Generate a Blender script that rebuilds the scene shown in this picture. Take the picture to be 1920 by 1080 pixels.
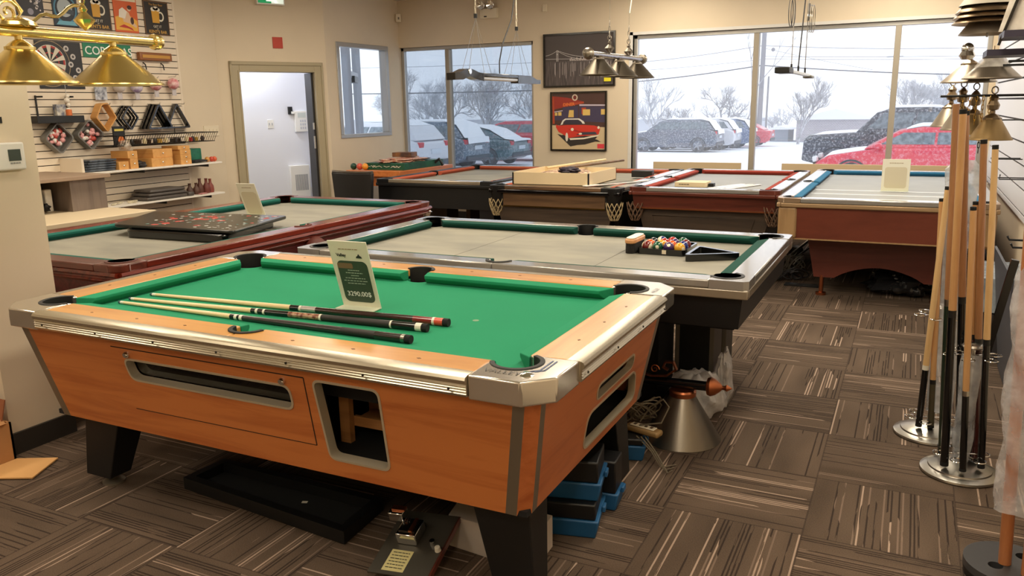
import bpy, bmesh, math, random
from mathutils import Vector, Matrix, noise as mnoise
for o in list(bpy.data.objects): bpy.data.objects.remove(o)
S=bpy.context.scene; COL=S.collection
V=Vector; PI=math.pi
# ---------------- camera
cam_data=bpy.data.cameras.new('camera'); cam=bpy.data.objects.new('camera',cam_data); COL.objects.link(cam)
cam_data.sensor_width=36.0; cam_data.lens=36.0*1517.6/1920; cam_data.clip_end=400
cr=V((0.89847719,0.43871658,-0.01632518)); cu=V((-0.08151109,0.20324017,0.97573018)); cf=V((-0.43138693,0.87534062,-0.21836692))
cam.matrix_world=Matrix(((cr.x,cu.x,-cf.x,0),(cr.y,cu.y,-cf.y,0),(cr.z,cu.z,-cf.z,1.511),(0,0,0,1)))
S.camera=cam
# ---------------- view
S.view_settings.view_transform='Standard'; S.view_settings.look='None'; S.view_settings.gamma=1
S.view_settings.use_curve_mapping=False; S.view_settings.exposure=0.38
S.cycles.max_bounces=10; S.cycles.diffuse_bounces=5; S.cycles.glossy_bounces=4; S.cycles.transparent_max_bounces=24
S.cycles.transmission_bounces=6; S.cycles.volume_bounces=1; S.cycles.sample_clamp_indirect=6; S.cycles.caustics_reflective=False; S.cycles.caustics_refractive=False
try:
    S.cycles.use_denoising=True; S.cycles.denoiser='OPENIMAGEDENOISE'
except Exception: pass
# ---------------- world : bright overcast snow sky
W=bpy.data.worlds.new('overcast'); S.world=W; W.use_nodes=True; wn=W.node_tree; wn.nodes.clear()
wo=wn.nodes.new('ShaderNodeOutputWorld'); wb=wn.nodes.new('ShaderNodeBackground'); wt=wn.nodes.new('ShaderNodeTexCoord')
wz=wn.nodes.new('ShaderNodeTexNoise'); wz.inputs['Scale'].default_value=1.6; wz.inputs['Detail'].default_value=3
wr=wn.nodes.new('ShaderNodeValToRGB'); wr.color_ramp.elements[0].position=.35; wr.color_ramp.elements[0].color=(.78,.83,.92,1)
wr.color_ramp.elements[1].position=.62; wr.color_ramp.elements[1].color=(.97,.98,1,1)
wn.links.new(wt.outputs['Generated'],wz.inputs['Vector']); wn.links.new(wz.outputs['Fac'],wr.inputs['Fac'])
wn.links.new(wr.outputs['Color'],wb.inputs['Color']); wb.inputs['Strength'].default_value=1.3; wn.links.new(wb.outputs[0],wo.inputs[0])
# ---------------- area lights (ceiling fixtures light, window portals)
def area(name,loc,sx,sy,power,color,rot=(0,0,0),portal=False):
    l=bpy.data.lights.new(name,'AREA'); l.shape='RECTANGLE'; l.size=sx; l.size_y=sy; l.energy=power; l.color=color
    o=bpy.data.objects.new(name,l); o.location=loc; o.rotation_euler=rot; COL.objects.link(o)
    if portal: l.cycles.is_portal=True
    return o
WARM=(1.0,.89,.71)
CEIL_LIGHTS=[(x,y) for y in (-1.2,1.3,3.9,6.4,8.6) for x in (-5.2,-2.6,-.2) if not (y==8.6 and x==-5.2)]
for (x,y) in CEIL_LIGHTS: area('ceiling_lamp_light',(x,y,2.885),.56,1.16,(15 if y<0 else 20 if y<2 else 25),WARM)

# ================= helpers
OFF={}
def link(o): COL.objects.link(o); return o
def tag(o,label=None,cat=None,group=None,kind=None):
    if label: o['label']=label
    if cat: o['category']=cat
    if group: o['group']=group
    if kind: o['kind']=kind
    return o
def thing(name,loc,label,cat,group=None,rz=0):
    o=bpy.data.objects.new(name,None); o.empty_display_size=.1; link(o); o.location=loc; o.rotation_euler=(0,0,rz)
    OFF[o.name]=(V(loc),rz); return tag(o,label,cat,group)
def dup(root,loc,rz=None,label=None,group=None):
    r=root.copy(); link(r); r.location=loc
    if rz is not None: r.rotation_euler=(0,0,rz)
    if label: r['label']=label
    if group: r['group']=group
    for ch in list(root.children):
        c=ch.copy(); link(c); c.parent=r
        for g in list(ch.children):
            d=g.copy(); link(d); d.parent=c
    return r
class MB:
    def __init__(s): s.v=[]; s.f=[]; s.m=[]; s.mi=0
    def add(s,vs,fs):
        b=len(s.v); s.v+= [V(q) for q in vs]; s.f+=[tuple(b+i for i in f) for f in fs]; s.m+=[s.mi]*len(fs); return s
    def box(s,x0,x1,y0,y1,z0,z1):
        return s.add([(x0,y0,z0),(x1,y0,z0),(x1,y1,z0),(x0,y1,z0),(x0,y0,z1),(x1,y0,z1),(x1,y1,z1),(x0,y1,z1)],
            [(0,3,2,1),(4,5,6,7),(0,1,5,4),(1,2,6,5),(2,3,7,6),(3,0,4,7)])
    def obox(s,c,u,v,w,a,b,h):   # centre c, axes u v w, full sizes
        c=V(c);u=V(u).normalized()*a/2;v=V(v).normalized()*b/2;w=V(w).normalized()*h/2
        return s.add([c-u-v-w,c+u-v-w,c+u+v-w,c-u+v-w,c-u-v+w,c+u-v+w,c+u+v+w,c-u+v+w],
            [(0,3,2,1),(4,5,6,7),(0,1,5,4),(1,2,6,5),(2,3,7,6),(3,0,4,7)])
    def prism(s,poly,z0,z1,top=None):   # poly xy list (ccw); top optional other poly
        n=len(poly); top=top or poly
        return s.add([(x,y,z0) for x,y in poly]+[(x,y,z1) for x,y in top],
            [tuple(range(n))[::-1],tuple(range(n,2*n))]+[(i,(i+1)%n,n+(i+1)%n,n+i) for i in range(n)])
    def pprism(s,poly,o,u,v,w,t):  # poly in plane o+u*a+v*b, extruded along w by t
        o=V(o);u=V(u);v=V(v);w=V(w)*t; n=len(poly)
        A=[o+u*a+v*b for a,b in poly]
        return s.add(A+[q+w for q in A],[tuple(range(n))[::-1],tuple(range(n,2*n))]+[(i,(i+1)%n,n+(i+1)%n,n+i) for i in range(n)])
    def holed(s,outer,holes,o,u,v,w,t):
        holes=[h for h in holes]
        o=V(o);u=V(u);v=V(v);w=V(w)*t
        bm=bmesh.new(); es=[]
        for lp in [outer]+holes:
            vs=[bm.verts.new((a,b,0)) for a,b in lp]
            es+=[bm.edges.new((vs[i],vs[(i+1)%len(vs)])) for i in range(len(vs))]
        bmesh.ops.triangle_fill(bm,use_beauty=True,use_dissolve=False,edges=es)
        bm.verts.index_update(); pts=[q.co.copy() for q in bm.verts]; fs=[tuple(q.index for q in f.verts) for f in bm.faces]; bm.free()
        P=[o+u*q.x+v*q.y for q in pts]; n=len(P)
        s.add(P+[q+w for q in P],[tuple(f) for f in fs]+[tuple(n+i for i in f[::-1]) for f in fs])
        for lp in [outer]+holes:
            m=len(lp); A=[o+u*a+v*b for a,b in lp]
            s.add(A+[q+w for q in A],[(i,(i+1)%m,m+(i+1)%m,m+i) for i in range(m)])
        return s
    def cyl(s,p0,p1,r0,r1=None,n=16,caps=True):
        p0=V(p0);p1=V(p1); r1=r0 if r1 is None else r1; d=(p1-p0).normalized()
        a=d.orthogonal().normalized(); b=d.cross(a)
        A=[p0+(a*math.cos(2*PI*i/n)+b*math.sin(2*PI*i/n))*r0 for i in range(n)]
        B=[p1+(a*math.cos(2*PI*i/n)+b*math.sin(2*PI*i/n))*r1 for i in range(n)]
        fs=[(i,(i+1)%n,n+(i+1)%n,n+i) for i in range(n)]
        if caps: fs+=[tuple(range(n))[::-1],tuple(range(n,2*n))]
        return s.add(A+B,fs)
    def lathe(s,prof,c=(0,0,0),axis=(0,0,1),n=24,ox=None,phase=0,sx=1,sy=1):
        c=V(c);w=V(axis).normalized(); a=(V(ox) if ox else (V((1,0,0)) if abs(w.z)>.9 else w.orthogonal())).normalized(); b=w.cross(a)
        P=[];m=len(prof)
        for i in range(n):
            t=phase+2*PI*i/n; d=a*math.cos(t)*sx+b*math.sin(t)*sy
            P+=[c+d*r+w*z for r,z in prof]
        fs=[]
        for i in range(n):
            j=(i+1)%n
            for k in range(m-1):
                q=[i*m+k,j*m+k,j*m+k+1,i*m+k+1]
                if prof[k][0]<1e-6: q=[i*m+k,j*m+k+1,i*m+k+1]
                elif prof[k+1][0]<1e-6: q=[i*m+k,j*m+k,i*m+k+1]
                fs.append(tuple(q))
        return s.add(P,fs)
    def tube(s,pts,r,n=8,closed=False):
        pts=[V(p) for p in pts]; m=len(pts); rs=r if isinstance(r,(list,tuple)) else [r]*m
        P=[];prev=None
        for i,p in enumerate(pts):
            if closed: d=pts[(i+1)%m]-pts[i-1]
            else: d=pts[min(i+1,m-1)]-pts[max(i-1,0)]
            if d.length<1e-9: d=V((0,0,1))
            d.normalize()
            a=d.orthogonal().normalized() if prev is None else (prev-d*prev.dot(d))
            if a.length<1e-6: a=d.orthogonal()
            a.normalize(); prev=a; b=d.cross(a)
            P+=[p+(a*math.cos(2*PI*k/n)+b*math.sin(2*PI*k/n))*rs[i] for k in range(n)]
        fs=[]
        for i in range(m if closed else m-1):
            j=(i+1)%m
            fs+=[(i*n+k,i*n+(k+1)%n,j*n+(k+1)%n,j*n+k) for k in range(n)]
        if not closed: fs+=[tuple(range(n))[::-1],tuple((m-1)*n+k for k in range(n))]
        return s.add(P,fs)
    def ball(s,c,r,n=16,m=10,sz=1):
        return s.lathe([(r*math.sin(PI*k/m) if 0<k<m else 0,-r*math.cos(PI*k/m)*sz) for k in range(m+1)],c,n=n)
    def xf(s,M,i0=0):
        for i in range(i0,len(s.v)): s.v[i]=M@s.v[i]
        return s
    def build(s,name,mats,parent=None,label=None,cat=None,group=None,kind=None,smooth=35,bevel=0,bseg=2,local=False,clean=True):
        if not isinstance(mats,(list,tuple)): mats=[mats]
        me=bpy.data.meshes.new(name)
        vs=[q.copy() for q in s.v]; off=V((0,0,0)); rz=0
        if parent is not None:
            off,rz=OFF.get(parent.name,(V((0,0,0)),0))
            if not local:
                M=Matrix.Rotation(-rz,4,'Z'); vs=[M@(q-off) for q in vs]
        elif kind!='structure' and not local:
            xs=[q.x for q in vs];ys=[q.y for q in vs];zs=[q.z for q in vs]
            off=V(((min(xs)+max(xs))/2,(min(ys)+max(ys))/2,min(zs))); vs=[q-off for q in vs]
        me.from_pydata([tuple(q) for q in vs],[],s.f)
        for m in mats: me.materials.append(m)
        for p,mi in zip(me.polygons,s.m): p.material_index=mi
        if clean:
            bm=bmesh.new(); bm.from_mesh(me); bmesh.ops.recalc_face_normals(bm,faces=bm.faces); bm.to_mesh(me); bm.free()
        if smooth:
            me.shade_smooth(); me.set_sharp_from_angle(angle=math.radians(smooth))
        me.update()
        o=bpy.data.objects.new(name,me); link(o)
        if parent is not None: o.parent=parent; OFF[o.name]=(off,rz)
        elif kind!='structure' and not local: o.location=off; OFF[o.name]=(off,0)
        if bevel:
            b=o.modifiers.new('bevel','BEVEL'); b.width=bevel; b.segments=bseg; b.limit_method='ANGLE'; b.angle_limit=math.radians(40)
        tag(o,label,cat,group,kind)
        return o
def box(*a): return MB().box(*a)
def rrect(x0,x1,y0,y1,r,k=5):
    P=[]
    for cx,cy,a0 in ((x1-r,y1-r,0),(x0+r,y1-r,90),(x0+r,y0+r,180),(x1-r,y0+r,270)):
        for i in range(k+1):
            a=math.radians(a0+90*i/k); P.append((cx+r*math.cos(a),cy+r*math.sin(a)))
    return P
def rpoly(pts,r,k=5):   # round corners of a convex polygon
    out=[];n=len(pts)
    for i in range(n):
        p=V((*pts[i],0));a=V((*pts[i-1],0));b=V((*pts[(i+1)%n],0))
        d1=(a-p).normalized();d2=(b-p).normalized(); A=p+d1*r;B=p+d2*r
        for j in range(k+1):
            t=j/k; q=A*(1-t)**2+p*2*t*(1-t)+B*t*t; out.append((q.x,q.y))
    return out
def text(mb,s,size,o,u,v,t=.0008,align='LEFT',bold=0):
    cu_=bpy.data.curves.new('lettering','FONT'); cu_.body=s; cu_.size=size; cu_.align_x=align; cu_.resolution_u=3; cu_.offset=bold
    ob=bpy.data.objects.new('lettering',cu_); link(ob)
    dg=bpy.context.evaluated_depsgraph_get(); dg.update(); me=bpy.data.meshes.new_from_object(ob.evaluated_get(dg))
    o=V(o);u=V(u).normalized();v=V(v).normalized();w=u.cross(v)
    mb.add([o+u*q.co.x+v*q.co.y+w*t for q in me.vertices],[tuple(p.vertices) for p in me.polygons])
    bpy.data.objects.remove(ob); bpy.data.curves.remove(cu_); bpy.data.meshes.remove(me)
# ================= materials
def srgb(r,g,b): 
    return tuple(((c/255)/12.92 if c/255<=.04045 else ((c/255+.055)/1.055)**2.4) for c in (r,g,b))+(1,)
MATS={}
def mat(name,c,rough=.5,metal=0,spec=.5,coat=0,noise=0,nscale=8,bump=0,bscale=60,emit=0,alpha=1,trans=0,stretch=None,c2=None,sheen=0):
    if name in MATS: return MATS[name]
    m=bpy.data.materials.new(name); m.use_nodes=True; nt=m.node_tree; b=nt.nodes['Principled BSDF']; L=nt.links.new
    col=srgb(*c); b.inputs['Base Color'].default_value=col; b.inputs['Roughness'].default_value=rough; b.inputs['Metallic'].default_value=metal
    b.inputs['Specular IOR Level'].default_value=spec; b.inputs['Coat Weight'].default_value=coat; b.inputs['Coat Roughness'].default_value=.12
    if sheen: b.inputs['Sheen Weight'].default_value=sheen
    if trans: b.inputs['Transmission Weight'].default_value=trans
    if alpha<1: b.inputs['Alpha'].default_value=alpha
    if emit: b.inputs['Emission Color'].default_value=col; b.inputs['Emission Strength'].default_value=emit
    tc=nt.nodes.new('ShaderNodeTexCoord'); mp=nt.nodes.new('ShaderNodeMapping'); L(tc.outputs['Object'],mp.inputs['Vector'])
    if stretch: mp.inputs['Scale'].default_value=stretch
    nz=nt.nodes.new('ShaderNodeTexNoise'); nz.inputs['Scale'].default_value=nscale; nz.inputs['Detail'].default_value=4; L(mp.outputs[0],nz.inputs['Vector'])
    if noise or c2:
        k=noise or .15; mx=nt.nodes.new('ShaderNodeMix'); mx.data_type='RGBA'
        cc=srgb(*c2) if c2 else tuple(x*(1-k) for x in col[:3])+(1,)
        rp=nt.nodes.new('ShaderNodeMapRange'); rp.inputs[1].default_value=.35; rp.inputs[2].default_value=.65; L(nz.outputs['Fac'],rp.inputs[0])
        L(rp.outputs[0],mx.inputs[0]); mx.inputs[6].default_value=col; mx.inputs[7].default_value=cc; L(mx.outputs[2],b.inputs['Base Color'])
    if bump:
        n2=nt.nodes.new('ShaderNodeTexNoise'); n2.inputs['Scale'].default_value=bscale; n2.inputs['Detail'].default_value=3; L(mp.outputs[0],n2.inputs['Vector'])
        bp=nt.nodes.new('ShaderNodeBump'); bp.inputs['Strength'].default_value=bump; bp.inputs['Distance'].default_value=.004; L(n2.outputs['Fac'],bp.inputs['Height']); L(bp.outputs[0],b.inputs['Normal'])
    MATS[name]=m; return m
def wood(name,c,c2,axis='x',rough=.4,coat=.2,scale=1.0,spread=14):
    if name in MATS: return MATS[name]
    m=bpy.data.materials.new(name); m.use_nodes=True; nt=m.node_tree; b=nt.nodes['Principled BSDF']; L=nt.links.new
    b.inputs['Roughness'].default_value=rough; b.inputs['Coat Weight'].default_value=coat; b.inputs['Coat Roughness'].default_value=.2
    tc=nt.nodes.new('ShaderNodeTexCoord'); mp=nt.nodes.new('ShaderNodeMapping'); L(tc.outputs['Object'],mp.inputs['Vector'])
    s={'x':(1,spread,spread),'y':(spread,1,spread),'z':(spread,spread,1)}[axis]; mp.inputs['Scale'].default_value=[k*scale for k in s]
    n1=nt.nodes.new('ShaderNodeTexNoise'); n1.inputs['Scale'].default_value=1.3; n1.inputs['Detail'].default_value=6; n1.inputs['Roughness'].default_value=.62; n1.inputs['Distortion'].default_value=.6; L(mp.outputs[0],n1.inputs['Vector'])
    r=nt.nodes.new('ShaderNodeValToRGB'); e=r.color_ramp.elements; e[0].position=.3; e[0].color=srgb(*c2); e[1].position=.56; e[1].color=srgb(*c)
    L(n1.outputs['Fac'],r.inputs['Fac']); L(r.outputs['Color'],b.inputs['Base Color'])
    MATS[name]=m; return m
def glass(name,tint=(1,1,1),refl=1.0):
    if name in MATS: return MATS[name]
    m=bpy.data.materials.new(name); m.use_nodes=True; nt=m.node_tree; nt.nodes.clear(); L=nt.links.new
    o=nt.nodes.new('ShaderNodeOutputMaterial'); t=nt.nodes.new('ShaderNodeBsdfTransparent'); g=nt.nodes.new('ShaderNodeBsdfGlossy'); g.inputs['Roughness'].default_value=.02
    t.inputs[0].default_value=(*tint,1); mx=nt.nodes.new('ShaderNodeMixShader')
    ge=nt.nodes.new('ShaderNodeNewGeometry'); dp=nt.nodes.new('ShaderNodeVectorMath'); dp.operation='DOT_PRODUCT'; L(ge.outputs['Normal'],dp.inputs[0]); L(ge.outputs['Incoming'],dp.inputs[1])
    def mt(op,a,b=None):
        n=nt.nodes.new('ShaderNodeMath'); n.operation=op
        for i,x in enumerate((a,b)):
            if x is None: continue
            if isinstance(x,(int,float)): n.inputs[i].default_value=x
            else: L(x,n.inputs[i])
        return n.outputs[0]
    fz=mt('ADD',.04,mt('MULTIPLY',.96,mt('POWER',mt('SUBTRACT',1.0,mt('ABSOLUTE',dp.outputs['Value'])),5.0))); L(mt('MULTIPLY',fz,refl),mx.inputs[0])
    L(t.outputs[0],mx.inputs[1]); L(g.outputs[0],mx.inputs[2]); L(mx.outputs[0],o.inputs[0]); MATS[name]=m; return m
def film(name,c=(225,228,232),op=.25,rough=.15):
    if name in MATS: return MATS[name]
    m=bpy.data.materials.new(name); m.use_nodes=True; nt=m.node_tree; b=nt.nodes['Principled BSDF']; b.inputs['Base Color'].default_value=srgb(*c); b.inputs['Roughness'].default_value=rough; b.inputs['Specular IOR Level'].default_value=.9
    tr=nt.nodes.new('ShaderNodeBsdfTransparent'); mx=nt.nodes.new('ShaderNodeMixShader'); L=nt.links.new
    nz=nt.nodes.new('ShaderNodeTexNoise'); nz.inputs['Scale'].default_value=9; nz.inputs['Detail'].default_value=5
    tc=nt.nodes.new('ShaderNodeTexCoord'); L(tc.outputs['Object'],nz.inputs['Vector'])
    mr=nt.nodes.new('ShaderNodeMapRange'); mr.inputs[1].default_value=.3; mr.inputs[2].default_value=.75; mr.inputs[3].default_value=op*.4; mr.inputs[4].default_value=min(1,op*1.8); L(nz.outputs['Fac'],mr.inputs[0])
    bp=nt.nodes.new('ShaderNodeBump'); bp.inputs['Strength'].default_value=.9; bp.inputs['Distance'].default_value=.02; L(nz.outputs['Fac'],bp.inputs['Height']); L(bp.outputs[0],b.inputs['Normal'])
    o=nt.nodes['Material Output']; L(mr.outputs[0],mx.inputs[0]); L(tr.outputs[0],mx.inputs[1]); L(b.outputs[0],mx.inputs[2]); L(mx.outputs[0],o.inputs[0]); MATS[name]=m; return m
wall_m=mat('wall_paint',(219,204,180),.75,noise=.03,nscale=3,bump=.05)
wall_cool=wall_m
ceil_m=mat('ceiling_tile',(225,218,205),.9,bump=.3,bscale=120)
trim_m=mat('door_trim_paint',(168,156,128),.45)
alu=mat('window_aluminium',(178,176,172),.35,.6)
alu_tan=mat('mullion_tan',(158,150,136),.45,.2)
black=mat('black_paint',(18,18,19),.45,noise=.15)
black_g=mat('black_gloss',(12,12,13),.15,coat=.4)
black_matte=mat('black_matte',(15,15,16),.85)
rubber=mat('pocket_rubber',(22,20,18),.6)
chrome=mat('chrome',(226,224,220),.08,1)
steel=mat('brushed_steel',(190,186,178),.28,1)
dull_metal=mat('dull_grey_metal',(150,142,128),.42,.8)
alu_trim=mat('ribbed_rail_trim',(196,186,166),.27,.9)
brass=mat('polished_brass',(226,204,136),.24,1)
brass_d=mat('warm_brass',(196,164,92),.22,1)
bronze=mat('bronze',(150,128,100),.3,1)
copper=mat('copper',(184,112,76),.34,1)
nickel=mat('nickel_cone',(160,152,140),.32,1)
white=mat('white_plastic',(232,230,224),.4)
cream=mat('cream_plastic',(226,214,190),.5)
paper=mat('white_paper',(240,238,230),.7)
green_cloth=mat('green_cloth',(38,140,100),.92,noise=.06,nscale=3,spec=.2,bump=.08,bscale=500)
teal_cloth=mat('teal_cloth',(28,98,88),.9,spec=.25)
green_dk=mat('dark_green_cloth',(16,68,58),.9,spec=.25)
blue_cloth=mat('blue_cloth',(44,104,140),.9,spec=.25)
coral_cloth=mat('coral_cloth',(176,86,62),.9,spec=.25)
red_cloth=mat('red_cloth',(146,56,44),.9,spec=.25)
slate=mat('slate_bed',(150,146,132),.62,c2=(128,126,116),nscale=2.2,bump=.03,stretch=(1,2.2,1))
slate_cool=mat('slate_bed_cool',(150,152,152),.6,c2=(138,141,143),nscale=2)
oak=wood('orange_cherry_laminate',(208,126,66),(180,96,44),'x',.38,.25,spread=12)
oak_y=wood('orange_cherry_laminate_end',(200,116,64),(172,90,42),'y',.38,.25,spread=12)
maple=wood('golden_maple_rail',(206,148,74),(184,124,54),'x',.32,.35,scale=.8)
maple_y=wood('golden_maple_rail_end',(204,146,76),(182,124,56),'y',.32,.35,scale=.8)
mahog=wood('mahogany',(120,42,26),(66,18,12),'y',.25,.5)
mahog_x=wood('mahogany_front',(106,50,38),(76,34,26),'x',.3,.4)
mahog_grain=wood('mahogany_oak_grain',(112,44,44),(62,18,20),'y',.3,.3,spread=22)
walnut=wood('walnut',(112,84,58),(74,54,38),'x',.4,.2)
walnut_dk=wood('dark_walnut',(76,62,50),(52,42,36),'x',.45,.15)
pine=wood('pine_box',(214,160,92),(196,138,72),'x',.5,.1)
ash=wood('cue_ash',(226,190,138),(208,168,112),'z',.35,.3)
cue_oak=wood('cue_oak',(172,124,84),(142,98,64),'z',.35,.3)
grey_wood=wood('grey_laminate',(118,104,94),(98,86,78),'z',.5,.05)
# ================= floor
def carpet():
    m=bpy.data.materials.new('carpet_tiles'); m.use_nodes=True; nt=m.node_tree; b=nt.nodes['Principled BSDF']; L=nt.links.new; N=nt.nodes.new
    def M(op,a,c=None,d=None):
        n=N('ShaderNodeMath'); n.operation=op
        for i,x in enumerate((a,c,d)):
            if x is None: continue
            if isinstance(x,(int,float)): n.inputs[i].default_value=x
            else: L(x,n.inputs[i])
        return n.outputs[0]
    g=N('ShaderNodeNewGeometry'); sp=N('ShaderNodeSeparateXYZ'); L(g.outputs['Position'],sp.inputs[0])
    x=M('MULTIPLY',M('ADD',sp.outputs[0],.246+10),2.0); y=M('MULTIPLY',M('ADD',sp.outputs[1],-.310+10),2.0)
    ix=M('FLOOR',x); iy=M('FLOOR',y); fx=M('FRACT',x); fy=M('FRACT',y)
    par=M('MODULO',M('ADD',ix,iy),2.0)   # with +20 offsets parity kept
    # par==1 -> stripes run along y -> across coord = fx
    def mixv(t,a,c): return M('ADD',M('MULTIPLY',a,M('SUBTRACT',1.0,t)),M('MULTIPLY',c,t))
    u=mixv(par,fy,fx); v=mixv(par,fx,fy)
    tid=M('ADD',M('MULTIPLY',ix,7.31),M('MULTIPLY',iy,3.17))
    wt_=N('ShaderNodeTexWhiteNoise'); wt_.noise_dimensions='1D'; L(tid,wt_.inputs['W'])
    def wn(val,seed):
        c=N('ShaderNodeTexWhiteNoise'); c.noise_dimensions='2D'; cb=N('ShaderNodeCombineXYZ'); L(val,cb.inputs[0]); L(M('ADD',tid,seed),cb.inputs[1]); L(cb.outputs[0],c.inputs['Vector']); return c.outputs['Value']
    def nz(scx,scy,seed,det=2):
        c=N('ShaderNodeTexNoise'); c.noise_dimensions='3D'; c.inputs['Detail'].default_value=det; c.inputs['Scale'].default_value=1
        cb=N('ShaderNodeCombineXYZ'); L(M('MULTIPLY',u,scx),cb.inputs[0]); L(M('MULTIPLY',v,scy),cb.inputs[1]); L(M('ADD',tid,seed),cb.inputs[2]); L(cb.outputs[0],c.inputs['Vector']); return c.outputs['Fac']
    cell=M('FLOOR',M('MULTIPLY',u,38.0)); fr=M('FRACT',M('MULTIPLY',u,38.0))
    thin=M('LESS_THAN',M('ABSOLUTE',M('SUBTRACT',fr,.5)),.24)
    r=wn(cell,1.0); clus=nz(5.5,.6,3.3,1)
    # dark lines where cluster low, light lines where cluster high
    brk=nz(60,2.6,9.1,2)
    dark=M('MULTIPLY',M('MULTIPLY',thin,M('GREATER_THAN',M('SUBTRACT',r,clus),.10)),M('GREATER_THAN',brk,.40))
    light=M('MULTIPLY',M('MULTIPLY',thin,M('GREATER_THAN',M('ADD',M('MULTIPLY',r,.5),clus),.95)),M('GREATER_THAN',brk,.36))
    hot=M('MULTIPLY',light,M('GREATER_THAN',wn(cell,5.0),.55))
    fine=N('ShaderNodeTexNoise'); fine.inputs['Scale'].default_value=230; fine.inputs['Detail'].default_value=2; L(g.outputs['Position'],fine.inputs['Vector'])
    broad=nz(3.0,.8,2.2,2)
    base=N('ShaderNodeValToRGB'); base.color_ramp.elements[0].position=.3; base.color_ramp.elements[0].color=srgb(74,62,52); base.color_ramp.elements[1].position=.7; base.color_ramp.elements[1].color=srgb(110,93,79)
    L(M('ADD',M('MULTIPLY',broad,.55),M('MULTIPLY',fine.outputs['Fac'],.45)),base.inputs['Fac'])
    def mixc(f,a,c):
        n=N('ShaderNodeMix'); n.data_type='RGBA'; L(f,n.inputs[0])
        for i,k in ((6,a),(7,c)):
            if isinstance(k,tuple): n.inputs[i].default_value=k
            else: L(k,n.inputs[i])
        return n.outputs[2]
    c=mixc(M('MULTIPLY',dark,.8),base.outputs[0],srgb(44,35,31))
    c=mixc(M('MULTIPLY',light,.6),c,srgb(150,128,112)); c=mixc(M('MULTIPLY',hot,.65),c,srgb(190,166,148))
    edge=M('LESS_THAN',M('MINIMUM',M('MINIMUM',fx,fy),M('MINIMUM',M('SUBTRACT',1.0,fx),M('SUBTRACT',1.0,fy))),.006)
    c=mixc(M('MULTIPLY',edge,.5),c,srgb(52,42,37))
    L(c,b.inputs['Base Color']); b.inputs['Roughness'].default_value=.95; b.inputs['Specular IOR Level'].default_value=.15
    bp=N('ShaderNodeBump'); bp.inputs['Strength'].default_value=.35; bp.inputs['Distance'].default_value=.004; L(fine.outputs['Fac'],bp.inputs['Height']); L(bp.outputs[0],b.inputs['Normal'])
    return m
FX0,FX1,FY0,FY1,CZ=-7.22,.70,-3.0,9.8,2.95
def struct(name,mb,m,**k):
    return mb.build(name,m,kind='structure',**k)
struct('floor',box(FX0,1.6,FY0,FY1+.2,-.08,0),carpet(),smooth=0)
struct('ceiling',box(FX0,1.6,FY0,FY1+.2,CZ,CZ+.1),ceil_m,smooth=0)
# ---- window wall (Y=9.8) with two openings
WT=.18
wb_=MB()
wb_.holed([(-6.62,0),(.82,0),(.82,CZ),(-6.62,CZ)],[[(-6.515,.42),(-4.475,.42),(-4.475,2.33),(-6.515,2.33)],[(-3.146,.42),(.64,.42),(.64,2.33),(-3.146,2.33)]],(0,FY1,0),(1,0,0),(0,0,1),(0,1,0),WT)
struct('wall_back',wb_,wall_m,smooth=0)
def window(n,name_parts,x0,x1,z0,z1,mull,tint,y=FY1+.05):
    t=thing(name_parts,((x0+x1)/2,y,z0),None,None); t['kind']='structure'
    f=MB(); d=.07
    f.box(x0,x1,y,y+d,z0,z0+.05).box(x0,x1,y,y+d,z1-.045,z1).box(x0,x0+.045,y,y+d,z0,z1).box(x1-.045,x1,y,y+d,z0,z1)
    f.build('window_frame',alu,t,bevel=.004)
    for a in mull:
        MB().box(a-.03,a+.03,y-.02,y+d+.01,z0+.05,z1-.045).build('mullion',alu_tan,t,bevel=.004)
    xs=[x0+.045]+list(mull)+[x1-.045]
    for i in range(len(xs)-1):
        MB().box(xs[i],xs[i+1],y+.03,y+.036,z0+.05,z1-.045).build('pane',glass('window_glass_%s'%n,tint),t)
    return t
window('l','window_1',-6.515,-4.475,.42,2.33,[-5.77],(.66,.70,.74))
window('r','window_2',-3.146,.64,.42,2.33,[-1.70,-.24],(.97,.98,1))
# white jamb liner of the right window + thin bright head trim
struct('trim_1',MB().box(-3.19,-3.146,FY1-.006,FY1+.05,.40,2.37).box(-3.19,.66,FY1-.006,FY1+.05,2.33,2.365),mat('white_trim',(214,212,208),.5))
# ---- side wall with small window (X=-6.5, Y 8.2..9.8)
XW=-6.515
w3=MB().holed([(8.2,0),(FY1,0),(FY1,CZ),(8.2,CZ)],[[(8.43,1.185),(9.49,1.185),(9.49,2.325),(8.43,2.325)]],(XW,0,0),(0,1,0),(0,0,1),(-1,0,0),.12)
struct('wall_left_far',w3,wall_m,smooth=0)
t=thing('window_3',(XW,8.96,1.185),None,None); t['kind']='structure'
f=MB(); x0,x1=XW-.10,XW+.012
f.box(x0,x1,8.40,9.52,1.155,1.20).box(x0,x1,8.40,9.52,2.28,2.335).box(x0,x1,8.40,8.455,1.2,2.28).box(x0,x1,9.455,9.52,1.2,2.28)
f.build('window_frame',alu,t,bevel=.004)
MB().box(XW-.07,XW-.064,8.455,9.455,1.2,2.28).build('pane',glass('window_glass_s',(.92,.95,.98)),t)
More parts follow.
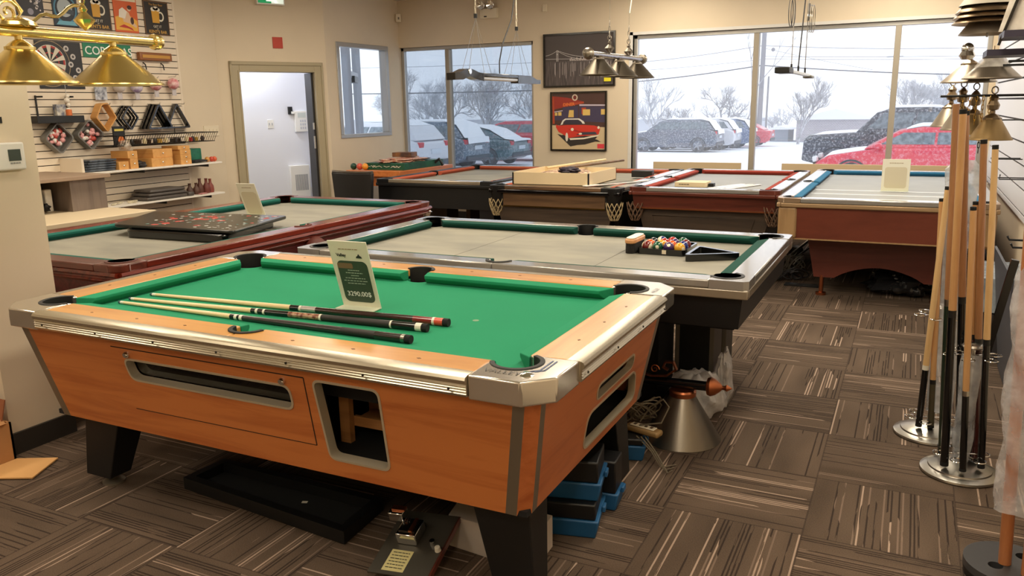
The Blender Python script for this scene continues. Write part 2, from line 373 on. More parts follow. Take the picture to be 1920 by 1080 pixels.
# ---- wall with the door (angled) from (-7.1,7.01) to (-6.515,8.2)
A0=V((-6.515,8.2,0)); dd=V((-.454,-.891,0)); nn=V((-.891,.454,0))   # dd runs toward the slat wall, nn away from the room
LD=1.335
wd=MB().holed([(0,0),(LD,0),(LD,CZ),(0,CZ)],[[(.17,.0005),(1.08,.0005),(1.08,1.965),(.17,1.965)]],A0,dd,(0,0,1),nn,.13)
struct('wall_left_door',wd,wall_m,smooth=0)
d=MB()   # door casing
def dbox(mb,a0,a1,z0,z1,w0,w1):
    c=A0+dd*(a0+a1)/2+nn*(w0+w1)/2; c.z=(z0+z1)/2
    return mb.obox(c,dd,nn,(0,0,1),a1-a0,abs(w1-w0),z1-z0)
dr=thing('door_1',A0+dd*.62,None,None); dr['kind']='structure'
for (a0,a1,z0,z1) in ((.06,.17,0,2.045),(1.08,1.19,0,2.045),(.17,1.08,1.965,2.045)):
    dbox(d,a0,a1,z0,z1,-.022,0); 
for (a0,a1,z0,z1) in ((.06,.085,0,2.07),(1.165,1.19,0,2.07),(.06,1.19,2.03,2.07)):
    dbox(d,a0,a1,z0,z1,-.034,0)
dbox(d,.15,.172,0,1.97,-.03,.16); dbox(d,1.078,1.10,0,1.97,-.03,.16); dbox(d,.17,1.08,1.955,1.975,-.03,.16)
d.build('door_frame',trim_m,dr,bevel=.004)
# open dark door leaf edge seen at the right side of the opening
lf=MB(); dbox(lf,.175,.20,.01,1.95,.03,.22); lf.build('door_leaf',mat('dark_door_edge',(40,38,38),.4),dr)
lk=MB(); dbox(lk,.195,.21,1.28,1.36,.02,.04); dbox(lk,.195,.21,1.05,1.2,.02,.04); lk.build('latch_plate',steel,dr)
# hallway room behind the door
vw=mat('hallway_white_paint',(226,228,236),.7)
hb=MB(); 
def hbx(a0,a1,z0,z1,w0,w1): dbox(hb,a0,a1,z0,z1,w0,w1)
hbx(-.25,2.2,0,2.6,.9,.98)    # far wall of the hallway
hbx(2.12,2.2,0,2.6,.13,.9); hbx(-.25,-.17,0,2.6,.13,.9)
hbx(-.25,2.2,2.52,2.6,.13,.98)
struct('wall_hallway',hb,vw,smooth=0)
hf=MB(); dbox(hf,-.25,2.2,-.05,0.0,0,.98); struct('floor_hallway',hf,mat('hall_floor',(96,90,84),.7),smooth=0)
p=A0+dd*.8+nn*.6
area('hallway_lamp_light',(p.x,p.y,2.45),.7,.5,15,(.86,.91,1.0))
# ---- slat wall side (X=-7.1)
struct('wall_left',box(-7.22,-7.1,3.2,7.012,0,CZ),wall_m,smooth=0)
struct('wall_left_near',box(-7.22,-7.1,FY0,3.2,0,CZ),wall_m,smooth=0)
struct('wall_front',box(FX0,1.6,FY0-.1,FY0,0,CZ),wall_m,smooth=0)
struct('wall_right',box(.70,.82,FY0,9.8,0,CZ),wall_m,smooth=0)
# near pillar with thermostat
struct('wall_pillar',box(-4.5,-3.57,2.08,2.388,0,CZ),wall_m,smooth=0)
bb=mat('dark_vinyl_baseboard',(48,44,40),.5)
struct('baseboard_pillar',MB().box(-3.57,-3.556,2.066,2.388,0,.10).box(-4.5,-3.556,2.066,2.08,0,.10),bb)
struct('baseboard_back',MB().box(-6.5,.7,9.785,9.8,0,.10),bb)
struct('baseboard_right',MB().box(.685,.7,FY0,9.78,0,.10),bb)
# ceiling fixtures
diff=mat('lamp_diffuser',(255,236,206),.5,emit=2.2)
for i,(x,y) in enumerate(CEIL_LIGHTS):
    r_=thing('ceiling_light',(x,y,CZ),'recessed ceiling lamp panel, %s, %s'%({-1.2:'nearest the shop front',1.3:'just before the green table',3.9:'above the middle tables',6.4:'before the back row of tables',8.6:'above the back row of tables'}[y],{-5.2:'left column',-2.6:'middle column',-.2:'right column'}[x]),'ceiling lamp','recessed ceiling lamps')
    MB().box(x-.31,x+.31,y-.61,y+.61,2.925,CZ).build('frame',white,r_)
    MB().box(x-.28,x+.28,y-.58,y+.58,2.915,2.925).build('diffuser',diff,r_)
# ================= pool tables
def arc(cx,cy,r,a0,a1,k=12):
    return [(cx+r*math.cos(math.radians(a0+(a1-a0)*i/k)),cy+r*math.sin(math.radians(a0+(a1-a0)*i/k))) for i in range(k+1)]
def pool_table(loc,L,Wd,H,label,cat='pool table',group=None,long_axis='x',name='pool_table',rw=.10,cw=.05,pr=.062,
        cloth=None,bedm=None,rail_l=None,rail_s=None,cast=None,liner=rubber,cl=.2,ch=.06,trim=None,rail_t=.035,bed_drop=.045,bed_shadow=None,side_cast=False,round_=.0,sights=None,pocket_depth=.03,pcx=0,cast_t=None):
    """local frame: x along the long side 0..L, y 0..Wd"""
    t=thing(name,loc,label,cat,group)
    if long_axis=='y': T=Matrix.Translation(V(loc))@Matrix(((0,-1,0,Wd),(1,0,0,0),(0,0,1,0),(0,0,0,1)))
    else: T=Matrix.Translation(V(loc))
    bz=H-bed_drop; pc=rw+pcx
    sy=rw-.018; sr=.056; mid=L/2
    def B(mb,nm,m,parent=t,**k): return mb.xf(T).build(nm,m,parent,**k)
    # bed with pocket notches
    a=rw-.025
    hx=math.sqrt(max(pr**2-(pc-a)**2,0)); al=math.degrees(math.asin((pc-a)/pr))
    P=[]
    def corner(cx,cy,s): # arc for the bed around corner pocket; s=start angle
        return arc(cx,cy,pr,s,s-90-2*0,10)
    P+=arc(pc,pc,pr+.0,90+al,-al,12)                  # bottom-left notch, from left edge to bottom edge
    P=[(max(x,a),max(y,a)) for x,y in P]
    ba=math.degrees(math.acos(min(1,(a-sy)/sr))) if abs(a-sy)<sr else 90
    P+=[(x,y) for x,y in arc(mid,sy,sr,90+ba,90-ba,10)]
    Q=[(L-x,y) for x,y in arc(pc,pc,pr,90+al,-al,12)][::-1]; P+=Q
    P+=[(L-x,Wd-y) for x,y in arc(pc,pc,pr,90+al,-al,12)]
    P+=[(x,Wd-y) for x,y in arc(mid,sy,sr,90-ba,90+ba,10)]
    P+=[(x,Wd-y) for x,y in arc(pc,pc,pr,90+al,-al,12)][::-1]
    B(MB().prism(P,bz-.025,bz),'playing_bed',bedm,smooth=0)
    # rails (top boards): 4 long pieces, 2 short
    def railpiece_long(x0,x1,flip):
        hw=math.sqrt(sr**2-min(sr*.999,max(rw-sy,0))**2)
        A=[(x0,0),(x1,0)]
        # notch at the mid end
        if abs(x1-mid)<1e-6: A+=arc(mid,sy,sr,270,180-math.degrees(math.asin((rw-sy)/sr)),10); A+=[(x0,rw)]
        else: A=[(x1,rw)]+arc(mid,sy,sr,math.degrees(math.asin((rw-sy)/sr)),-90,10)+[(x0,0),(x1,0)]
        if flip: A=[(x,Wd-y) for x,y in A][::-1]
        return A
    z0=H-rail_t
    for fl in (0,1):
        for (x0,x1) in ((cl,mid),(mid,L-cl)):
            B(MB().prism(railpiece_long(x0,x1,fl),z0,H),'rail',rail_l,bevel=.006)
    for xx in (0,1):
        A=[(0,cl),(rw,cl),(rw,Wd-cl),(0,Wd-cl)]
        if xx: A=[(L-x,y) for x,y in A][::-1]
        B(MB().prism(A,z0,H),'rail',rail_s,bevel=.006)
    # corner castings
    ci=[(cl,0),(cl,rw)]+arc(pc,pc,pr,-20,-250,18)+[(rw,cl),(0,cl)]
    if round_: ci+=[(0,round_)]+arc(round_,round_,round_,180,270,8)+[(round_,0)]
    else: ci+=[(0,ch),(ch,0)]
    cz0=H-(cast_t or .036)
    for sx in (0,1):
        for sy_ in (0,1):
            A=[((L-x if sx else x),(Wd-y if sy_ else y)) for x,y in ci]
            c_=MB().prism(A,cz0,H+.002); B(c_,'corner_casting',cast,bevel=.008,bseg=3)
    # pockets: liner rim and inner cup
    def pocket(cx,cy,r,a0,a1):
        pk=MB(); o=arc(cx,cy,r+.012,a0,a1,18); i=arc(cx,cy,r-.003,a0,a1,18)
        pk.prism(o+i[::-1],bz-.02,H+.005)
        B(pk,'pocket_liner',liner,bevel=.002)
        c2=MB().lathe([(r*.98,bz-.012),(r*.95,bz-pocket_depth),(0,bz-pocket_depth-.01)],(cx,cy,0),n=24); B(c2,'pocket_cup',black_matte)
    for cx,cy,a0 in ((pc,pc,-20),(L-pc,pc,70),(L-pc,Wd-pc,160),(pc,Wd-pc,250)):
        pocket(cx,cy,pr,a0,a0-230)
    for cx,cy,a0 in ((mid,sy,-2),(mid,Wd-sy,178)): pocket(cx,cy,sr,a0,a0-176)
    # cushions
    def cushion(x0,x1,e0,e1,side):
        # side: 0 front(y=rw) 1 back 2 left 3 right ; e0,e1 mitre lengths at the nose
        top=H-.002; nose=H-.008; v=[];
        f=[(x0,rw-.002,top),(x1,rw-.002,top),(x1-e1,rw+cw,nose),(x0+e0,rw+cw,nose),(x1-e1,rw+cw,nose-.013),(x0+e0,rw+cw,nose-.013),(x1-e1*.6,rw+cw*.55,bz),(x0+e0*.6,rw+cw*.55,bz),(x0,rw-.002,bz),(x1,rw-.002,bz)]
        q=[(0,1,2,3),(3,2,4,5),(5,4,6,7),(7,6,9,8),(8,9,1,0),(0,3,5,7,8),(1,9,6,4,2)]
        if side==1: f=[(x,Wd-y,z) for x,y,z in f]
        if side==2: f=[(y,x,z) for x,y,z in f]
        if side==3: f=[(L-y,x,z) for x,y,z in f]
        return MB().add(f,q)
    k=pc+pr*.95
    for sd in (0,1):
        B(cushion(k,mid-sr*.92,cw*.9,.012,sd),'cushion',cloth,bevel=.003,smooth=0); B(cushion(mid+sr*.92,L-k,.012,cw*.9,sd),'cushion',cloth,bevel=.003,smooth=0)
    for sd in (2,3): B(cushion(k,Wd-k,cw*.9,cw*.9,sd),'cushion',cloth,bevel=.003,smooth=0)
    if trim: trim(t,T,L,Wd,H,cl,B)
    if sights:
        for fl in (0,1):
            for i in range(1,8):
                if i==4: continue
                x=rw+.05+(L-2*rw-.1)*i/8; y=rw*.52
                s_=MB().prism([(x-.008,y),(x,y-.005),(x+.008,y),(x,y+.005)],H,H+.001); 
                if fl: s_.xf(Matrix(((1,0,0,0),(0,-1,0,Wd),(0,0,1,0),(0,0,0,1))))
                if x>cl and x<L-cl: B(s_,'sight',sights,smooth=0)
        for xx in (0,1):
            for i in (1,2,3):
                y=rw+.05+(Wd-2*rw-.1)*i/4; x=rw*.52
                s_=MB().prism([(x-.005,y),(x,y-.008),(x+.005,y),(x,y+.008)],H,H+.001)
                if xx: s_.xf(Matrix(((-1,0,0,L),(0,1,0,0),(0,0,1,0),(0,0,0,1))))
                B(s_,'sight',sights,smooth=0)
    return t,T,B
# ---------- green bar table
GX0,GX1,GY0,GY1,GH=-3.10,-.805,1.825,3.165,.80
GL,GW=GX1-GX0,GY1-GY0
def green_trim(t,T,L,W,H,cl,B):
    prof=[(.049,0),(.012,0),(0,-.004),(-.004,-.012),(-.002,-.022),(.004,-.026),(.002,-.031),(.006,-.034),(.002,-.038),(.006,-.042),(.002,-.046),(.006,-.050),(.002,-.054),(.006,-.062),(.03,-.062),(.03,-.012),(.049,-.006)]
    def run(a0,a1,fn):
        m=MB(); n=len(prof)
        m.add([fn(a0,p) for p in prof]+[fn(a1,p) for p in prof],[tuple(range(n))[::-1],tuple(range(n,2*n))]+[(i,(i+1)%n,n+(i+1)%n,n+i) for i in range(n)])
        B(m,'rail_trim',alu_trim,smooth=25)
    run(cl,L-cl,lambda a,p:(a,p[0]-.012,H+.001+p[1])); run(cl,L-cl,lambda a,p:(a,W-p[0]+.012,H+.001+p[1]))
    run(cl,W-cl,lambda a,p:(p[0]-.012,a,H+.001+p[1])); run(cl,W-cl,lambda a,p:(L-p[0]+.012,a,H+.001+p[1]))
    ds=mat('dark_screw',(60,56,50),.4,.8)
    for i in range(1,8):
        x=L*i/8; B(MB().cyl((x,-.013,H-.04),(x,-.016,H-.04),.004,n=10),'trim_screw',ds)
    for i in range(1,5):
        y=W*i/5; B(MB().cyl((L+.013,y,H-.04),(L+.016,y,H-.04),.004,n=10),'trim_screw',ds)
tbl,T,B=pool_table((GX0,GY0,0),GL,GW,GH,'orange cherry bar billiard table with bright green cloth and chrome corners','pool table',None,'x',
    cloth=green_cloth,bedm=green_cloth,rail_l=maple,rail_s=maple_y,cast=mat('cast_chrome',(228,222,212),.15,.9),trim=green_trim,cast_t=.07,rw=.155,pr=.068,cl=.235,ch=.075,pcx=.005,sights=mat('sight_inlay',(110,70,36),.5))
# cabinet : tapered shell. Top z=.735, bottom z=.35
zt,zb=.735,.345
i0,i1=.035,.115           # inset from outer rail edge top/bottom (y direction)
j0,j1=.045,.115           # in x direction
cf0=.07                   # corner chamfer width
def shell_pts(z):
    s=(zt-z)/(zt-zb); return j0+(j1-j0)*s, i0+(i1-i0)*s
def quadpanel(mb,A,Bp,C,D,t_,n): pass
# front panel plane: origin at top-left
def frame(side):
    # returns origin (top-left corner as seen from outside), u (right), v (down along slope), outward normal, width top, width bottom, length of slope
    s=V((0,i1-i0,-(zt-zb))) if side=='f' else None
    if side=='f':
        o=V((j0,i0,zt)); u=V((1,0,0)); d=V((0,i1-i0,zb-zt)); wt_=GL-2*j0; sh=(j1-j0)
    if side=='b':
        o=V((GL-j0,GW-i0,zt)); u=V((-1,0,0)); d=V((0,-(i1-i0),zb-zt)); wt_=GL-2*j0; sh=(j1-j0)
    if side=='r':
        o=V((GL-j0,i0,zt)); u=V((0,1,0)); d=V((-(j1-j0),0,zb-zt)); wt_=GW-2*i0; sh=(i1-i0)
    if side=='l':
        o=V((j0,GW-i0,zt)); u=V((0,-1,0)); d=V(((j1-j0),0,zb-zt)); wt_=GW-2*i0; sh=(i1-i0)
    sl=d.length; v=d.normalized(); n=u.cross(v) 
    return o,u,v,-n if n.dot(V((GL/2,GW/2,.5))-o)>0 else n,wt_,sh,sl
PT=.02
def cab_panel(side,holes,m):
    o,u,v,n,w,sh,sl=frame(side)
    c=cf0
    outer=[(c,0),(w-c,0),(w-c-sh,sl),(c+sh,sl)]
    return MB().holed(outer,holes,o,u,v,-n,PT),(o,u,v,n)
# measured openings on the front, in (u,v) metres from the panel's top-left
def uv_front(X,Z):  # X world, Z world -> panel u,v
    o,u,v,n,w,sh,sl=frame('f'); return (X-GX0-j0,(zt-Z)/(zt-zb)*sl)
FR=V((GX0,GY0,0))
ball_win=rpoly([uv_front(-2.478,.653),uv_front(-1.722,.655),uv_front(-1.722,.574),uv_front(-2.468,.574)],.030)
door_seam=[uv_front(-2.53,.697),uv_front(-1.652,.697),uv_front(-1.66,.450),uv_front(-2.50,.447)]
coin_win=rpoly([uv_front(-1.615,.692),uv_front(-1.372,.692),uv_front(-1.384,.412),uv_front(-1.61,.412)],.025)
pm,(fo,fu,fv,fn)=cab_panel('f',[ball_win,coin_win],oak); B(pm,'front_panel',oak,smooth=0)
def rim(poly,wd,o,u,v,n,name,m,depth=.03,proud=.003):
    # ring around opening: poly (uv), inner reveal
    cx=sum(p[0] for p in poly)/len(poly); cy=sum(p[1] for p in poly)/len(poly)
    k=len(poly); out=[]
    for i in range(k):
        p=V((poly[i][0],poly[i][1],0)); a=V((*poly[i-1],0)); b=V((*poly[(i+1)%k],0)); d=(b-a); 
        nrm=V((d.y,-d.x,0)).normalized() if d.length>0 else V((0,0,0))
        if nrm.dot(p-V((cx,cy,0)))<0: nrm=-nrm
        out.append((p.x+nrm.x*wd,p.y+nrm.y*wd))
    mb=MB(); A=[o+u*a+v*b+n*proud for a,b in out]; I=[o+u*a+v*b+n*proud for a,b in poly]; ip=[(cx+(a-cx)*(1-.0016/max(abs(a-cx),.02)),cy+(b-cy)*(1-.0016/max(abs(b-cy),.02))) for a,b in poly]; I=[o+u*a+v*b+n*proud for a,b in ip]; D=[o+u*a+v*b-n*depth for a,b in ip]; E_=[o+u*a+v*b for a,b in out]
    mb.add(E_+A+I+D,[(i,(i+1)%k,k+(i+1)%k,k+i) for i in range(k)]+[(k+i,k+(i+1)%k,2*k+(i+1)%k,2*k+i) for i in range(k)]+[(2*k+i,2*k+(i+1)%k,3*k+(i+1)%k,3*k+i) for i in range(k)])
    B(mb,name,m,clean=False)
satin=mat('satin_opening_rim',(214,202,178),.3,.5)
rim(ball_win,.006,fo,fu,fv,fn,'ball_window_rim',satin,.03); rim(coin_win,.006,fo,fu,fv,fn,'coin_opening_rim',satin,.032)
# door seam as thin dark groove
sm=MB()
sp=[fo+fu*a+fv*b+fn*.0006 for a,b in door_seam]
for a,b,wd_ in ((0,1,.0035),(1,2,.0035),(2,3,.0022)):
    d_=(sp[b]-sp[a]); sm.obox((sp[a]+sp[b])/2,d_,fn.cross(d_),fn,d_.length,wd_,.0012)
B(sm,'door_seam',mat('seam_shadow_gap',(38,22,14),.9),smooth=0)
lkx=MB()
for X in (-2.455,-1.742):
    a,b=uv_front(X,.674); p=fo+fu*a+fv*b
    o_=MB().lathe([(0,.012),(.009,.012),(.012,.006),(.012,0)],p,fn,n=16); B(o_,'cam_lock',chrome)
# dark interior boxes
ib=MB().obox(fo+fu*(uv_front(-2.10,.64)[0])+fv*(uv_front(-2.1,.615)[1])-fn*.10,fu,fv,fn,.86,.16,.002)
B(ib,'ball_tray_back',black_matte,smooth=0)
gl=MB().obox(fo+fu*(uv_front(-2.10,.64)[0])+fv*(uv_front(-2.1,.614)[1])-fn*.035,fu,fv,fn,.80,.095,.003)
B(gl,'ball_window_glass',glass('smoked_glass',(.35,.35,.35)),smooth=0)
# coin recess : plywood partition + shelf + floor
ply=wood('raw_plywood',(170,118,66),(140,92,48),'x',.7,0)
q=MB()
c0=V((uv_front(-1.50,0)[0]+j0,0,0))
q.box(-1.667-GX0,-1.627-GX0,.225,.25,.40,.72); q.box(-1.627-GX0,-1.30-GX0,.26,.36,.475,.487); q.box(-1.627-GX0,-1.30-GX0,.25,.262,.465,.500)
q.box(-1.66-GX0,-1.28-GX0,.38,.395,.40,.56)
B(q,'coin_compartment',ply,smooth=0)
B(MB().box(-1.67-GX0,-1.28-GX0,.13,.40,.395,.41),'compartment_floor',black_matte,smooth=0)
# the hollow cabinet floor and back
B(MB().box(j1,GL-j1,i1,GW-i1,zb,zb+.018),'cabinet_floor',black_matte,smooth=0)
# right end panel with ball return openings
def uv_r(Y,Z): o,u,v,n,w,sh,sl=frame('r'); return (Y-GY0-i0,(zt-Z)/(zt-zb)*sl)
w1=rpoly([uv_r(2.41,.604),uv_r(2.80,.604),uv_r(2.80,.552),uv_r(2.41,.552)],.026)
w2=rpoly([uv_r(2.355,.518),uv_r(2.86,.518),uv_r(2.92,.386),uv_r(2.36,.386)],.045)
pm,(ro,ru,rv,rn)=cab_panel('r',[w1,w2],oak_y); B(pm,'end_panel',oak_y,smooth=0)
rim(w1,.006,ro,ru,rv,rn,'ball_return_rim',satin,.021); rim(w2,.006,ro,ru,rv,rn,'ball_return_rim',satin,.024)
B(MB().obox(ro+ru*uv_r(2.60,0)[0]+rv*.2-rn*.10,ru,rv,rn,.9,.36,.002),'ball_return_back',black_matte,smooth=0)
B(MB().box(.25,GL-.22,.16,GW-.16,.60,.66),'ball_runway',black_matte,smooth=0)
pm,_=cab_panel('l',[],oak_y); B(pm,'end_panel',oak_y,smooth=0)
pm,_=cab_panel('b',[],oak); B(pm,'back_panel',oak,smooth=0)
# corner posts: two metal strips with wood between
def corner_pts(cx,cy,z):
    a,b=shell_pts(z); 
    X=lambda x: GL-x if cx else x
    Y=lambda y: GW-y if cy else y
    return X,Y,a,b
for cx in (0,1):
    for cy in (0,1):
        rows=[]
        for z in (zt,zb):
            X,Y,a,b=corner_pts(cx,cy,z)
            c=cf0
            rows.append([V((X(a),Y(b+c),z)),V((X(a-.001),Y(b+.033),z)),V((X(a+.033),Y(b-.001),z)),V((X(a+c),Y(b),z))])
        for k,(m_,nm) in enumerate(((dull_metal,'corner_strip'),(oak_y,'corner_board'),(dull_metal,'corner_strip'))):
            g=MB(); t0,t1,b0,b1=rows[0][k],rows[0][k+1],rows[1][k],rows[1][k+1]
            ctr=V((GL/2,GW/2,0)); 
            inn=lambda p:(p+(V((ctr.x,ctr.y,p.z))-p).normalized()*.012)
            g.add([t0,t1,b1,b0,inn(t0),inn(t1),inn(b1),inn(b0)],[(0,1,2,3),(7,6,5,4),(0,4,5,1),(3,2,6,7),(0,3,7,4),(1,5,6,2)])
            B(g,nm,m_,smooth=0)
# legs: black tapered corner legs with levelling feet
for cx in (0,1):
    for cy in (0,1):
        g=MB(); ox,oy=.15,.20
        X=(lambda x: GL-x) if cx else (lambda x:x); Y=(lambda y: GW-y) if cy else (lambda y:y)
        def pl(w,z,s_=0): return [(X(ox-s_*(.4 if cx else 1)),Y(oy),z),(X(ox+w-s_*(.4 if cx else 1)),Y(oy),z),(X(ox+w-s_*(.4 if cx else 1)),Y(oy+w*.7),z),(X(ox-s_*(.4 if cx else 1)),Y(oy+w*.7),z)]
        g.add(pl(.205,zb)+pl(.145,.045,.045),[(0,1,2,3),(4,5,6,7),(0,1,5,4),(1,2,6,5),(2,3,7,6),(3,0,4,7)])
        lg=B(g,'leg',black,smooth=0,bevel=.004)
        ft=MB().lathe([(0,0),(.045,0),(.045,.008),(.03,.016),(.014,.02),(.014,.05)],(X(ox+.04),Y(oy+.06),0)); ft.xf(T); ft.build('levelling_foot',dull_metal,lg)
# lettering on the near casting
tx=MB(); text(tx,'VALLEY',.034,(GX1-.215,GY0+.048,GH+.0028),(1,0,0),(0,1,0)); 
tx.build('casting_lettering',mat('casting_ink',(70,66,60),.5),tbl,smooth=0)
st=MB()
for k_ in (0,1):
    off=.012*k_; pts_=[V((GX1-.055-off,GY0+.20,0)),V((GX1-.055-off,GY0+.115-off*.3,0)),V((GX1-.075-off,GY0+.095-off*.3,0))]
    for a_,b_ in zip(pts_,pts_[1:]):
        d_=b_-a_; c_=(a_+b_)/2; st.obox((c_.x,c_.y,GH+.0028),d_,(-d_.y,d_.x,0),(0,0,1),d_.length+.003,.0045,.0014)
st.build('casting_stripes',mat('casting_blue_stripe',(70,84,120),.4),tbl,smooth=0)
em=MB().lathe([(0,.008),(.012,.007),(.021,.001),(.021,0)],(GX1-.085,GY0+.062,GH+.002)); em.build('casting_emblem',chrome,tbl)
tx=MB(); text(tx,'VALLEY',.026,(GX1-.045,GY1-.20,GH+.0028),(0,1,0),(-1,0,0)); tx.build('casting_lettering',mat('casting_ink',(70,66,60),.5),tbl,smooth=0)
# foot spot
B(MB().lathe([(0,.0006),(.012,.0006),(.012,0)],(GL*.75,GW/2,GH-.045)),'foot_spot',mat('spot_sticker',(120,150,120),.8),smooth=0)
# ---------- black table behind it
lam=mat('silver_laminate_rail',(158,154,148),.22,.35,coat=.5)
lam_taupe=mat('taupe_rail',(150,138,120),.24,.35,coat=.5)
BX0,BX1,BY0,BY1=-2.90,-.555,3.29,4.63
def black_trim(t,T,L,W,H,cl,B):
    m=MB().box(.0,L,.0,.03,H-.075,H-.035).box(0,L,W-.03,W,H-.075,H-.035).box(0,.03,.03,W-.03,H-.075,H-.035).box(L-.03,L,.03,W-.03,H-.075,H-.035)
    B(m,'rail_skirt',lam_taupe,bevel=.006)
t2,T2,B2=pool_table((BX0,BY0,0),BX1-BX0,BY1-BY0,.80,'black pool table with pale rails and unclothed grey slate bed','pool table',None,'x',
    cloth=green_dk,bedm=slate,rail_l=lam,rail_s=lam,cast=lam,liner=black,cl=.16,ch=.02,trim=black_trim,rw=.105,pr=.06)
L2,W2=BX1-BX0,BY1-BY0
def apron(B,L,W,zt,zb,ins_t,ins_b,m,nm='apron'):
    a,b=ins_t,ins_b
    g=MB()
    def ring(i,z): return [(i,i,z),(L-i,i,z),(L-i,W-i,z),(i,W-i,z)]
    o0,o1=ring(a,zt),ring(b,zb); n0,n1=ring(a+.02,zt),ring(b+.02,zb)
    g.add(o0+o1+n0+n1,[(i,(i+1)%4,4+(i+1)%4,4+i) for i in range(4)]+[(8+i,8+(i+1)%4,12+(i+1)%4,12+i) for i in range(4)]+[(4+i,4+(i+1)%4,12+(i+1)%4,12+i) for i in range(4)])
    return B(g,nm,m,smooth=0)
apron(B2,L2,W2,.725,.59,.025,.04,black)
B2(MB().box(.06,L2-.06,.06,W2-.06,.58,.60),'cabinet_floor',black_matte,smooth=0)
edge_grey=mat('grey_edge_strip',(112,106,96),.5)
for cx in (0,1):
    for y0_ in (.73,.30 if 0 else .50):
        pass
    X=(lambda x: L2-x) if cx else (lambda x:x)
    for (ya,yb) in ((.71,.90),(1.02,1.2)):
        x0,x1=sorted((X(.275),X(.475)))
        g=MB(); g.box(x0,x1,ya,yb,0,.58); lg=B2(g,'pedestal_leg',black,smooth=0,bevel=.003)
        g=MB().add([(x0-.0,ya,.58),(x0-.09,ya,.58),(x0,ya,.48),(x0-.0,ya+.05,.58),(x0-.09,ya+.05,.58),(x0,ya+.05,.48)],[(0,1,2),(3,5,4),(0,3,4,1),(1,4,5,2),(2,5,3,0)]); g.xf(T2).build('corner_brace',black,lg,smooth=0)
        for a_ in (x0,x1-.022): MB().box(a_,a_+.022,ya-.004,ya,0,.50).xf(T2).build('edge_strip',edge_grey,lg,smooth=0)
B2(MB().box(.55,L2-.52,.55,.85,.02,.58),'pedestal_body',black,smooth=0)
# seams of the slate
ss=MB(); 
for fx in (1/3,2/3): ss.box(L2*fx-.0015,L2*fx+.0015,.12,W2-.12,.7551,.7556)
B2(ss,'slate_seam',mat('slate_seam',(96,94,88),.8),smooth=0)
# ---------- mahogany table at the left
MX0,MX1,MY0,MY1=-4.86,-3.35,2.56,5.42
def mah_trim(t,T,L,W,H,cl,B):
    prof=[(0,-.035),(-.004,-.05),(.012,-.062),(.012,-.07),(.004,-.078),(.012,-.09),(.03,-.09),(.03,-.035)]
    n=len(prof)
    for fn,a0,a1 in ((lambda a,p:(a,p[0],H+p[1]),.02,L-.02),(lambda a,p:(a,W-p[0],H+p[1]),.02,L-.02),(lambda a,p:(p[0],a,H+p[1]),.02,W-.02),(lambda a,p:(L-p[0],a,H+p[1]),.02,W-.02)):
        m=MB(); m.add([fn(a0,p) for p in prof]+[fn(a1,p) for p in prof],[tuple(range(n))[::-1],tuple(range(n,2*n))]+[(i,(i+1)%n,n+(i+1)%n,n+i) for i in range(n)])
        B(m,'rail_moulding',mahog,smooth=30)
t3,T3,B3=pool_table((MX0,MY0,0),MY1-MY0,MX1-MX0,.80,'long mahogany pool table with carved sides and bare slate, beside the pillar','pool table',None,'y',
    cloth=teal_cloth,bedm=slate,rail_l=mahog,rail_s=mahog_x,cast=mahog_x,liner=mat('brown_leather_pocket',(88,34,24),.6),cl=.17,round_=.07,trim=mah_trim,rw=.12,pr=.065)
L3,W3=MY1-MY0,MX1-MX0
apron(B3,L3,W3,.71,.57,.03,.045,mahog_grain)
B3(MB().box(.12,L3-.12,.12,W3-.12,.30,.60),'under_frame',black_matte,smooth=0)
for cx in (0,1):
    for cy in (0,1):
        X=(lambda x: L3-x) if cx else (lambda x:x); Y=(lambda y: W3-y) if cy else (lambda y:y)
        B3(MB().lathe([(.07,0),(.09,.05),(.06,.12),(.11,.35),(.11,.5),(.08,.57)],(X(.22),Y(.22),0),n=20),'leg',mahog_x)
for cx,cy in ((mid_,s_) for mid_ in (L3/2,) for s_ in (0,W3)):
    B3(MB().ball((cx,cy,.66),.075,16,10),'leather_pocket',mat('brown_leather_pocket',(88,34,24),.6))
B3(MB().box(L3*.5-.015,L3*.5+.015,.16,W3-.16,.7551,.757),'slate_tape',cream,smooth=0)
B3(MB().lathe([(.0,.57),(.05,.57),(.055,.62),(.045,.68),(.06,.72),(.0,.74)],(L3-.05,.05,0),n=14),'corner_pocket_iron',chrome)
# ---------- back row
def cab_trim(m):
    def f(t,T,L,W,H,cl,B):
        g=MB().box(0,L,0,.03,H-.07,H-.035).box(0,L,W-.03,W,H-.07,H-.035).box(0,.03,.03,W-.03,H-.07,H-.035).box(L-.03,L,.03,W-.03,H-.07,H-.035)
        B(g,'rail_skirt',m,bevel=.008)
    return f
net=mat('cord_net',(190,170,130),.7)
def net_pocket(T,t,x,y,z,r=.075,h=.16,m=None):
    # net bag built of crossed cords
    g=MB(); n=10
    for k in range(n):
        for s_ in (1,-1):
            P=[]
            for j in range(7):
                f_=j/6; a_=2*PI*k/n+s_*f_*1.1; rr=r*math.cos(f_*1.25)**.7
                P.append((x+rr*math.cos(a_),y+rr*math.sin(a_),z-h*f_))
            g.tube(P,.0042,n=4)
    g.xf(T).build('net_pocket',m or net,t)
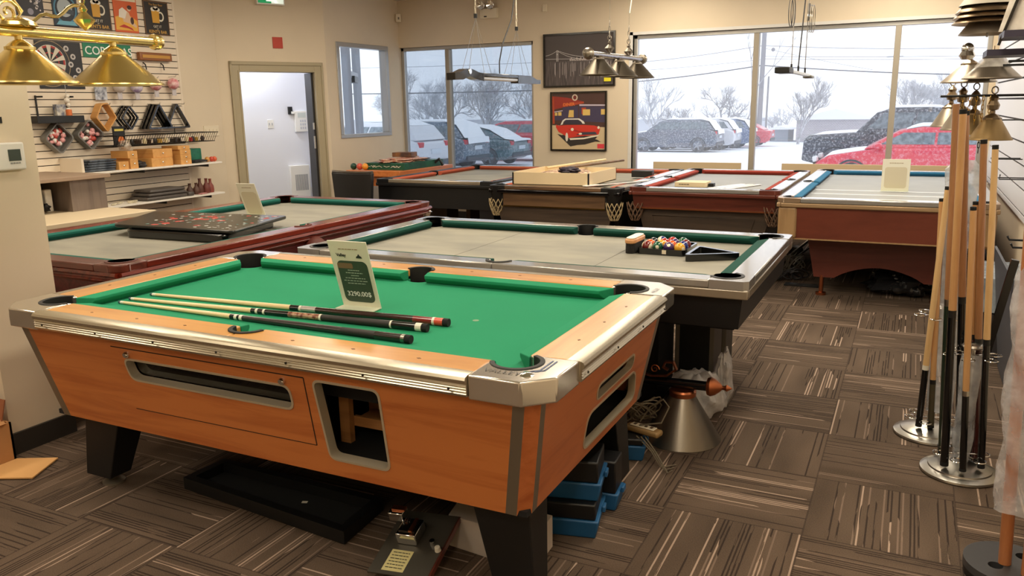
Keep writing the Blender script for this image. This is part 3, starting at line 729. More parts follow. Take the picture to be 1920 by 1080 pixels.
# 1: black table with coral cushions, far left of the row
RX=[(-5.02,-3.62,7.0,9.10),(-3.60,-2.30,6.83,9.15),(-2.245,-.955,6.93,9.15),(-.905,.575,6.44,9.38)]
x0,x1,y0,y1=RX[0]
t4,T4,B4=pool_table((x0,y0,0),y1-y0,x1-x0,.80,'plain black pool table with coral cushions, leftmost of the back row','pool table',None,'y',
    cloth=coral_cloth,bedm=slate,rail_l=black,rail_s=lam_taupe,cast=black,liner=black,cl=.16,ch=.02,trim=cab_trim(black),rw=.10)
L4,W4=y1-y0,x1-x0
apron(B4,L4,W4,.73,.52,.02,.02,black)
for cx in (.03,L4-.19):
    for cy in (.03,W4-.19): B4(MB().box(cx,cx+.16,cy,cy+.16,0,.73),'leg',black,smooth=0,bevel=.004)
# 2: walnut/black table with net pockets
x0,x1,y0,y1=RX[1]
t5,T5,B5=pool_table((x0,y0,0),y1-y0,x1-x0,.79,'walnut and black pool table with net pockets under the open white box','pool table',None,'y',
    cloth=coral_cloth,bedm=slate,rail_l=lam,rail_s=walnut,cast=black,liner=black,cl=.17,ch=.03,trim=cab_trim(black_g),rw=.10)
L5,W5=y1-y0,x1-x0
def arched_end(B,L,W,x_in,zt,zb,m,lw=.2,flip=False):
    # tapered end panel with an arch: in local y-z plane at x=x_in
    P=[(.07,zt),(.19,zb),(.40,zb)]+[(.40+(W-.80)*k/10,zb+.09*math.sin(PI*k/10)) for k in range(1,10)]+[(W-.40,zb),(W-.19,zb),(W-.07,zt)]
    return B(MB().pprism(P,(x_in,0,0),(0,1,0),(0,0,1),(1,0,0),.03),'end_panel',m,smooth=0)
B5(MB().box(.03,.05,.14,W5-.14,.60,.73),'front_rail_board',walnut,bevel=.004)
B5(MB().box(.028,.052,.14,W5-.14,.592,.603),'gold_bead',brass_d,smooth=0)
apron(B5,L5,W5,.73,.60,.035,.035,black)
arched_end(B5,L5,W5,.05,.59,.16,walnut_dk); arched_end(B5,L5,W5,L5-.09,.59,.16,walnut_dk)
for cy in (.06,W5-.10): B5(MB().add([(.1,cy,.59),(L5-.1,cy,.59),(L5-.35,cy,.2),(.35,cy,.2),(.1,cy+.04,.59),(L5-.1,cy+.04,.59),(L5-.35,cy+.04,.2),(.35,cy+.04,.2)],[(0,1,2,3),(4,5,6,7),(0,1,5,4),(1,2,6,5),(2,3,7,6),(3,0,4,7)]),'side_panel',black,smooth=0)
for cx in (.18,L5-.30): B5(MB().box(cx,cx+.12,.2,W5-.2,0,.2),'base',black,smooth=0)
for (a_,b_) in ((.06,.06),(.06,W5-.06)): net_pocket(T5,t5,a_,b_,.66)
B5(MB().lathe([(.045,.60),(.07,.70),(.08,.78)],(.07,.07,0),n=16),'corner_post',black); B5(MB().lathe([(.045,.60),(.07,.70),(.08,.78)],(.07,W5-.07,0),n=16),'corner_post',black)
# 3: dark cherry table with arched panelled end
x0,x1,y0,y1=RX[2]
t6,T6,B6=pool_table((x0,y0,0),y1-y0,x1-x0,.80,'dark cherry pool table with panelled arched end and red cushions','pool table',None,'y',
    cloth=red_cloth,bedm=slate_cool,rail_l=lam,rail_s=lam,cast=mahog_x,liner=black,cl=.16,round_=.04,trim=cab_trim(mahog_x),rw=.10)
L6,W6=y1-y0,x1-x0
apron(B6,L6,W6,.73,.62,.03,.04,mahog_x)
B6(MB().box(.025,.05,.04,W6-.04,.61,.622),'bead',copper,smooth=0)
arched_end(B6,L6,W6,.08,.61,.14,walnut_dk); arched_end(B6,L6,W6,L6-.12,.61,.14,walnut_dk)
P=[(.20,.55),(.27,.30),(.42,.30)]+[(.42+(W6-.84)*k/10,.30+.09*math.sin(PI*k/10)) for k in range(1,10)]+[(W6-.42,.30),(W6-.27,.30),(W6-.20,.55)]
m=MB(); Pp=[V((.078,a_,b_)) for a_,b_ in P]; m.tube(Pp,.006,n=6,closed=True); B6(m,'panel_moulding',walnut_dk)
for cy in (.10,W6-.14): B6(MB().box(.12,L6-.12,cy,cy+.04,.2,.62),'side_panel',walnut_dk,smooth=0)
for cx in (.2,L6-.32): B6(MB().box(cx,cx+.12,.2,W6-.2,0,.16),'base',black,smooth=0)
B6(MB().box(.14,.16,.22,W6-.22,.12,.17),'lower_rail',mahog_x,smooth=0)
for (a_,b_) in ((.05,.05),(.05,W6-.05)): net_pocket(T6,t6,a_,b_,.66,m=mat('dark_cord_net',(110,84,64),.7))
# 4: red-brown table on the right with blue cushions
x0,x1,y0,y1=RX[3]
redwood=wood('red_cherry_cabinet',(122,62,46),(100,48,36),'x',.35,.3,scale=.8,spread=5)
redwood_y=wood('red_cherry_base',(104,46,34),(82,34,26),'x',.4,.2,scale=.8,spread=5)
tanpost=wood('tan_corner_post',(176,142,100),(154,120,82),'z',.4,.2)
t7,T7,B7=pool_table((x0,y0,0),y1-y0,x1-x0,.80,'red-brown pool table with blue cushions and tan corner posts, nearest the right wall','pool table',None,'y',
    cloth=blue_cloth,bedm=slate_cool,rail_l=lam,rail_s=lam,cast=mat('bronze_casting',(176,150,124),.3,.6),liner=black,cl=.17,round_=.05,trim=cab_trim(mat('tan_rail_edge',(178,148,112),.35,.3)),rw=.105)
L7,W7=y1-y0,x1-x0
apron(B7,L7,W7,.74,.49,.02,.04,redwood)
B7(MB().box(.035,L7-.035,.035,.05,.483,.493).box(.035,.05,.035,W7-.035,.483,.493),'bead',tanpost,smooth=0)
for cx in (0,1):
    for cy in (0,1):
        X=(lambda x: L7-x) if cx else (lambda x:x); Y=(lambda y: W7-y) if cy else (lambda y:y)
        g=MB(); g.prism([(X(.012),Y(.012)),(X(.15),Y(.012)),(X(.15),Y(.15)),(X(.012),Y(.15))],.49,.735); B7(g,'corner_post',tanpost,bevel=.02,bseg=4)
for xx in (.32,L7-.35):
    P=[(.20,.49),(.27,.145),(.42,.145)]+[(.42+(W7-.84)*k/12,.145+.10*math.sin(PI*k/12)**.8) for k in range(1,12)]+[(W7-.42,.145),(W7-.27,.145),(W7-.20,.49)]
    B7(MB().pprism(P,(xx,0,0),(0,1,0),(0,0,1),(1,0,0),.03),'base_panel',redwood_y,smooth=0)
B7(MB().box(.35,L7-.35,.30,.33,.2,.49).box(.35,L7-.35,W7-.33,W7-.30,.2,.49),'side_panel',redwood_y,smooth=0)
for cx in (.335,L7-.335):
    for cy in (.33,W7-.33):
        B7(MB().cyl((cx,cy,.02),(cx,cy,.16),.017,n=12).cyl((cx,cy,0),(cx,cy,.02),.04,n=16),'levelling_foot',copper)
m=MB()
for k in range(1,4): m.box(.16+.0+k*.33,.16+k*.33+.03,.16,W7-.16,.7552,.757)
B7(m,'slate_tape',mat('white_seam_tape',(226,230,236),.6),smooth=0)
# ================= left wall
XS=-7.10
slat_b=mat('slatwall_board',(226,212,192),.55); slat_d=mat('slatwall_groove',(44,32,26),.8)
def slatwall(name,x,y0,y1,z0,z1,pitch,phase,face,label,boardm,grv=.008):
    t=thing(name,(x,(y0+y1)/2,z0),label,'slatwall')
    s=1 if face>0 else -1
    a,b=sorted((x+s*.001,x+s*.008)); MB().box(a,b,y0,y1,z0,z1).build('groove_backing',slat_d,t,smooth=0)
    g=MB(); z=z0; k0=math.floor((z0-phase)/pitch); lo=z0
    a,b=sorted((x+s*.008,x+s*.018))
    k=k0+1
    while lo<z1:
        zz=phase+k*pitch
        hi=min(zz-grv/2,z1)
        if hi>lo: g.box(a,b,y0,y1,lo,hi)
        lo=zz+grv/2; k+=1
    g.build('slat_boards',boardm,t,smooth=0)
    return t
slatwall('slatwall_panel',XS,3.3,6.44,.05,2.93,.0653,1.905,1,'white slatwall panel covering the left wall behind the counter',slat_b)
struct('trim_2',box(XS,XS+.02,6.44,6.465,.05,2.93),slat_b)
XW_=XS+.02
# tin signs
def col(n,c,**k): return mat(n,c,.5,**k)
def flat(mb,y0,y1,z0,z1,x,t=.002): return mb.box(x,x+t,y0,y1,z0,z1)
def sign_plate(y0,y1,z0,z1,m,label,name='tin_sign',cat='sign',group=None,t=.006):
    r=thing(name,(XW_,(y0+y1)/2,z0),label,cat,group)
    MB().box(XW_,XW_+t,y0,y1,z0,z1).build('plate',m,r,bevel=.001)
    return r
XF=XW_+.0065
def poly_art(r,parts,y0,z0,sc,x=None):
    x=x or XF
    for i,(nm,c,polys) in enumerate(parts):
        g=MB()
        for P in polys: g.pprism(P,(x+.0004*i,y0,z0),(0,sc,0),(0,0,sc),(1,0,0),.0006)
        g.build(nm,c if not isinstance(c,tuple) else col('ink_%d_%d_%d'%c,c),r,smooth=0)
def circ(cx,cy,rx,ry=None,n=20): ry=ry or rx; return [(cx+rx*math.cos(2*PI*i/n),cy+ry*math.sin(2*PI*i/n)) for i in range(n)]
gold_ink=(206,160,72)
def beer_sign(y0,y1,z0,z1,label):
    r=sign_plate(y0,y1,z0,z1,col('sign_black',(38,32,28)),label)
    w=y1-y0;h=z1-z0
    poly_art(r,[('border',(120,84,44),[[(.0,.0),(w,.0),(w,.008),(.0,.008)],[(0,h-.008),(w,h-.008),(w,h),(0,h)],[(0,0),(.008,0),(.008,h),(0,h)],[(w-.008,0),(w,0),(w,h),(w-.008,h)]]),
      ('mug_handle',(232,226,208),[circ(w*.66,h*.56,w*.14,h*.15)]),('handle_hole',(38,32,28),[circ(w*.66,h*.56,w*.09,h*.10)]),
      ('mug',(214,160,50),[[(w*.32,h*.36),(w*.60,h*.36),(w*.62,h*.74),(w*.30,h*.74)]]),
      ('foam',(240,234,216),[circ(w*.38,h*.76,w*.10,h*.06),circ(w*.48,h*.79,w*.11,h*.06),circ(w*.57,h*.76,w*.09,h*.055)])],y0,z0,1)
    g=MB(); text(g,'The Best Beer',.030,(XF,y0+w/2,z0+h*.87),(0,1,0),(0,0,1),.002,'CENTER'); g.build('lettering',col('ink_206_160_72',gold_ink),r,smooth=0)
    g=MB(); text(g,'GET IT',.034,(XF,y0+w/2,z0+h*.22),(0,1,0),(0,0,1),.002,'CENTER'); text(g,'AT',.016,(XF,y0+w/2,z0+h*.165),(0,1,0),(0,0,1),.002,'CENTER'); g.build('lettering',col('ink_cream',(236,228,206)),r,smooth=0)
    g=MB(); text(g,"KENT'S BAR",.042,(XF,y0+w/2,z0+h*.055),(0,1,0),(0,0,1),.002,'CENTER',.0008); g.build('lettering',col('ink_206_160_72',gold_ink),r,smooth=0)
    return r
r=sign_plate(4.70,4.995,2.36,2.70,col('sign_charcoal',(52,52,60)),'dark tin sign with grey blotches, leftmost on the slatwall')
random.seed(3)
poly_art(r,[('print',(150,150,168),[circ(random.uniform(.12,.28),random.uniform(.03,.30),random.uniform(.012,.03)) for _ in range(12)]),('print',(214,208,210),[circ(random.uniform(.12,.28),random.uniform(.03,.3),random.uniform(.006,.014)) for _ in range(16)])],4.70,2.36,1)
r=sign_plate(5.08,5.33,2.30,2.62,col('sign_navy',(34,48,66)),'blue tin sign with a big silver helmet shape, second from the left')
poly_art(r,[('print',(72,134,168),[circ(.125,.15,.115,.13)]),('print',(26,34,48),[circ(.125,.15,.10,.112)]),('print',(176,188,196),[circ(.12,.16,.075,.08)]),('print',(60,72,86),[[(.10,.12),(.20,.10),(.21,.14),(.12,.17)]]),('print',(112,180,206),[[(.02,.01),(.23,.01),(.20,.045),(.05,.045)]])],5.08,2.30,1)
g=MB(); text(g,'ROOM',.05,(XF+.001,5.205,2.585),(0,1,0),(0,0,1),.002,'CENTER'); g.build('lettering',col('ink_pale_blue',(150,206,226)),r,smooth=0)
beer_sign(5.39,5.68,2.29,2.62,'black beer mug tin sign directly above the brass lamp finial')
r=sign_plate(5.72,5.99,2.29,2.62,col('sign_orange',(214,96,40)),'orange and yellow pin-up tin sign between the two beer signs')
poly_art(r,[('print',(236,178,64),[[(.01,.02),(.26,.02),(.26,.12),(.14,.18),(.01,.14)]]),('print',(236,224,196),[[(.01,.295),(.26,.295),(.26,.32),(.01,.32)]]),('figure',(226,190,156),[[(.10,.10),(.16,.09),(.24,.05),(.25,.07),(.19,.13),(.17,.19),(.12,.22),(.08,.18)],circ(.175,.225,.022)]),('figure',(240,232,220),[[(.05,.14),(.12,.13),(.15,.20),(.10,.235),(.06,.21)]]),('figure',(70,36,26),[circ(.182,.240,.026,.02),circ(.20,.115,.02,.035)]),('figure',(190,44,34),[[(.04,.05),(.15,.04),(.21,.02),(.19,.045),(.10,.075)]])],5.72,2.29,1)
beer_sign(6.07,6.375,2.29,2.62,'black beer mug tin sign at the right edge of the slatwall')
# dartboard poster
r=sign_plate(4.86,5.31,1.74,2.16,col('poster_black',(34,34,38)),'black poster with a dartboard picture and game icons, above the wall shelf','poster','poster')
DC=(.13,.235)
poly_art(r,[('print',(150,130,96),[circ(.12,.22,.205,.205,40)]),('print',(40,40,44),[circ(.12,.22,.198,.198,40)]),('print',(214,206,190),[circ(*DC,.150,n=40)])],4.86,1.74,1)
ink=MB(); inr=MB()
for k in range(20):
    a0=2*PI*(k-.5)/20;a1=2*PI*(k+.5)/20
    if k%2==0: ink.pprism([(DC[0],DC[1])]+[(DC[0]+.128*math.cos(a),DC[1]+.128*math.sin(a)) for a in (a0,a1)],(XF+.0014,4.86,1.74),(0,1,0),(0,0,1),(1,0,0),.0004)
    for ra,rb in ((.128,.146),(.078,.088)):
        if k%2==0: inr.pprism([(DC[0]+r_*math.cos(a),DC[1]+r_*math.sin(a)) for r_,a in ((ra,a0),(rb,a0),(rb,a1),(ra,a1))],(XF+.002,4.86,1.74),(0,1,0),(0,0,1),(1,0,0),.0004)
ink.build('dartboard_print',col('ink_black',(26,24,24)),r,smooth=0); inr.build('dartboard_print',col('ink_red',(168,44,40)),r,smooth=0)
poly_art(r,[('icon_print',(196,192,190),[circ(.30,.36,.026),circ(.36,.29,.026),circ(.33,.22,.026),circ(.40,.17,.026),circ(.36,.10,.026),circ(.405,.05,.02)])],4.86,1.74,1,XF+.0012)
poly_art(r,[('icon_print',(70,66,66),[circ(.30,.36,.012),circ(.36,.29,.012),circ(.33,.22,.012),circ(.40,.17,.012),circ(.36,.10,.012)])],4.86,1.74,1,XF+.0020)
# street sign
r=sign_plate(5.335,5.865,2.035,2.165,col('street_green',(24,124,88)),'green street-name sign partly hidden behind the brass lampshade','street_sign','sign')
g=MB(); text(g,'CORONAS',.108,(XF,5.35,2.062),(0,1,0),(0,0,1),.002,bold=.001); g.build('lettering',col('ink_white',(236,240,236)),r,smooth=0)
# brown carved sign with rail
r=thing('wooden_plaque',(XW_,6.12,2.0),'brown and gold wooden plaque on hooks right of the green sign','plaque')
MB().box(XW_,XW_+.05,5.93,6.33,2.03,2.11).build('board',wood('plaque_wood',(150,92,44),(110,60,28),'y'),r,bevel=.008)
MB().box(XW_+.05,XW_+.054,5.96,6.30,2.055,2.085).build('gold_panel',col('ink_gold2',(190,140,60)),r,smooth=0)
for yy in (6.0,6.22): MB().tube([(XW_,yy,2.01),(XW_+.03,yy,1.99),(XW_+.04,yy,1.94)],.006,n=6).build('hook',black,r)
# hanging ball packs (pink domes with white stalks)
pk_p=film('pack_pink_film',(226,150,160),.6); pk_c=mat('pack_ball_pink',(206,120,128),.5,c2=(232,200,200),nscale=30)
def pack(y,z,label,c,n):
    r=thing('dart_flight_pack',(XW_,y,z-.09),label,'blister pack','packs on slatwall hooks')
    MB().ball((XW_+.06,y,z+.03),.058,16,10).build('ball',c,r)
    MB().box(XW_+.055,XW_+.065,y-.025,y+.025,z-.09,z-.01).build('card',mat('pack_card',(206,200,204),.4,alpha=.75),r)
    MB().tube([(XW_,y,z+.10),(XW_+.10,y,z+.10),(XW_+.11,y,z+.115)],.003,n=5).build('hook',steel,r)
pack(6.30,1.775,'round pink pack hanging at the right edge of the slatwall',pk_c,1)
pack(6.075,1.76,'pink pack hanging second from the right edge, half behind the lampshade',pk_c,1)
pack(5.84,1.735,'clear pack with violet rim hanging in the middle of the row',mat('pack_violet',(160,140,190),.4,c2=(220,214,220),nscale=30),1)
pack(5.635,1.735,'plain clear pack hanging right of the small picture card',mat('pack_clear',(206,196,190),.3),1)
r=thing('picture_card',(XW_,5.455,1.64),'small grey-blue picture card hanging under the brass lampshade','card')
MB().box(XW_+.02,XW_+.026,5.39,5.52,1.64,1.76).build('card',mat('card_print',(70,76,96),.5,c2=(200,204,214),nscale=22),r)
MB().tube([(XW_,5.455,1.77),(XW_+.06,5.455,1.77)],.003,n=5).build('hook',steel,r)
# chenille white charm
r=thing('white_ornament',(XW_,5.07,1.52),'white crocheted ornament hanging over the black wall shelf','ornament')
g=MB()
for k,(dz,rr) in enumerate(((.0,.026),(.05,.02),(.09,.026),(.13,.02))): g.ball((XW_+.05,5.07+.01*(k%2),1.545+dz),rr,10,7)
g.build('bead_body',mat('ornament_white',(232,226,214),.8),r); MB().tube([(XW_+.05,5.07,1.68),(XW_+.05,5.07,1.78)],.002,n=4).build('string',steel,r)
# black wall shelf with items
r=thing('wall_shelf',(XW_,4.98,1.43),'black floating wall shelf with brackets left of the wooden rack','shelf')
MB().box(XW_,XW_+.14,4.70,5.16,1.435,1.50).build('shelf_board',black,r,bevel=.003)
for yy in (4.80,5.10): 
    MB().box(XW_,XW_+.012,yy-.006,yy+.006,1.50,1.68).build('bracket',black,r); MB().box(XW_,XW_+.10,yy-.006,yy+.006,1.66,1.675).build('bracket_arm',black,r)
r=MB().box(XW_+.04,XW_+.09,4.93,5.02,1.50,1.60).build('chalk_box',mat('chalk_blue_box',(44,62,104),.5,c2=(216,210,196),nscale=18),None,'small blue and white box on the black wall shelf','box')
r=MB().lathe([(0,0),(.026,0),(.026,.05),(.02,.055),(0,.055)],(XW_+.10,5.04,1.50),n=16).build('jar',mat('jar_orange',(214,116,60),.4),None,'short orange jar on the black wall shelf','jar')
# net basket packs (diamond trays)
def tray_pack(y,z,label):
    r=thing('ball_bag_pack',(XW_,y,z-.13),label,'basket pack')
    c=V((XW_+.06,y,z)); u=V((0,1,1)).normalized(); v=V((0,-1,1)).normalized()
    P=rrect(-.095,.095,-.095,.095,.03)
    outer=[(a*1.12,b*1.12) for a,b in P]
    MB().holed(outer,[P],c+V((.03,0,0)),u,v,(-1,0,0),.08).build('tray_rim',mat('grey_tray',(112,110,106),.5),r)
    MB().pprism(P,c-V((.045,0,0)),u,v,(1,0,0),.006).build('tray_back',mat('grey_tray',(112,110,106),.5),r)
    g=MB(); random.seed(int(y*100))
    cs=[mat('sweet_pink',(222,160,160),.4),mat('sweet_white',(230,224,216),.4),mat('sweet_dark',(70,60,54),.4),mat('sweet_red',(180,70,60),.4)]
    for k in range(26):
        a,b=random.uniform(-.075,.075),random.uniform(-.075,.075)
        q=MB() ; 
        g.mi=random.choice((0,0,1,1,2,3) if a<0 else (0,1,1,3,0))
        g.ball(c+u*a+v*b+V((-.015,0,0)),random.uniform(.016,.024),8,6)
    o=g.build('packets',cs,r); o['kind']='stuff'
tray_pack(4.925,1.30,'diamond-hung grey tray of pink and white packets, left of two, by the pillar')
tray_pack(5.245,1.32,'diamond-hung grey tray of white and red packets, right of two')
# rack frames on hooks
def frame_poly(pts,th,y,z,depth,m,label,name,x0=None,group=None,inner_scale=None,r=.02):
    x0=XW_+.02 if x0 is None else x0
    P=rpoly(pts,r); cx=sum(p[0] for p in pts)/len(pts); cz=sum(p[1] for p in pts)/len(pts)
    # offset by thickness toward the centre
    n=len(pts); ins=[]
    for i in range(n):
        p=V((*pts[i],0));a=V((*pts[i-1],0));b=V((*pts[(i+1)%n],0)); d1=(p-a).normalized(); d2=(b-p).normalized(); n1=V((-d1.y,d1.x,0)); n2=V((-d2.y,d2.x,0))
        bis=(n1+n2).normalized(); k=th/max(bis.dot(n1),.3); q=p+bis*k
        ins.append((q.x,q.y))
    Q=rpoly(ins,r*.6)
    return MB().holed(P,[Q],(x0,y,z),(0,1,0),(0,0,1),(1,0,0),depth)
diamond=[(0,-.135),(.075,-.05),(.075,.05),(0,.135),(-.075,.05),(-.075,-.05)]
diamond=[(0,-.135),(.12,0),(0,.135),(-.12,0)]
o=frame_poly([(0,-.135),(.085,-.095),(.118,.0),(.06,.12),(0,.14),(-.03,.12),(-.118,.0),(-.06,-.12)] if 0 else [(-.005,-.14),(.115,.0),(.03,.14),(-.04,.13),(-.115,.0)],.012,5.42,1.475,.09,pine,'','x')
o.build('diamond_rack',pine,None,'pale wooden diamond ball rack hanging at the left of the rack row','ball rack')
for k in range(3):
    o=frame_poly([(0,-.125),(.10,-.0),(0,.125),(-.10,0)],.012,5.66+.014*k,1.468,.022,black,'','x',x0=XW_+.02+.034*k)
    o.build('diamond_rack',black_g,None,['black plastic diamond rack, rearmost of the hanging three','black plastic diamond rack, middle of the hanging three','black plastic diamond rack, frontmost of the hanging three'][k],'ball rack','black diamond racks')
tri=[(-.16,-.125),(.16,-.125),(0,.14)]
for k in range(3):
    o=frame_poly(tri,.016,6.0+.012*k,1.475,.035,black,'','x',x0=XW_+.02+.04*k,r=.03)
    o.build('triangle_rack',black_g,None,['rearmost black triangle rack of the stack in the middle','middle black triangle rack of the stack in the middle','front black triangle rack of the stack in the middle'][k],'ball rack','black triangle racks')
o=frame_poly(tri,.016,6.31,1.475,.05,black,'','x',x0=XW_+.02,r=.03); o.build('triangle_rack',black_g,None,'single black triangle rack hanging at the right edge','ball rack','black triangle racks')
for i,(y,z) in enumerate(((5.42,1.60),(5.67,1.585),(6.0,1.60),(6.31,1.60))): 
    MB().tube([(XW_-.005,y,z),(XW_+.17,y,z-.004),(XW_+.18,y,z+.01)],.004,n=6).build('peg_hook',steel,None,'metal peg hook holding '+['the wooden diamond rack','the black diamond racks','the stack of black triangle racks','the single black triangle rack'][i],'hook')
# wire basket shelf
r=thing('wire_basket',(XW_,5.98,1.2),'long black wire basket with trinkets under the hanging racks','wire basket')
y0,y1=5.32,6.62; g=MB()
for zz,dx in ((1.30,.30),(1.205,.24)):
    g.tube([(XW_+.01,y0,zz),(XW_+dx,y0+.03,zz),(XW_+dx,y1,zz),(XW_+.01,y1,zz)],.004,n=5,closed=True)
k=0
yy=y0+.03
while yy<y1: g.tube([(XW_+.30,yy,1.30),(XW_+.24,yy,1.205),(XW_+.01,yy,1.205)],.0022,n=4); yy+=.03
g.build('wires',black,r)
MB().tube([(XW_+.01,5.6,1.37),(XW_+.01,5.6,1.30)],.004,n=5).tube([(XW_+.01,6.3,1.37),(XW_+.01,6.3,1.30)],.004,n=5).build('bracket',black,r)
b=thing('game_book',(XW_+.15,5.50,1.21),'black book with orange picture and yellow lettering in the wire basket','book')
c=V((XW_+.16,5.49,1.30)); MB().obox(c,(0,1,0),(0,0,1),(1,0,0),.13,.18,.012).build('cover',black,b,smooth=0)
MB().pprism(circ(0,0,.035),(c.x+.0065,c.y+.015,c.z-.04),(0,1,0),(0,0,1),(1,0,0),.001).build('cover_print',col('ink_orange',(204,110,50)),b); MB().box(c.x+.0065,c.x+.0075,c.y-.05,c.y+.05,c.z+.045,c.z+.065).build('cover_lettering',col('ink_yel',(206,190,90)),b)
random.seed(8)
tr_c=[((40,36,34),'black'),((176,48,40),'red'),((150,110,60),'brown'),((206,190,150),'cream'),((60,44,36),'dark brown'),((196,160,80),'yellow')]
for k in range(16):
    y=5.60+.062*k+random.uniform(-.01,.01); c,nm=random.choice(tr_c); x=XW_+random.uniform(.10,.2)
    g=MB().lathe([(0,0),(.018,0),(.022,.03),(.014,.05),(0,.052)],(x,y,1.21),n=10) if k%2 else MB().obox((x,y,1.21+.021),(1,.5,0),(-.5,1,0),(0,0,1),.06,.035,.04)
    g.build('trinket',mat('trinket_'+nm.replace(' ','_'),c,.4),None,'small %s trinket in the black wire basket, %s place from the left'%(nm,['first','second','third','fourth','fifth','sixth','seventh','eighth','ninth','tenth','eleventh','twelfth','thirteenth','fourteenth','fifteenth','sixteenth'][k]),'trinket','trinkets in the wire basket')
# shelf 1 with boxes (z .945)
def wshelf(y0,y1,z,label,d=.34):
    r=thing('display_shelf',(XW_,(y0+y1)/2,z-.02),label,'shelf')
    MB().box(XW_,XW_+d,y0,y1,z-.018,z).build('shelf_board',mat('white_shelf',(232,226,216),.45),r,bevel=.002)
    for yy in (y0+.25,(y0+y1)/2,y1-.18): MB().box(XW_,XW_+d-.02,yy-.006,yy+.006,z-.045,z-.018).build('bracket',black,r)
    return r
wshelf(4.6,6.60,.985,'white upper display shelf crowded with wooden boxes'); wshelf(5.05,6.60,.655,'white lower display shelf with bottles and folded cover')
zs=.985
def wbox(y0,y1,z0,z1,label,x0=.06,x1=.30,m=pine):
    r=thing('dart_box',(XW_+(x0+x1)/2,(y0+y1)/2,z0),label,'wooden box','wooden boxes on the upper shelf')
    MB().box(XW_+x0,XW_+x1,y0,y1,z0,z1).build('case',m,r,bevel=.003)
    MB().ball((XW_+x1+.002,(y0+y1)/2,(z0+z1)/2),.010,10,6).build('clasp',chrome,r)
wbox(5.34,5.45,zs,zs+.075,'small wooden box at the left, bottom in front of the plastic bags')
wbox(5.47,5.56,zs,zs+.10,'tall wooden box left group, bottom one'); wbox(5.45,5.56,zs+.10,zs+.17,'wooden box left group, top one')
wbox(5.72,5.98,zs,zs+.085,'long wooden box in the middle, bottom one',.0,.30); wbox(5.76,6.0,zs+.085,zs+.17,'long wooden box in the middle, top one',.0,.28)
wbox(6.08,6.22,zs,zs+.05,'right group wooden box, bottom of four'); wbox(6.08,6.22,zs+.05,zs+.10,'right group wooden box, second of four'); wbox(6.08,6.22,zs+.10,zs+.15,'right group wooden box, third of four'); wbox(6.06,6.21,zs+.15,zs+.19,'right group wooden box, top of four')
for k in range(5):
    MB().obox((XW_+.17,5.155+.005*k,zs+.012+.022*k),(1,.05*k-.1,0),(-.05*k+.1,1,0),(0,0,1),.24,.31,.018).build('dart_wallet',mat('dark_blue_plastic_bag',(40,46,56),.25,c2=(90,98,108),nscale=14),None,'flat dark plastic-wrapped wallet, number %s from the bottom of the pile beside the hutch'%['one','two','three','four','five'][k],'wallet','dark wallets on the upper shelf',bevel=.004)
MB().box(XW_+.0,XW_+.30,4.95,4.975,zs,zs+.13).build('shelf_divider',slat_b,None,'short pale divider board at the left end of the upper shelf','divider')
def crumple(c,rx,ry,rz,m,name,label,cat,seed=0,amp=.35,parent=None,fr=2.2,n=24):
    g=MB().ball((0,0,0),1,n,14)
    for i,v_ in enumerate(g.v):
        d=v_.normalized(); k=1+amp*mnoise.noise(d*fr+V((seed,0,0)))+amp*.5*mnoise.noise(d*fr*2.7+V((seed,4,0)))+amp*.3*mnoise.noise(d*fr*6+V((seed,9,0)))
        z=d.z*rz*k
        g.v[i]=V((c[0]+d.x*rx*k,c[1]+d.y*ry*k,max(c[2]+z,c[2]-rz*.8)))
    return g.build(name,m,parent,label,cat,smooth=50)
crumple((XW_+.2,5.505,zs+.22),.07,.05,.05,film('clear_bag_film',(226,214,200),.55),'clear_plastic_bag','crumpled clear plastic bag on top of the left wooden boxes','plastic bag',1)
crumple((XW_+.18,5.64,zs+.03),.10,.07,.035,mat('black_pouch',(40,36,36),.5),'black_pouch','black pouch heap between the wooden box groups','pouch',2)
MB().box(XW_+.06,XW_+.22,6.25,6.44,zs+.0,zs+.15).build('green_pack',mat('green_foil',(30,110,84),.3,c2=(20,70,56),nscale=16),None,'green wrapped pack on the upper shelf near its right end','pack',bevel=.01)
crumple((XW_+.28,6.34,zs+.02),.04,.10,.015,mat('dark_gloves',(36,36,40),.6),'black_glove','dark gloves lying under the green pack','glove',4)
for k,(y,c,nm) in enumerate(((6.47,(196,140,70),'tan'),(6.53,(190,70,50),'red'),(6.57,(206,96,60),'orange'))):
    MB().ball((XW_+.26,y,zs+.028),.028,14,8).build('practice_ball',mat('ball_'+nm,c,.3),None,nm+' ball at the right end of the upper shelf','ball','balls on the upper shelf')
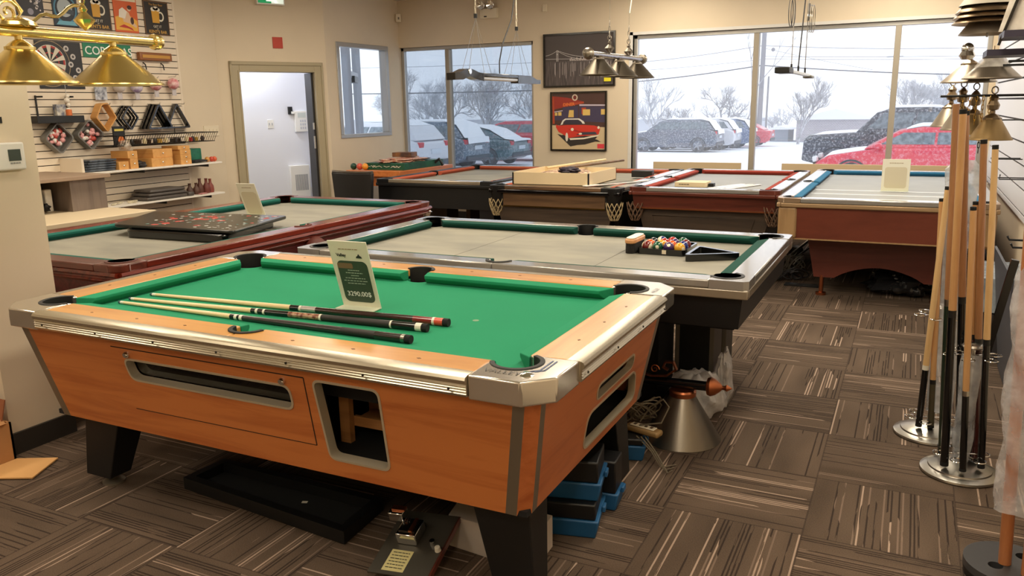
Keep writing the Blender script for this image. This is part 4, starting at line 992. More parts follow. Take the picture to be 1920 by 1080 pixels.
# lower shelf
zl=.655
g=MB()
r=thing('folded_cover',(XW_+.2,5.85,zl),'folded dark grey table cover on the lower shelf','cover')
for k in range(3):
    o=MB().obox((XW_+.19-.006*k,5.85+.015*k,zl+.020+.034*k),(1,0,0),(0,1,0),(0,0,1),.27-.01*k,.50-.03*k,.032); o.build('fold',mat('dark_grey_vinyl',(84,78,74),.35,bump=.6,bscale=12),r,bevel=.014,bseg=4)
MB().box(XW_+.06,XW_+.33,6.115,6.19,zl,zl+.045).build('wrapped_cover',mat('dark_grey_vinyl',(84,78,74),.35),None,'small plastic wrapped cover in front of the folded one','cover',bevel=.015,bseg=4)
bm_=mat('leather_bottle',(92,52,40),.5,noise=.2)
for k,(y,s_,c) in enumerate(((6.23,.85,'shortest brown'),(6.30,.86,'second shortest brown'),(6.37,1.15,'tallest brown'),(6.44,1.12,'tall dark red'),(6.515,1.05,'rightmost reddish'))):
    pr=[(0,0),(.034*1,0),(.038,.03),(.034,.07),(.016,.10),(.014,.125),(.018,.14),(0,.14)]
    MB().lathe([(a*1.0,b*s_) for a,b in pr],(XW_+.22+.02*(k%2),y,zl),n=18).build('shaker_bottle',mat('leather_bottle_%d'%k,[(70,44,34),(82,52,40),(88,50,38),(106,50,42),(128,60,50)][k],.5),None,c+' leather shaker bottle on the lower shelf','bottle','shaker bottles')
for k in range(14):
    y=5.22+.028*k+random.uniform(-.008,.008); MB().lathe([(0,0),(.022,0),(.022,.008),(0,.008)],(XW_+random.uniform(.12,.30),y,zl+.001+.004*(k%2)),n=12).build('token',mat('token_cream',(214,204,178),.5),None,['first','second','third','fourth','fifth','sixth','seventh','eighth','ninth','tenth','eleventh','twelfth','thirteenth','fourteenth'][k]+' cream round token from the left on the lower shelf','token','cream tokens')
crumple((XW_+.31,6.32,zl+.008),.025,.06,.008,film('pink_bag_film',(226,160,160),.7),'pink_packet','flat pink and clear packet before the shaker bottles','packet',5)
# light switch plate and thermostat etc.
def plate(name,x0,y0,y1,z0,z1,m,label,cat,n):
    r=thing(name,(x0,(y0+y1)/2,z0),label,cat); MB().box(x0,x0+.008,y0,y1,z0,z1).build('plate',m,r,bevel=.002)
    for k in range(n):
        y=y0+(y1-y0)*(k+.5)/n; MB().box(x0+.008,x0+.016,y-.008,y+.008,(z0+z1)/2-.02,(z0+z1)/2+.02).build('rocker',m,r)
    return r
plate('light_switch',XS,6.725,6.94,1.245,1.36,cream,'cream four-gang light switch plate on the left wall','light switch',4)
r=thing('thermostat',(-3.57,2.27,1.27),'white wall thermostat with grey screen on the near pillar','thermostat')
MB().box(-3.57,-3.545,2.13,2.322,1.275,1.395).build('body',white,r,bevel=.008,bseg=3)
MB().box(-3.545,-3.543,2.245,2.30,1.315,1.365).build('screen',mat('lcd_screen',(66,76,68),.2),r,smooth=0)
for k in range(4): MB().box(-3.545,-3.5435,2.25+.012*k,2.259+.012*k,1.302,1.309).build('button',mat('grey_button',(150,150,146),.4),r,smooth=0)
MB().box(-3.572,-3.567,2.245,2.254,1.478,1.505).build('wall_anchor',black,None,'tiny dark anchor hole above the thermostat','wall anchor')
# red square on door wall, exit sign
g=MB(); dbox(g,.537,.655,2.225,2.35,-.012,0); g.build('fire_alarm_plate',mat('red_plate',(184,56,34),.45),None,'small red square plate above the door','wall plate')
r=thing('exit_sign',A0+dd*.66+nn*-.05+V((0,0,2.70)),'green and white running-man exit sign above the door, cut by the frame','exit sign')
g=MB(); dbox(g,.50,.83,2.70,2.90,-.07,0); g.build('housing',white,r,bevel=.004)
def face_m(nm,c,e=0): return mat(nm,c,.4,emit=e)
g=MB(); dbox(g,.515,.66,2.715,2.885,-.072,-.069); g.build('pale_half',face_m('exit_pale',(226,240,226),.5),r,smooth=0)
g=MB(); dbox(g,.66,.815,2.715,2.885,-.072,-.069); g.build('green_half',face_m('exit_green',(20,140,84),.5),r,smooth=0)
g=MB()
for a0_,a1_,z0_,z1_ in ((.60,.72,2.735,2.755),(.64,.70,2.755,2.80),(.66,.69,2.80,2.85),(.585,.62,2.72,2.74)): dbox(g,a0_,a1_,z0_,z1_,-.0745,-.072)
g.build('running_figure',face_m('exit_white',(245,250,245),.6),r,smooth=0)
# hallway wall items (w=.9 wall)
def hw(mb,a0,a1,z0,z1,w0,w1): return dbox(mb,a0,a1,z0,z1,.9-w1,.9-w0)
def hthing(nm,a,z,label,cat): return thing(nm,A0+dd*a+nn*.9+V((0,0,z)),label,cat)
r=hthing('hall_switch',.42,1.29,'white double switch on the hallway wall through the door','light switch'); g=MB(); hw(g,.38,.457,1.294,1.397,0,.008); g.build('plate',white,r)
for a in (.40,.437): g=MB(); hw(g,a-.006,a+.006,1.33,1.36,.008,.014); g.build('toggle',mat('switch_grey',(170,172,178),.4),r)
r=hthing('door_camera',.135,1.46,'small black and white wall bracket left of the keypad','bracket'); g=MB(); hw(g,.12,.172,1.465,1.56,0,.03); g.build('mount',black,r); g=MB(); hw(g,.10,.14,1.47,1.50,.03,.05); g.build('lens_block',white,r)
r=hthing('alarm_keypad',.01,1.24,'white alarm keypad panel on the hallway wall','keypad'); g=MB(); hw(g,-.068,.096,1.235,1.505,0,.045); g.build('case',white,r,bevel=.006)
for i in range(3):
    for j in range(3): g=MB(); hw(g,-.045+.03*i,-.028+.03*i,1.27+.045*j,1.30+.045*j,.045,.048); g.build('key',mat('key_grey',(186,188,196),.4),r)
g=MB(); hw(g,-.05,.06,1.42,1.48,.045,.048); g.build('display',mat('keypad_display',(196,202,196),.3),r)
r=hthing('wall_heater',.09,.40,'white louvred wall heater low on the hallway wall','heater'); g=MB(); hw(g,-.043,.224,.38,.80,0,.07); g.build('case',white,r,bevel=.006)
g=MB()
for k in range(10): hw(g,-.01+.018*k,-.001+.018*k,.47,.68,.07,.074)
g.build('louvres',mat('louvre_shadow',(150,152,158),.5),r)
r=hthing('wall_outlet',-.09,.45,'white outlet plate right of the wall heater','outlet'); g=MB(); hw(g,-.125,-.07,.42,.50,0,.008); g.build('plate',white,r)
# ---------- counter and hutch
r=thing('counter',(-6.2,3.9,0),'pale laminate counter in front of the slatwall, behind the mahogany table','counter')
pal=mat('pale_laminate',(214,196,166),.45)
MB().box(-7.07,-5.43,3.0,4.57,.715,.75).build('worktop',pal,r,bevel=.004); MB().box(-5.52,-5.49,3.05,4.54,0,.715).build('front_panel',pal,r,smooth=0); MB().box(-7.05,-5.52,4.50,4.54,0,.715).build('side_panel',pal,r,smooth=0)
r=thing('desk_hutch',(-6.3,4.2,.75),'grey wood-grain hutch cabinet standing on the counter','cabinet')
MB().box(-6.75,-5.98,4.24,4.56,.75,1.00).build('case',grey_wood,r,bevel=.003)
MB().box(-6.75,-5.93,3.55,4.58,1.0,1.03).build('top_board',mat('hutch_top',(150,128,108),.5),r,bevel=.003)
MB().box(-6.75,-6.73,3.55,4.24,.75,1.0).build('back_board',mat('hutch_dark',(60,52,46),.7),r); MB().box(-6.75,-6.0,3.53,3.56,.75,1.0).build('side_board',grey_wood,r)
crumple((-6.12,4.10,.79),.03,.04,.03,mat('cable_black',(24,24,24),.6),'cable_heap','tangle of black cables inside the hutch opening','cables',7,.6)
r=thing('card_terminal',(-6.1,4.02,.80),'white receipt printer with black top inside the hutch opening','printer'); MB().box(-6.28,-6.02,3.80,4.02,.751,.87).build('body',white,r,bevel=.03,bseg=4); MB().box(-6.27,-6.03,3.81,4.01,.871,.93).build('lid',black_g,r,bevel=.03,bseg=4)
MB().box(-6.2,-6.15,4.14,4.20,.751,.93).build('white_bottle',mat('bottle_white',(232,226,214),.5),None,'white slim box beside the hutch side','box',bevel=.01)
MB().box(-6.35,-6.22,4.06,4.20,.751,.82).build('teal_box',mat('teal_pack',(40,74,84),.5),None,'dark teal pack inside the hutch','box',bevel=.006)
# metal trash can behind the green table leg
r=thing('metal_bin',(-3.43,2.46,0),'brushed metal waste bin at the foot of the pillar','waste bin')
# ---------- back wall pieces
YB=FY1
def bbox_(mb,x0,x1,z0,z1,t0,t1): return mb.box(x0,x1,YB-t1,YB-t0,z0,z1)
r=thing('bridge_picture',(-3.84,YB,1.736),'black framed night photograph of a lit suspension bridge, the upper picture','picture')
bx0,bx1,bz0,bz1=-4.32,-3.362,1.742,2.397
o=MB().holed([(bx0,bz0),(bx1,bz0),(bx1,bz1),(bx0,bz1)],[[(bx0+.022,bz0+.022),(bx1-.022,bz0+.022),(bx1-.022,bz1-.022),(bx0+.022,bz1-.022)]],(0,YB,0),(1,0,0),(0,0,1),(0,-1,0),.03); o.build('frame',black_g,r,smooth=0)
bbox_(MB(),bx0+.02,bx1-.02,bz0+.02,bz1-.02,0,.015).build('print',mat('night_sky_print',(70,62,62),.4),r,smooth=0)
yy=YB-.0155
def art(r,nm,c,polys,k=0,y=yy):
    g=MB()
    for P in polys: g.pprism(P,(0,y-.0004*k,0),(1,0,0),(0,0,1),(0,-1,0),.0005)
    g.build(nm,c if not isinstance(c,tuple) else col('ink_%d_%d_%d'%c,c),r,smooth=0)
hz=2.06
art(r,'water_print',mat('water_print',(92,82,82),.35,c2=(60,54,56),nscale=9,stretch=(6,1,.7)),[[(bx0+.02,bz0+.02),(bx1-.02,bz0+.02),(bx1-.02,hz),(bx0+.02,hz)]],1)
stk=[]
random.seed(5)
for k in range(26):
    x=random.uniform(bx0+.15,bx1-.05); stk.append([(x,hz-random.uniform(.01,.05)),(x+.006,hz-.01),(x+.006,hz-random.uniform(.12,.26)),(x,hz-random.uniform(.12,.2))])
art(r,'reflection_print',(168,158,158),stk,2)
def tow(x,h): return [[(x-.012,hz),(x-.006,hz),(x-.006,hz+h),(x-.012,hz+h)],[(x+.006,hz),(x+.012,hz),(x+.012,hz+h),(x+.006,hz+h)],[(x-.012,hz+h*.6),(x+.012,hz+h*.6),(x+.012,hz+h*.65),(x-.012,hz+h*.65)]]
cab=[]; tA=(bx0+.19,hz+.13)
def cable(p,q,s,k=12):
    P=[(p[0]+(q[0]-p[0])*i/k,p[1]+(q[1]-p[1])*i/k-s*math.sin(PI*i/k)) for i in range(k+1)]
    for a_,b_ in zip(P,P[1:]): cab.append([(a_[0],a_[1]),(b_[0],b_[1]),(b_[0],b_[1]+.004),(a_[0],a_[1]+.004)])
cable((bx0+.03,hz+.07),tA,.01); cable(tA,(bx0+.62,hz+.04),.02); cable((bx0+.03,hz+.03),(bx1-.1,hz-.01),-.01); cable((bx0+.19,hz+.125),(bx0+.5,hz+.02),.02)
art(r,'bridge_print',(214,210,210),tow(tA[0],.135)+cab,3)
art(r,'skyline_print',(196,186,184),[[(x,hz),(x+.01,hz),(x+.01,hz+h),(x,hz+h)] for x,h in [(bx0+.36+.018*k,random.uniform(.01,.045)) for k in range(24)]],4)
art(r,'price_sticker',(232,220,40),[[(-3.50,1.80),(-3.41,1.80),(-3.41,1.875),(-3.50,1.875)]],6,YB-.031)
# diner picture : generic red convertible before a lit diner
r=thing('diner_picture',(-3.85,YB,.95),'black framed picture of a red convertible before a neon diner, the lower picture','picture')
dx0,dx1,dz0,dz1=-4.227,-3.465,.948,1.687
MB().holed([(dx0,dz0),(dx1,dz0),(dx1,dz1),(dx0,dz1)],[[(dx0+.02,dz0+.02),(dx1-.02,dz0+.02),(dx1-.02,dz1-.02),(dx0+.02,dz1-.02)]],(0,YB,0),(1,0,0),(0,0,1),(0,-1,0),.03).build('frame',black_g,r,smooth=0)
bbox_(MB(),dx0+.018,dx1-.018,dz0+.018,dz1-.018,0,.015).build('print',mat('cream_print',(206,184,146),.5),r,smooth=0)
w=dx1-dx0;h=dz1-dz0
def N(pts): return [(dx0+a*w,dz0+b*h) for a,b in pts]
art(r,'night_print',(74,48,42),[N([(.03,.44),(.97,.40),(.97,.97),(.03,.97)])],1)
art(r,'sky_print',(150,46,34),[N([(.03,.70),(.25,.74),(.60,.80),(.60,.83),(.30,.90),(.03,.93)])],2)
art(r,'diner_print',(64,56,84),[N([(.22,.50),(.50,.50),(.50,.76),(.22,.74)]),N([(.52,.50),(.97,.48),(.97,.74),(.52,.76)]),N([(.07,.52),(.22,.52),(.22,.66),(.07,.66)])],3)
art(r,'neon_print',(176,70,40),[N([(.22,.76),(.60,.80),(.60,.83),(.22,.79)]),N([(.56,.62),(.62,.62),(.64,.73),(.56,.73)]),N([(.04,.46),(.075,.46),(.065,.92),(.04,.92)])],4)
art(r,'neon_print',(200,190,206),[N([(.07,.655),(.22,.675),(.22,.69),(.07,.67)]),N([(.52,.76),(.97,.755),(.97,.775),(.52,.785)])],5)
art(r,'window_print',(220,186,104),[N([(.58,.60),(.71,.60),(.71,.70),(.58,.70)]),N([(.90,.61),(.97,.61),(.97,.70),(.90,.70)]),N([(.32,.57),(.42,.57),(.42,.69),(.34,.69)]),N([(.08,.60),(.125,.60),(.125,.65),(.08,.65)]),N([(.14,.60),(.20,.60),(.20,.66),(.14,.66)])],6)
art(r,'sign_print',(206,190,170),[[(dx0+w*(.44+.05*math.cos(t_/12*PI)),dz0+h*(.90+.055*math.sin(t_/12*PI))) for t_ in range(24)]],5)
art(r,'sign_print',(110,40,30),[[(dx0+w*(.44+.03*math.cos(t_/12*PI)),dz0+h*(.90+.035*math.sin(t_/12*PI))) for t_ in range(24)]],6)
g=MB(); text(g,'DINER',.055,(dx0+w*.23,yy-.003,dz0+h*.755),(1,0,.06),(0,0,1),.001,bold=.002); g.build('diner_lettering',col('ink_neon',(226,116,56)),r,smooth=0)
art(r,'shadow_print',(46,40,36),[N([(.12,.29),(.28,.15),(.36,.075),(.48,.10),(.62,.11),(.80,.16),(.90,.155),(.84,.19),(.80,.20),(.84,.24),(.3,.28),(.2,.27)])],3)
art(r,'car_print',(206,52,36),[N([(.10,.45),(.14,.43),(.30,.44),(.60,.44),(.78,.43),(.88,.40),(.885,.36),(.86,.28),(.80,.27),(.55,.25),(.33,.22),(.26,.26),(.20,.30),(.15,.32),(.10,.40)])],5)
art(r,'hood_print',(170,36,28),[N([(.30,.375),(.45,.36),(.55,.33),(.84,.32),(.84,.31),(.55,.31),(.40,.34)])],6)
art(r,'windshield_print',(226,222,214),[N([(.18,.44),(.22,.52),(.27,.55),(.52,.55),(.60,.50),(.62,.46),(.58,.46),(.55,.50),(.50,.53),(.28,.53),(.24,.50),(.22,.45)])],7)
art(r,'seat_print',(52,44,60),[N([(.24,.455),(.26,.50),(.30,.525),(.50,.525),(.54,.49),(.56,.455)])],6)
art(r,'grille_print',(60,58,72),[N([(.46,.27),(.84,.28),(.80,.325),(.55,.315)])],7)
art(r,'headlight_print',(236,226,206),[[(dx0+w*(.395+.026*math.cos(t_/8*PI)),dz0+h*(.365+.026*math.sin(t_/8*PI))) for t_ in range(16)],[(dx0+w*(.86+.02*math.cos(t_/8*PI)),dz0+h*(.395+.024*math.sin(t_/8*PI))) for t_ in range(16)],N([(.34,.215),(.60,.225),(.85,.27),(.88,.285),(.85,.25),(.60,.20),(.36,.185)]),[(dx0+w*(.54+.03*math.cos(t_/8*PI)),dz0+h*(.29+.016*math.sin(t_/8*PI))) for t_ in range(16)]],8)
art(r,'wheel_print',(226,220,206),[[(dx0+w*(.295+.024*math.cos(t_/8*PI)),dz0+h*(.235+.075*math.sin(t_/8*PI))) for t_ in range(16)]],8)
art(r,'stamp_print',(216,60,70),[N([(.84,.045),(.96,.045),(.96,.12),(.84,.12)])],4)
# emergency light, sensors
r=thing('emergency_light',(-5.07,YB,2.63),'twin-head emergency light high above the left windows','emergency light')
MB().box(-5.20,-4.955,YB-.06,YB,2.635,2.76).build('housing',cream,r,bevel=.006)
for x in (-5.165,-5.03): MB().lathe([(0,.0),(.04,.0),(.055,.05),(.05,.055),(0,.045)],(x,YB-.05,2.80),(0,-1,-.1),n=18).build('lamp_head',chrome,r); 
MB().box(-5.17,-5.15,YB-.04,YB-.02,2.74,2.79).box(-5.04,-5.02,YB-.04,YB-.02,2.74,2.79).build('neck',cream,r)
MB().box(-5.14,-5.10,YB-.063,YB-.06,2.65,2.665).build('indicator',black,r)
r=thing('motion_sensor',(-6.44,9.70,2.66),'white motion sensor in the corner above the small window','sensor'); MB().obox((-6.475,9.755,2.72),(1,1,0),(-1,1,0),(0,0,1),.075,.05,.11).build('body',cream,r,bevel=.012,bseg=3); MB().obox((-6.455,9.735,2.715),(1,1,0),(-1,1,0),(0,0,1),.02,.01,.03).build('lens',mat('sensor_dot',(120,110,96),.4),r)
MB().box(-4.33,-4.27,YB-.02,YB,2.67,2.76).build('wall_sensor',cream,None,'small cream box high on the wall above the bridge picture','sensor',bevel=.006)
# low beige boards before the right windows
bm2=mat('beige_board',(196,174,140),.6)
for x0,x1,lb in ((-2.84,-1.79,'low beige board under the left pane of the right window'),(-1.335,.50,'low beige board under the middle and right panes of the right window')):
    r=thing('window_board',((x0+x1)/2,9.74,0),lb,'board'); MB().box(x0,x1,9.72,9.75,.10,.83).build('panel',bm2,r,bevel=.003); MB().box(x0+.05,x0+.10,9.68,9.76,0,.10).build('foot',bm2,r); MB().box(x1-.10,x1-.05,9.68,9.76,0,.10).build('foot',bm2,r)
g=MB().lathe([(0,0),(.075,0),(.08,.02),(.085,.26),(.08,.28),(.076,.28),(.074,.03),(0,.02)],(-3.43,2.46,0),n=28); g.build('bin_body',mat('bin_metal',(170,156,136),.3,.9),r if 0 else bpy.data.objects['metal_bin'])
MB().ball((-3.36,2.43,.10),.006,8,6).build('rivet',chrome,bpy.data.objects['metal_bin'])
# cardboard box at left bottom
cb=mat('cardboard',(186,134,84),.8,noise=.1); 
r=thing('cardboard_box',(-3.42,1.9,0),'open cardboard box with a flap on the floor, cut by the left edge','cardboard box')
x0,x1,y0,y1,hh=-3.95,-3.495,1.60,2.045,.185
MB().box(x0,x1,y0,y1,0,.012).box(x0,x0+.01,y0,y1,0,hh).box(x1-.01,x1,y0,y1,0,hh).box(x0,x1,y1-.01,y1,0,hh).box(x0,x1,y0,y0+.01,0,hh).build('body',cb,r,smooth=0)
MB().obox((x1-.045,1.81,hh+.035),(1,0,-.75),(0,1,0),(.75,0,1),.12,.42,.005).build('flap',cb,r,smooth=0)
MB().obox((x1-.2,y1-.02,hh+.05),(1,0,0),(0,.3,1),(0,1,-.3),.38,.11,.005).build('flap',mat('cardboard_dark',(140,84,52),.8),r,smooth=0)
MB().obox((-3.385,1.99,.008),(1,.5,0),(-.5,1,0),(0,0,1),.22,.20,.006).build('cardboard_flap',mat('cardboard_light',(214,164,104),.8),None,'loose cardboard flap flat on the carpet by the box','cardboard')
# ================= hanging lamps
def link_chain(mb,p,h,r=.009,t=.0022,n=None):
    n=n or max(1,int(h/(r*2.6))); st=h/n
    for k in range(n):
        c=V(p)+V((0,0,st*(k+.5))); P=[]
        for j in range(10):
            a=2*PI*j/10
            P.append(c+(V((r*.6*math.cos(a),0,st*.62*math.sin(a))) if k%2 else V((0,r*.6*math.cos(a),st*.62*math.sin(a)))))
        mb.tube(P,t,n=4,closed=True)
def finial(r,x,y,z,m,sc=1,ch=None):
    o=MB().lathe([(0,-.01*sc),(.012*sc,0),(.030*sc,.018*sc),(.034*sc,.026*sc),(.016*sc,.044*sc),(.010*sc,.052*sc),(.014*sc,.060*sc),(.006*sc,.075*sc),(0,.078*sc)],(x,y,z),n=8); o.build('finial',m,r,smooth=20)
    P=[V((x+.012*sc*math.cos(a),y,z+.092*sc+.016*sc*math.sin(a))) for a in [2*PI*k/12 for k in range(12)]]; MB().tube(P,.003*sc,n=6,closed=True).build('ring',m,r)
# brass lamp over the left (near)
LX=-3.19
r=thing('brass_billiard_lamp',(LX,2.14,1.6),'polished brass bar lamp with cone shades hanging at the top left','hanging lamp')
MB().cyl((LX,1.42,1.832),(LX,2.79,1.830),.021,n=24).build('bar',brass,r)
def ball_end(y,s_): MB().lathe([(.021,0),(.034,.004),(.036,.014),(.026,.02),(.034,.03),(.030,.045),(.014,.058),(0,.06)],(LX,y,1.830),(0,s_,0),n=20).build('bar_end',brass,r)
ball_end(2.765,1); ball_end(1.44,-1)
def shade(r,x,y,zr,rad,h,m,mc,neckr=.05,inner=None,nf=48,flut=0):
    sh=thing_part=MB().lathe([(rad,0),(rad*.995,.006),(rad*.93,.014),(neckr*1.1,h*.78),(neckr,h*.80),(neckr*.96,h*.80),(rad*.9,.012),(rad*.97,.001),(rad,0)],(x,y,zr),n=nf).build('shade',m,r,smooth=30)
    MB().lathe([(neckr*1.05,h*.76),(neckr*1.12,h*.79),(neckr*1.12,h*.85),(neckr*1.0,h*.86),(neckr*.8,h*.92),(neckr*.42,h*1.0),(neckr*.3,h*1.02),(neckr*.3,h*1.12),(0,h*1.12)],(x,y,zr),n=8 if mc is not m else 16).build('shade_collar',mc,r,smooth=20)
    MB().ball((x,y,zr+h*.3),.026,12,8).cyl((x,y,zr+h*.3),(x,y,zr+h*.76),.016,n=12).build('bulb',white,r)
    return sh
for y in (2.555,2.13,1.705): shade(r,LX,y,1.632,.196,.165,brass,brass)
for y in (2.43,1.83): finial(r,LX,y,1.866,brass,1.25)
def scroll(r,pts,m,t=.006,n=7): return MB().tube(pts,t,n=n).build('scroll_arm',m,r)
P=[V((LX,2.43-.02-.30*k/12,1.955-.10*(k/12)**.8+.012*math.sin(k*1.2))) for k in range(13)]; scroll(r,P,brass,.007)
P=[V((LX+.0,2.10+.05*(1-k/22)*math.cos(k*.55)+.0,1.90+.05*(1-k/22)*math.sin(k*.55))) for k in range(20)]; scroll(r,P,brass)
P=[V((LX,2.13,1.95)),V((LX,2.16,1.91)),V((LX,2.13,1.87)),V((LX,2.17,1.852))]; scroll(r,P,brass)
MB().lathe([(0,.03),(.04,.028),(.07,.012),(.075,0)],(LX,2.13,1.852),n=24).build('centre_boss',brass,r)
g=MB(); link_chain(g,(LX,2.43,2.02),CZ-2.02,.012,.003); g.build('chain',brass,r); g=MB(); link_chain(g,(LX,1.83,2.02),CZ-2.02,.012,.003); g.build('chain',brass,r)
g=MB(); link_chain(g,(LX-.03,2.02,1.66),.18,.010,.002); g.build('pull_chain',brass,r)
# bronze three shade lamp in the middle
LX2=-2.2
r=thing('bronze_billiard_lamp',(LX2,6.47,1.7),'dark bronze three-shade bar lamp hanging before the bridge picture','hanging lamp')
MB().cyl((LX2,5.80,1.885),(LX2,7.12,1.90),.020,n=18).build('bar',mat('hammered_silver',(170,168,170),.25,1,bump=.8,bscale=90),r)
for y,s_ in ((5.82,-1),(7.10,1)): MB().lathe([(.02,0),(.04,.004),(.045,.02),(.03,.03),(.04,.045),(.03,.065),(0,.08)],(LX2,y,1.885 if s_<0 else 1.90),(0,s_,0),n=18).build('bar_end',nickel,r)
dk=mat('bronze_shade',(92,84,72),.38,.85)
for y in (6.02,6.50,6.98): shade(r,LX2,y,1.735,.150,.150,dk,nickel,.040)
for y in (6.26,6.74): finial(r,LX2,y,1.915,nickel,1.2)
for y in (6.26,6.74):
    g=MB(); link_chain(g,(LX2,y,2.03),.12,.012,.003); g.tube([(LX2,y,2.15),(LX2,y,CZ)],.002,n=4); g.build('chain',nickel,r)
P=[V((LX2+.02,6.80,CZ-.01)),V((LX2+.03,6.84,2.55)),V((LX2,6.80,2.35)),V((LX2,6.76,2.25))]; MB().tube(P,.006,n=6).build('cord',cream,r)
# flat black LED bar lamp
r=thing('flat_bar_lamp',(-3.0,5.9,1.7),'long flat black bar lamp on thin wires before the left windows','hanging lamp')
P=[(5.16,1.705),(5.16,1.755),(5.24,1.762),(5.34,1.788),(5.42,1.788),(5.52,1.768),(5.60,1.76),(5.60,1.705),(5.50,1.715),(5.38,1.738),(5.28,1.710)]
MB().pprism(P,(-3.035,0,0),(0,1,0),(0,0,1),(1,0,0),.07).build('end_cap',black_g,r,smooth=0)
P=[(6.20,1.765),(6.45,1.765),(6.58,1.735),(6.65,1.735),(6.65,1.70),(6.2,1.70)]
MB().pprism(P,(-3.035,0,0),(0,1,0),(0,0,1),(1,0,0),.07).build('end_cap',black_g,r,smooth=0)
MB().box(-3.035,-2.965,5.6,6.2,1.74,1.765).build('top_channel',black_g,r,bevel=.004)
MB().box(-3.03,-2.97,5.52,6.5,1.712,1.74).build('tube_housing',mat('lamp_silver',(196,194,190),.3,.5),r,bevel=.008)
MB().lathe([(0,.004),(.02,.004),(.022,0)],(-2.964,5.38,1.77),(1,0,0),n=16).build('badge',chrome,r)
for yc in (5.55,6.25):
    top=(-3.0,yc,2.16 if yc<6 else 2.12); g=MB()
    for yy_ in (yc-.18,yc+.18): 
        for xx_ in (-3.03,-2.97): g.tube([top,(xx_,yy_,1.76)],.0016,n=4)
    g.build('suspension_wires',steel,r); MB().cyl(top,(top[0],top[1],top[2]+.03),.014,n=10).build('wire_clip',black,r)
    g=MB(); link_chain(g,(top[0],top[1],top[2]+.03),.10,.01,.002); g.tube([(top[0],top[1],top[2]+.12),(top[0],top[1]-.01,CZ)],.004,n=5); g.build('hanging_cord',cream,r)
P=[V((-3.0,5.93,1.77)),V((-3.0,5.93,1.86)),V((-3.0,5.99,2.0)),V((-3.0,6.16,2.2)),V((-2.99,6.22,2.45)),V((-2.98,6.3,CZ))]; MB().tube(P,.005,n=6).build('power_cord',black,r)
# slim pale fixture over the right tables
r=thing('slim_hanging_fixture',(-.7,5.55,1.68),'thin pale hanging rail with coiled wires in front of the middle pane','hanging lamp')
MB().box(-.715,-.685,4.93,6.22,1.682,1.700).build('rail',mat('pale_alu',(206,206,202),.35,.4),r,bevel=.003)
MB().box(-.74,-.66,4.90,5.08,1.672,1.705).build('black_end',black,r,bevel=.004); MB().box(-.73,-.67,6.10,6.24,1.672,1.69).build('grey_end',mat('mid_grey',(130,128,124),.5),r,bevel=.004)
for y in (5.28,5.60,5.95):
    MB().cyl((-.7,y,1.70),(-.7,y,1.735),.006,n=8).build('stem',black,r)
MB().tube([(-.7,5.28,1.735),(-.7,5.28,CZ)],.003,n=5).build('wire',steel,r); MB().tube([(-.7,5.60,1.735),(-.69,5.7,2.2),(-.68,5.86,CZ)],.0045,n=5).build('power_cord',mat('grey_cord',(70,70,74),.5),r); MB().tube([(-.7,5.95,1.735),(-.7,5.95,CZ)],.003,n=5).build('wire',steel,r)
def coil(y,z,m,rr=.085,k0=3):
    g=MB()
    for k in range(k0): g.tube([V((-.7+.01*k,y+.02*k+rr*math.cos(a),z+rr*.9*math.sin(a))) for a in [2*PI*j/20 for j in range(20)]],.0028,n=4,closed=True)
    g.build('wire_coil',m,r)
coil(5.13,2.02,mat('grey_cord',(70,70,74),.5),.09,2); coil(6.03,2.06,steel,.10,3)
MB().lathe([(.01,0),(.02,.03),(.0,.05)],(-.7,5.28,2.14),n=10).build('hook',steel,r)
MB().tube([(-.7,5.95,2.04),(-.7,5.97,2.15)],.008,n=6).build('hook',mat('grey_cord',(70,70,74),.5),r)

# ================= things on the tables
BZ=GH-.045
def cue(p0,p1,seg,label,group=None,rt=.0062,rb=.0145,name='pool_cue',cat='cue'):
    """p0 tip centre, p1 butt centre; seg: list of (fraction start, fraction end, material, partname)"""
    p0=V(p0);p1=V(p1); r=thing(name,((p0+p1)/2)[:],label,cat,group); r.location.z=min(p0.z,p1.z)-.0; OFF[r.name]=(V(r.location),0)
    for a,b,m,nm in seg:
        f=lambda t: rt+(rb-rt)*min(1,t*1.02)
        e=.0 if nm not in('ring','joint') else .0006
        MB().cyl(p0.lerp(p1,a),p0.lerp(p1,b),f(a)+e,f(b)+e,n=14).build(nm,m,r)
    return r
shaft=wood('cue_shaft',(232,206,158),(216,184,132),'x',.35,.3,spread=10)
dkw=mat('cue_dark_wood',(52,22,18),.18,coat=.8,c2=(30,14,12),nscale=20); blk=black_g; ivory=mat('ivory_ring',(226,220,204),.3); leather=mat('cue_wrap',(36,32,30),.6)
zc=BZ+.015
def table_cue(a,b,seg,label):
    return cue((a[0],a[1],BZ+.0066),(b[0],b[1],BZ+.0150),seg,label,'cues lying on the green cloth')
j=.56
table_cue((-2.852,2.325),(-1.425,2.383),[(0,.008,mat('cue_tip',(60,90,96),.8),'tip'),(.008,.022,ivory,'ferrule'),(.022,.515,shaft,'shaft'),(.515,.545,blk,'joint'),(.545,.552,ivory,'ring'),(.552,.60,mat('joint_silver',(206,200,196),.25,.6),'joint'),(.60,.90,dkw,'forearm'),(.90,.955,mat('cue_red',(120,30,26),.2,coat=.8),'sleeve'),(.955,.962,ivory,'ring'),(.962,.985,mat('butt_coral',(206,80,56),.3),'sleeve'),(.985,1,black_matte,'bumper')],'cue with dark red butt and coral end, farthest of the three on green cloth')
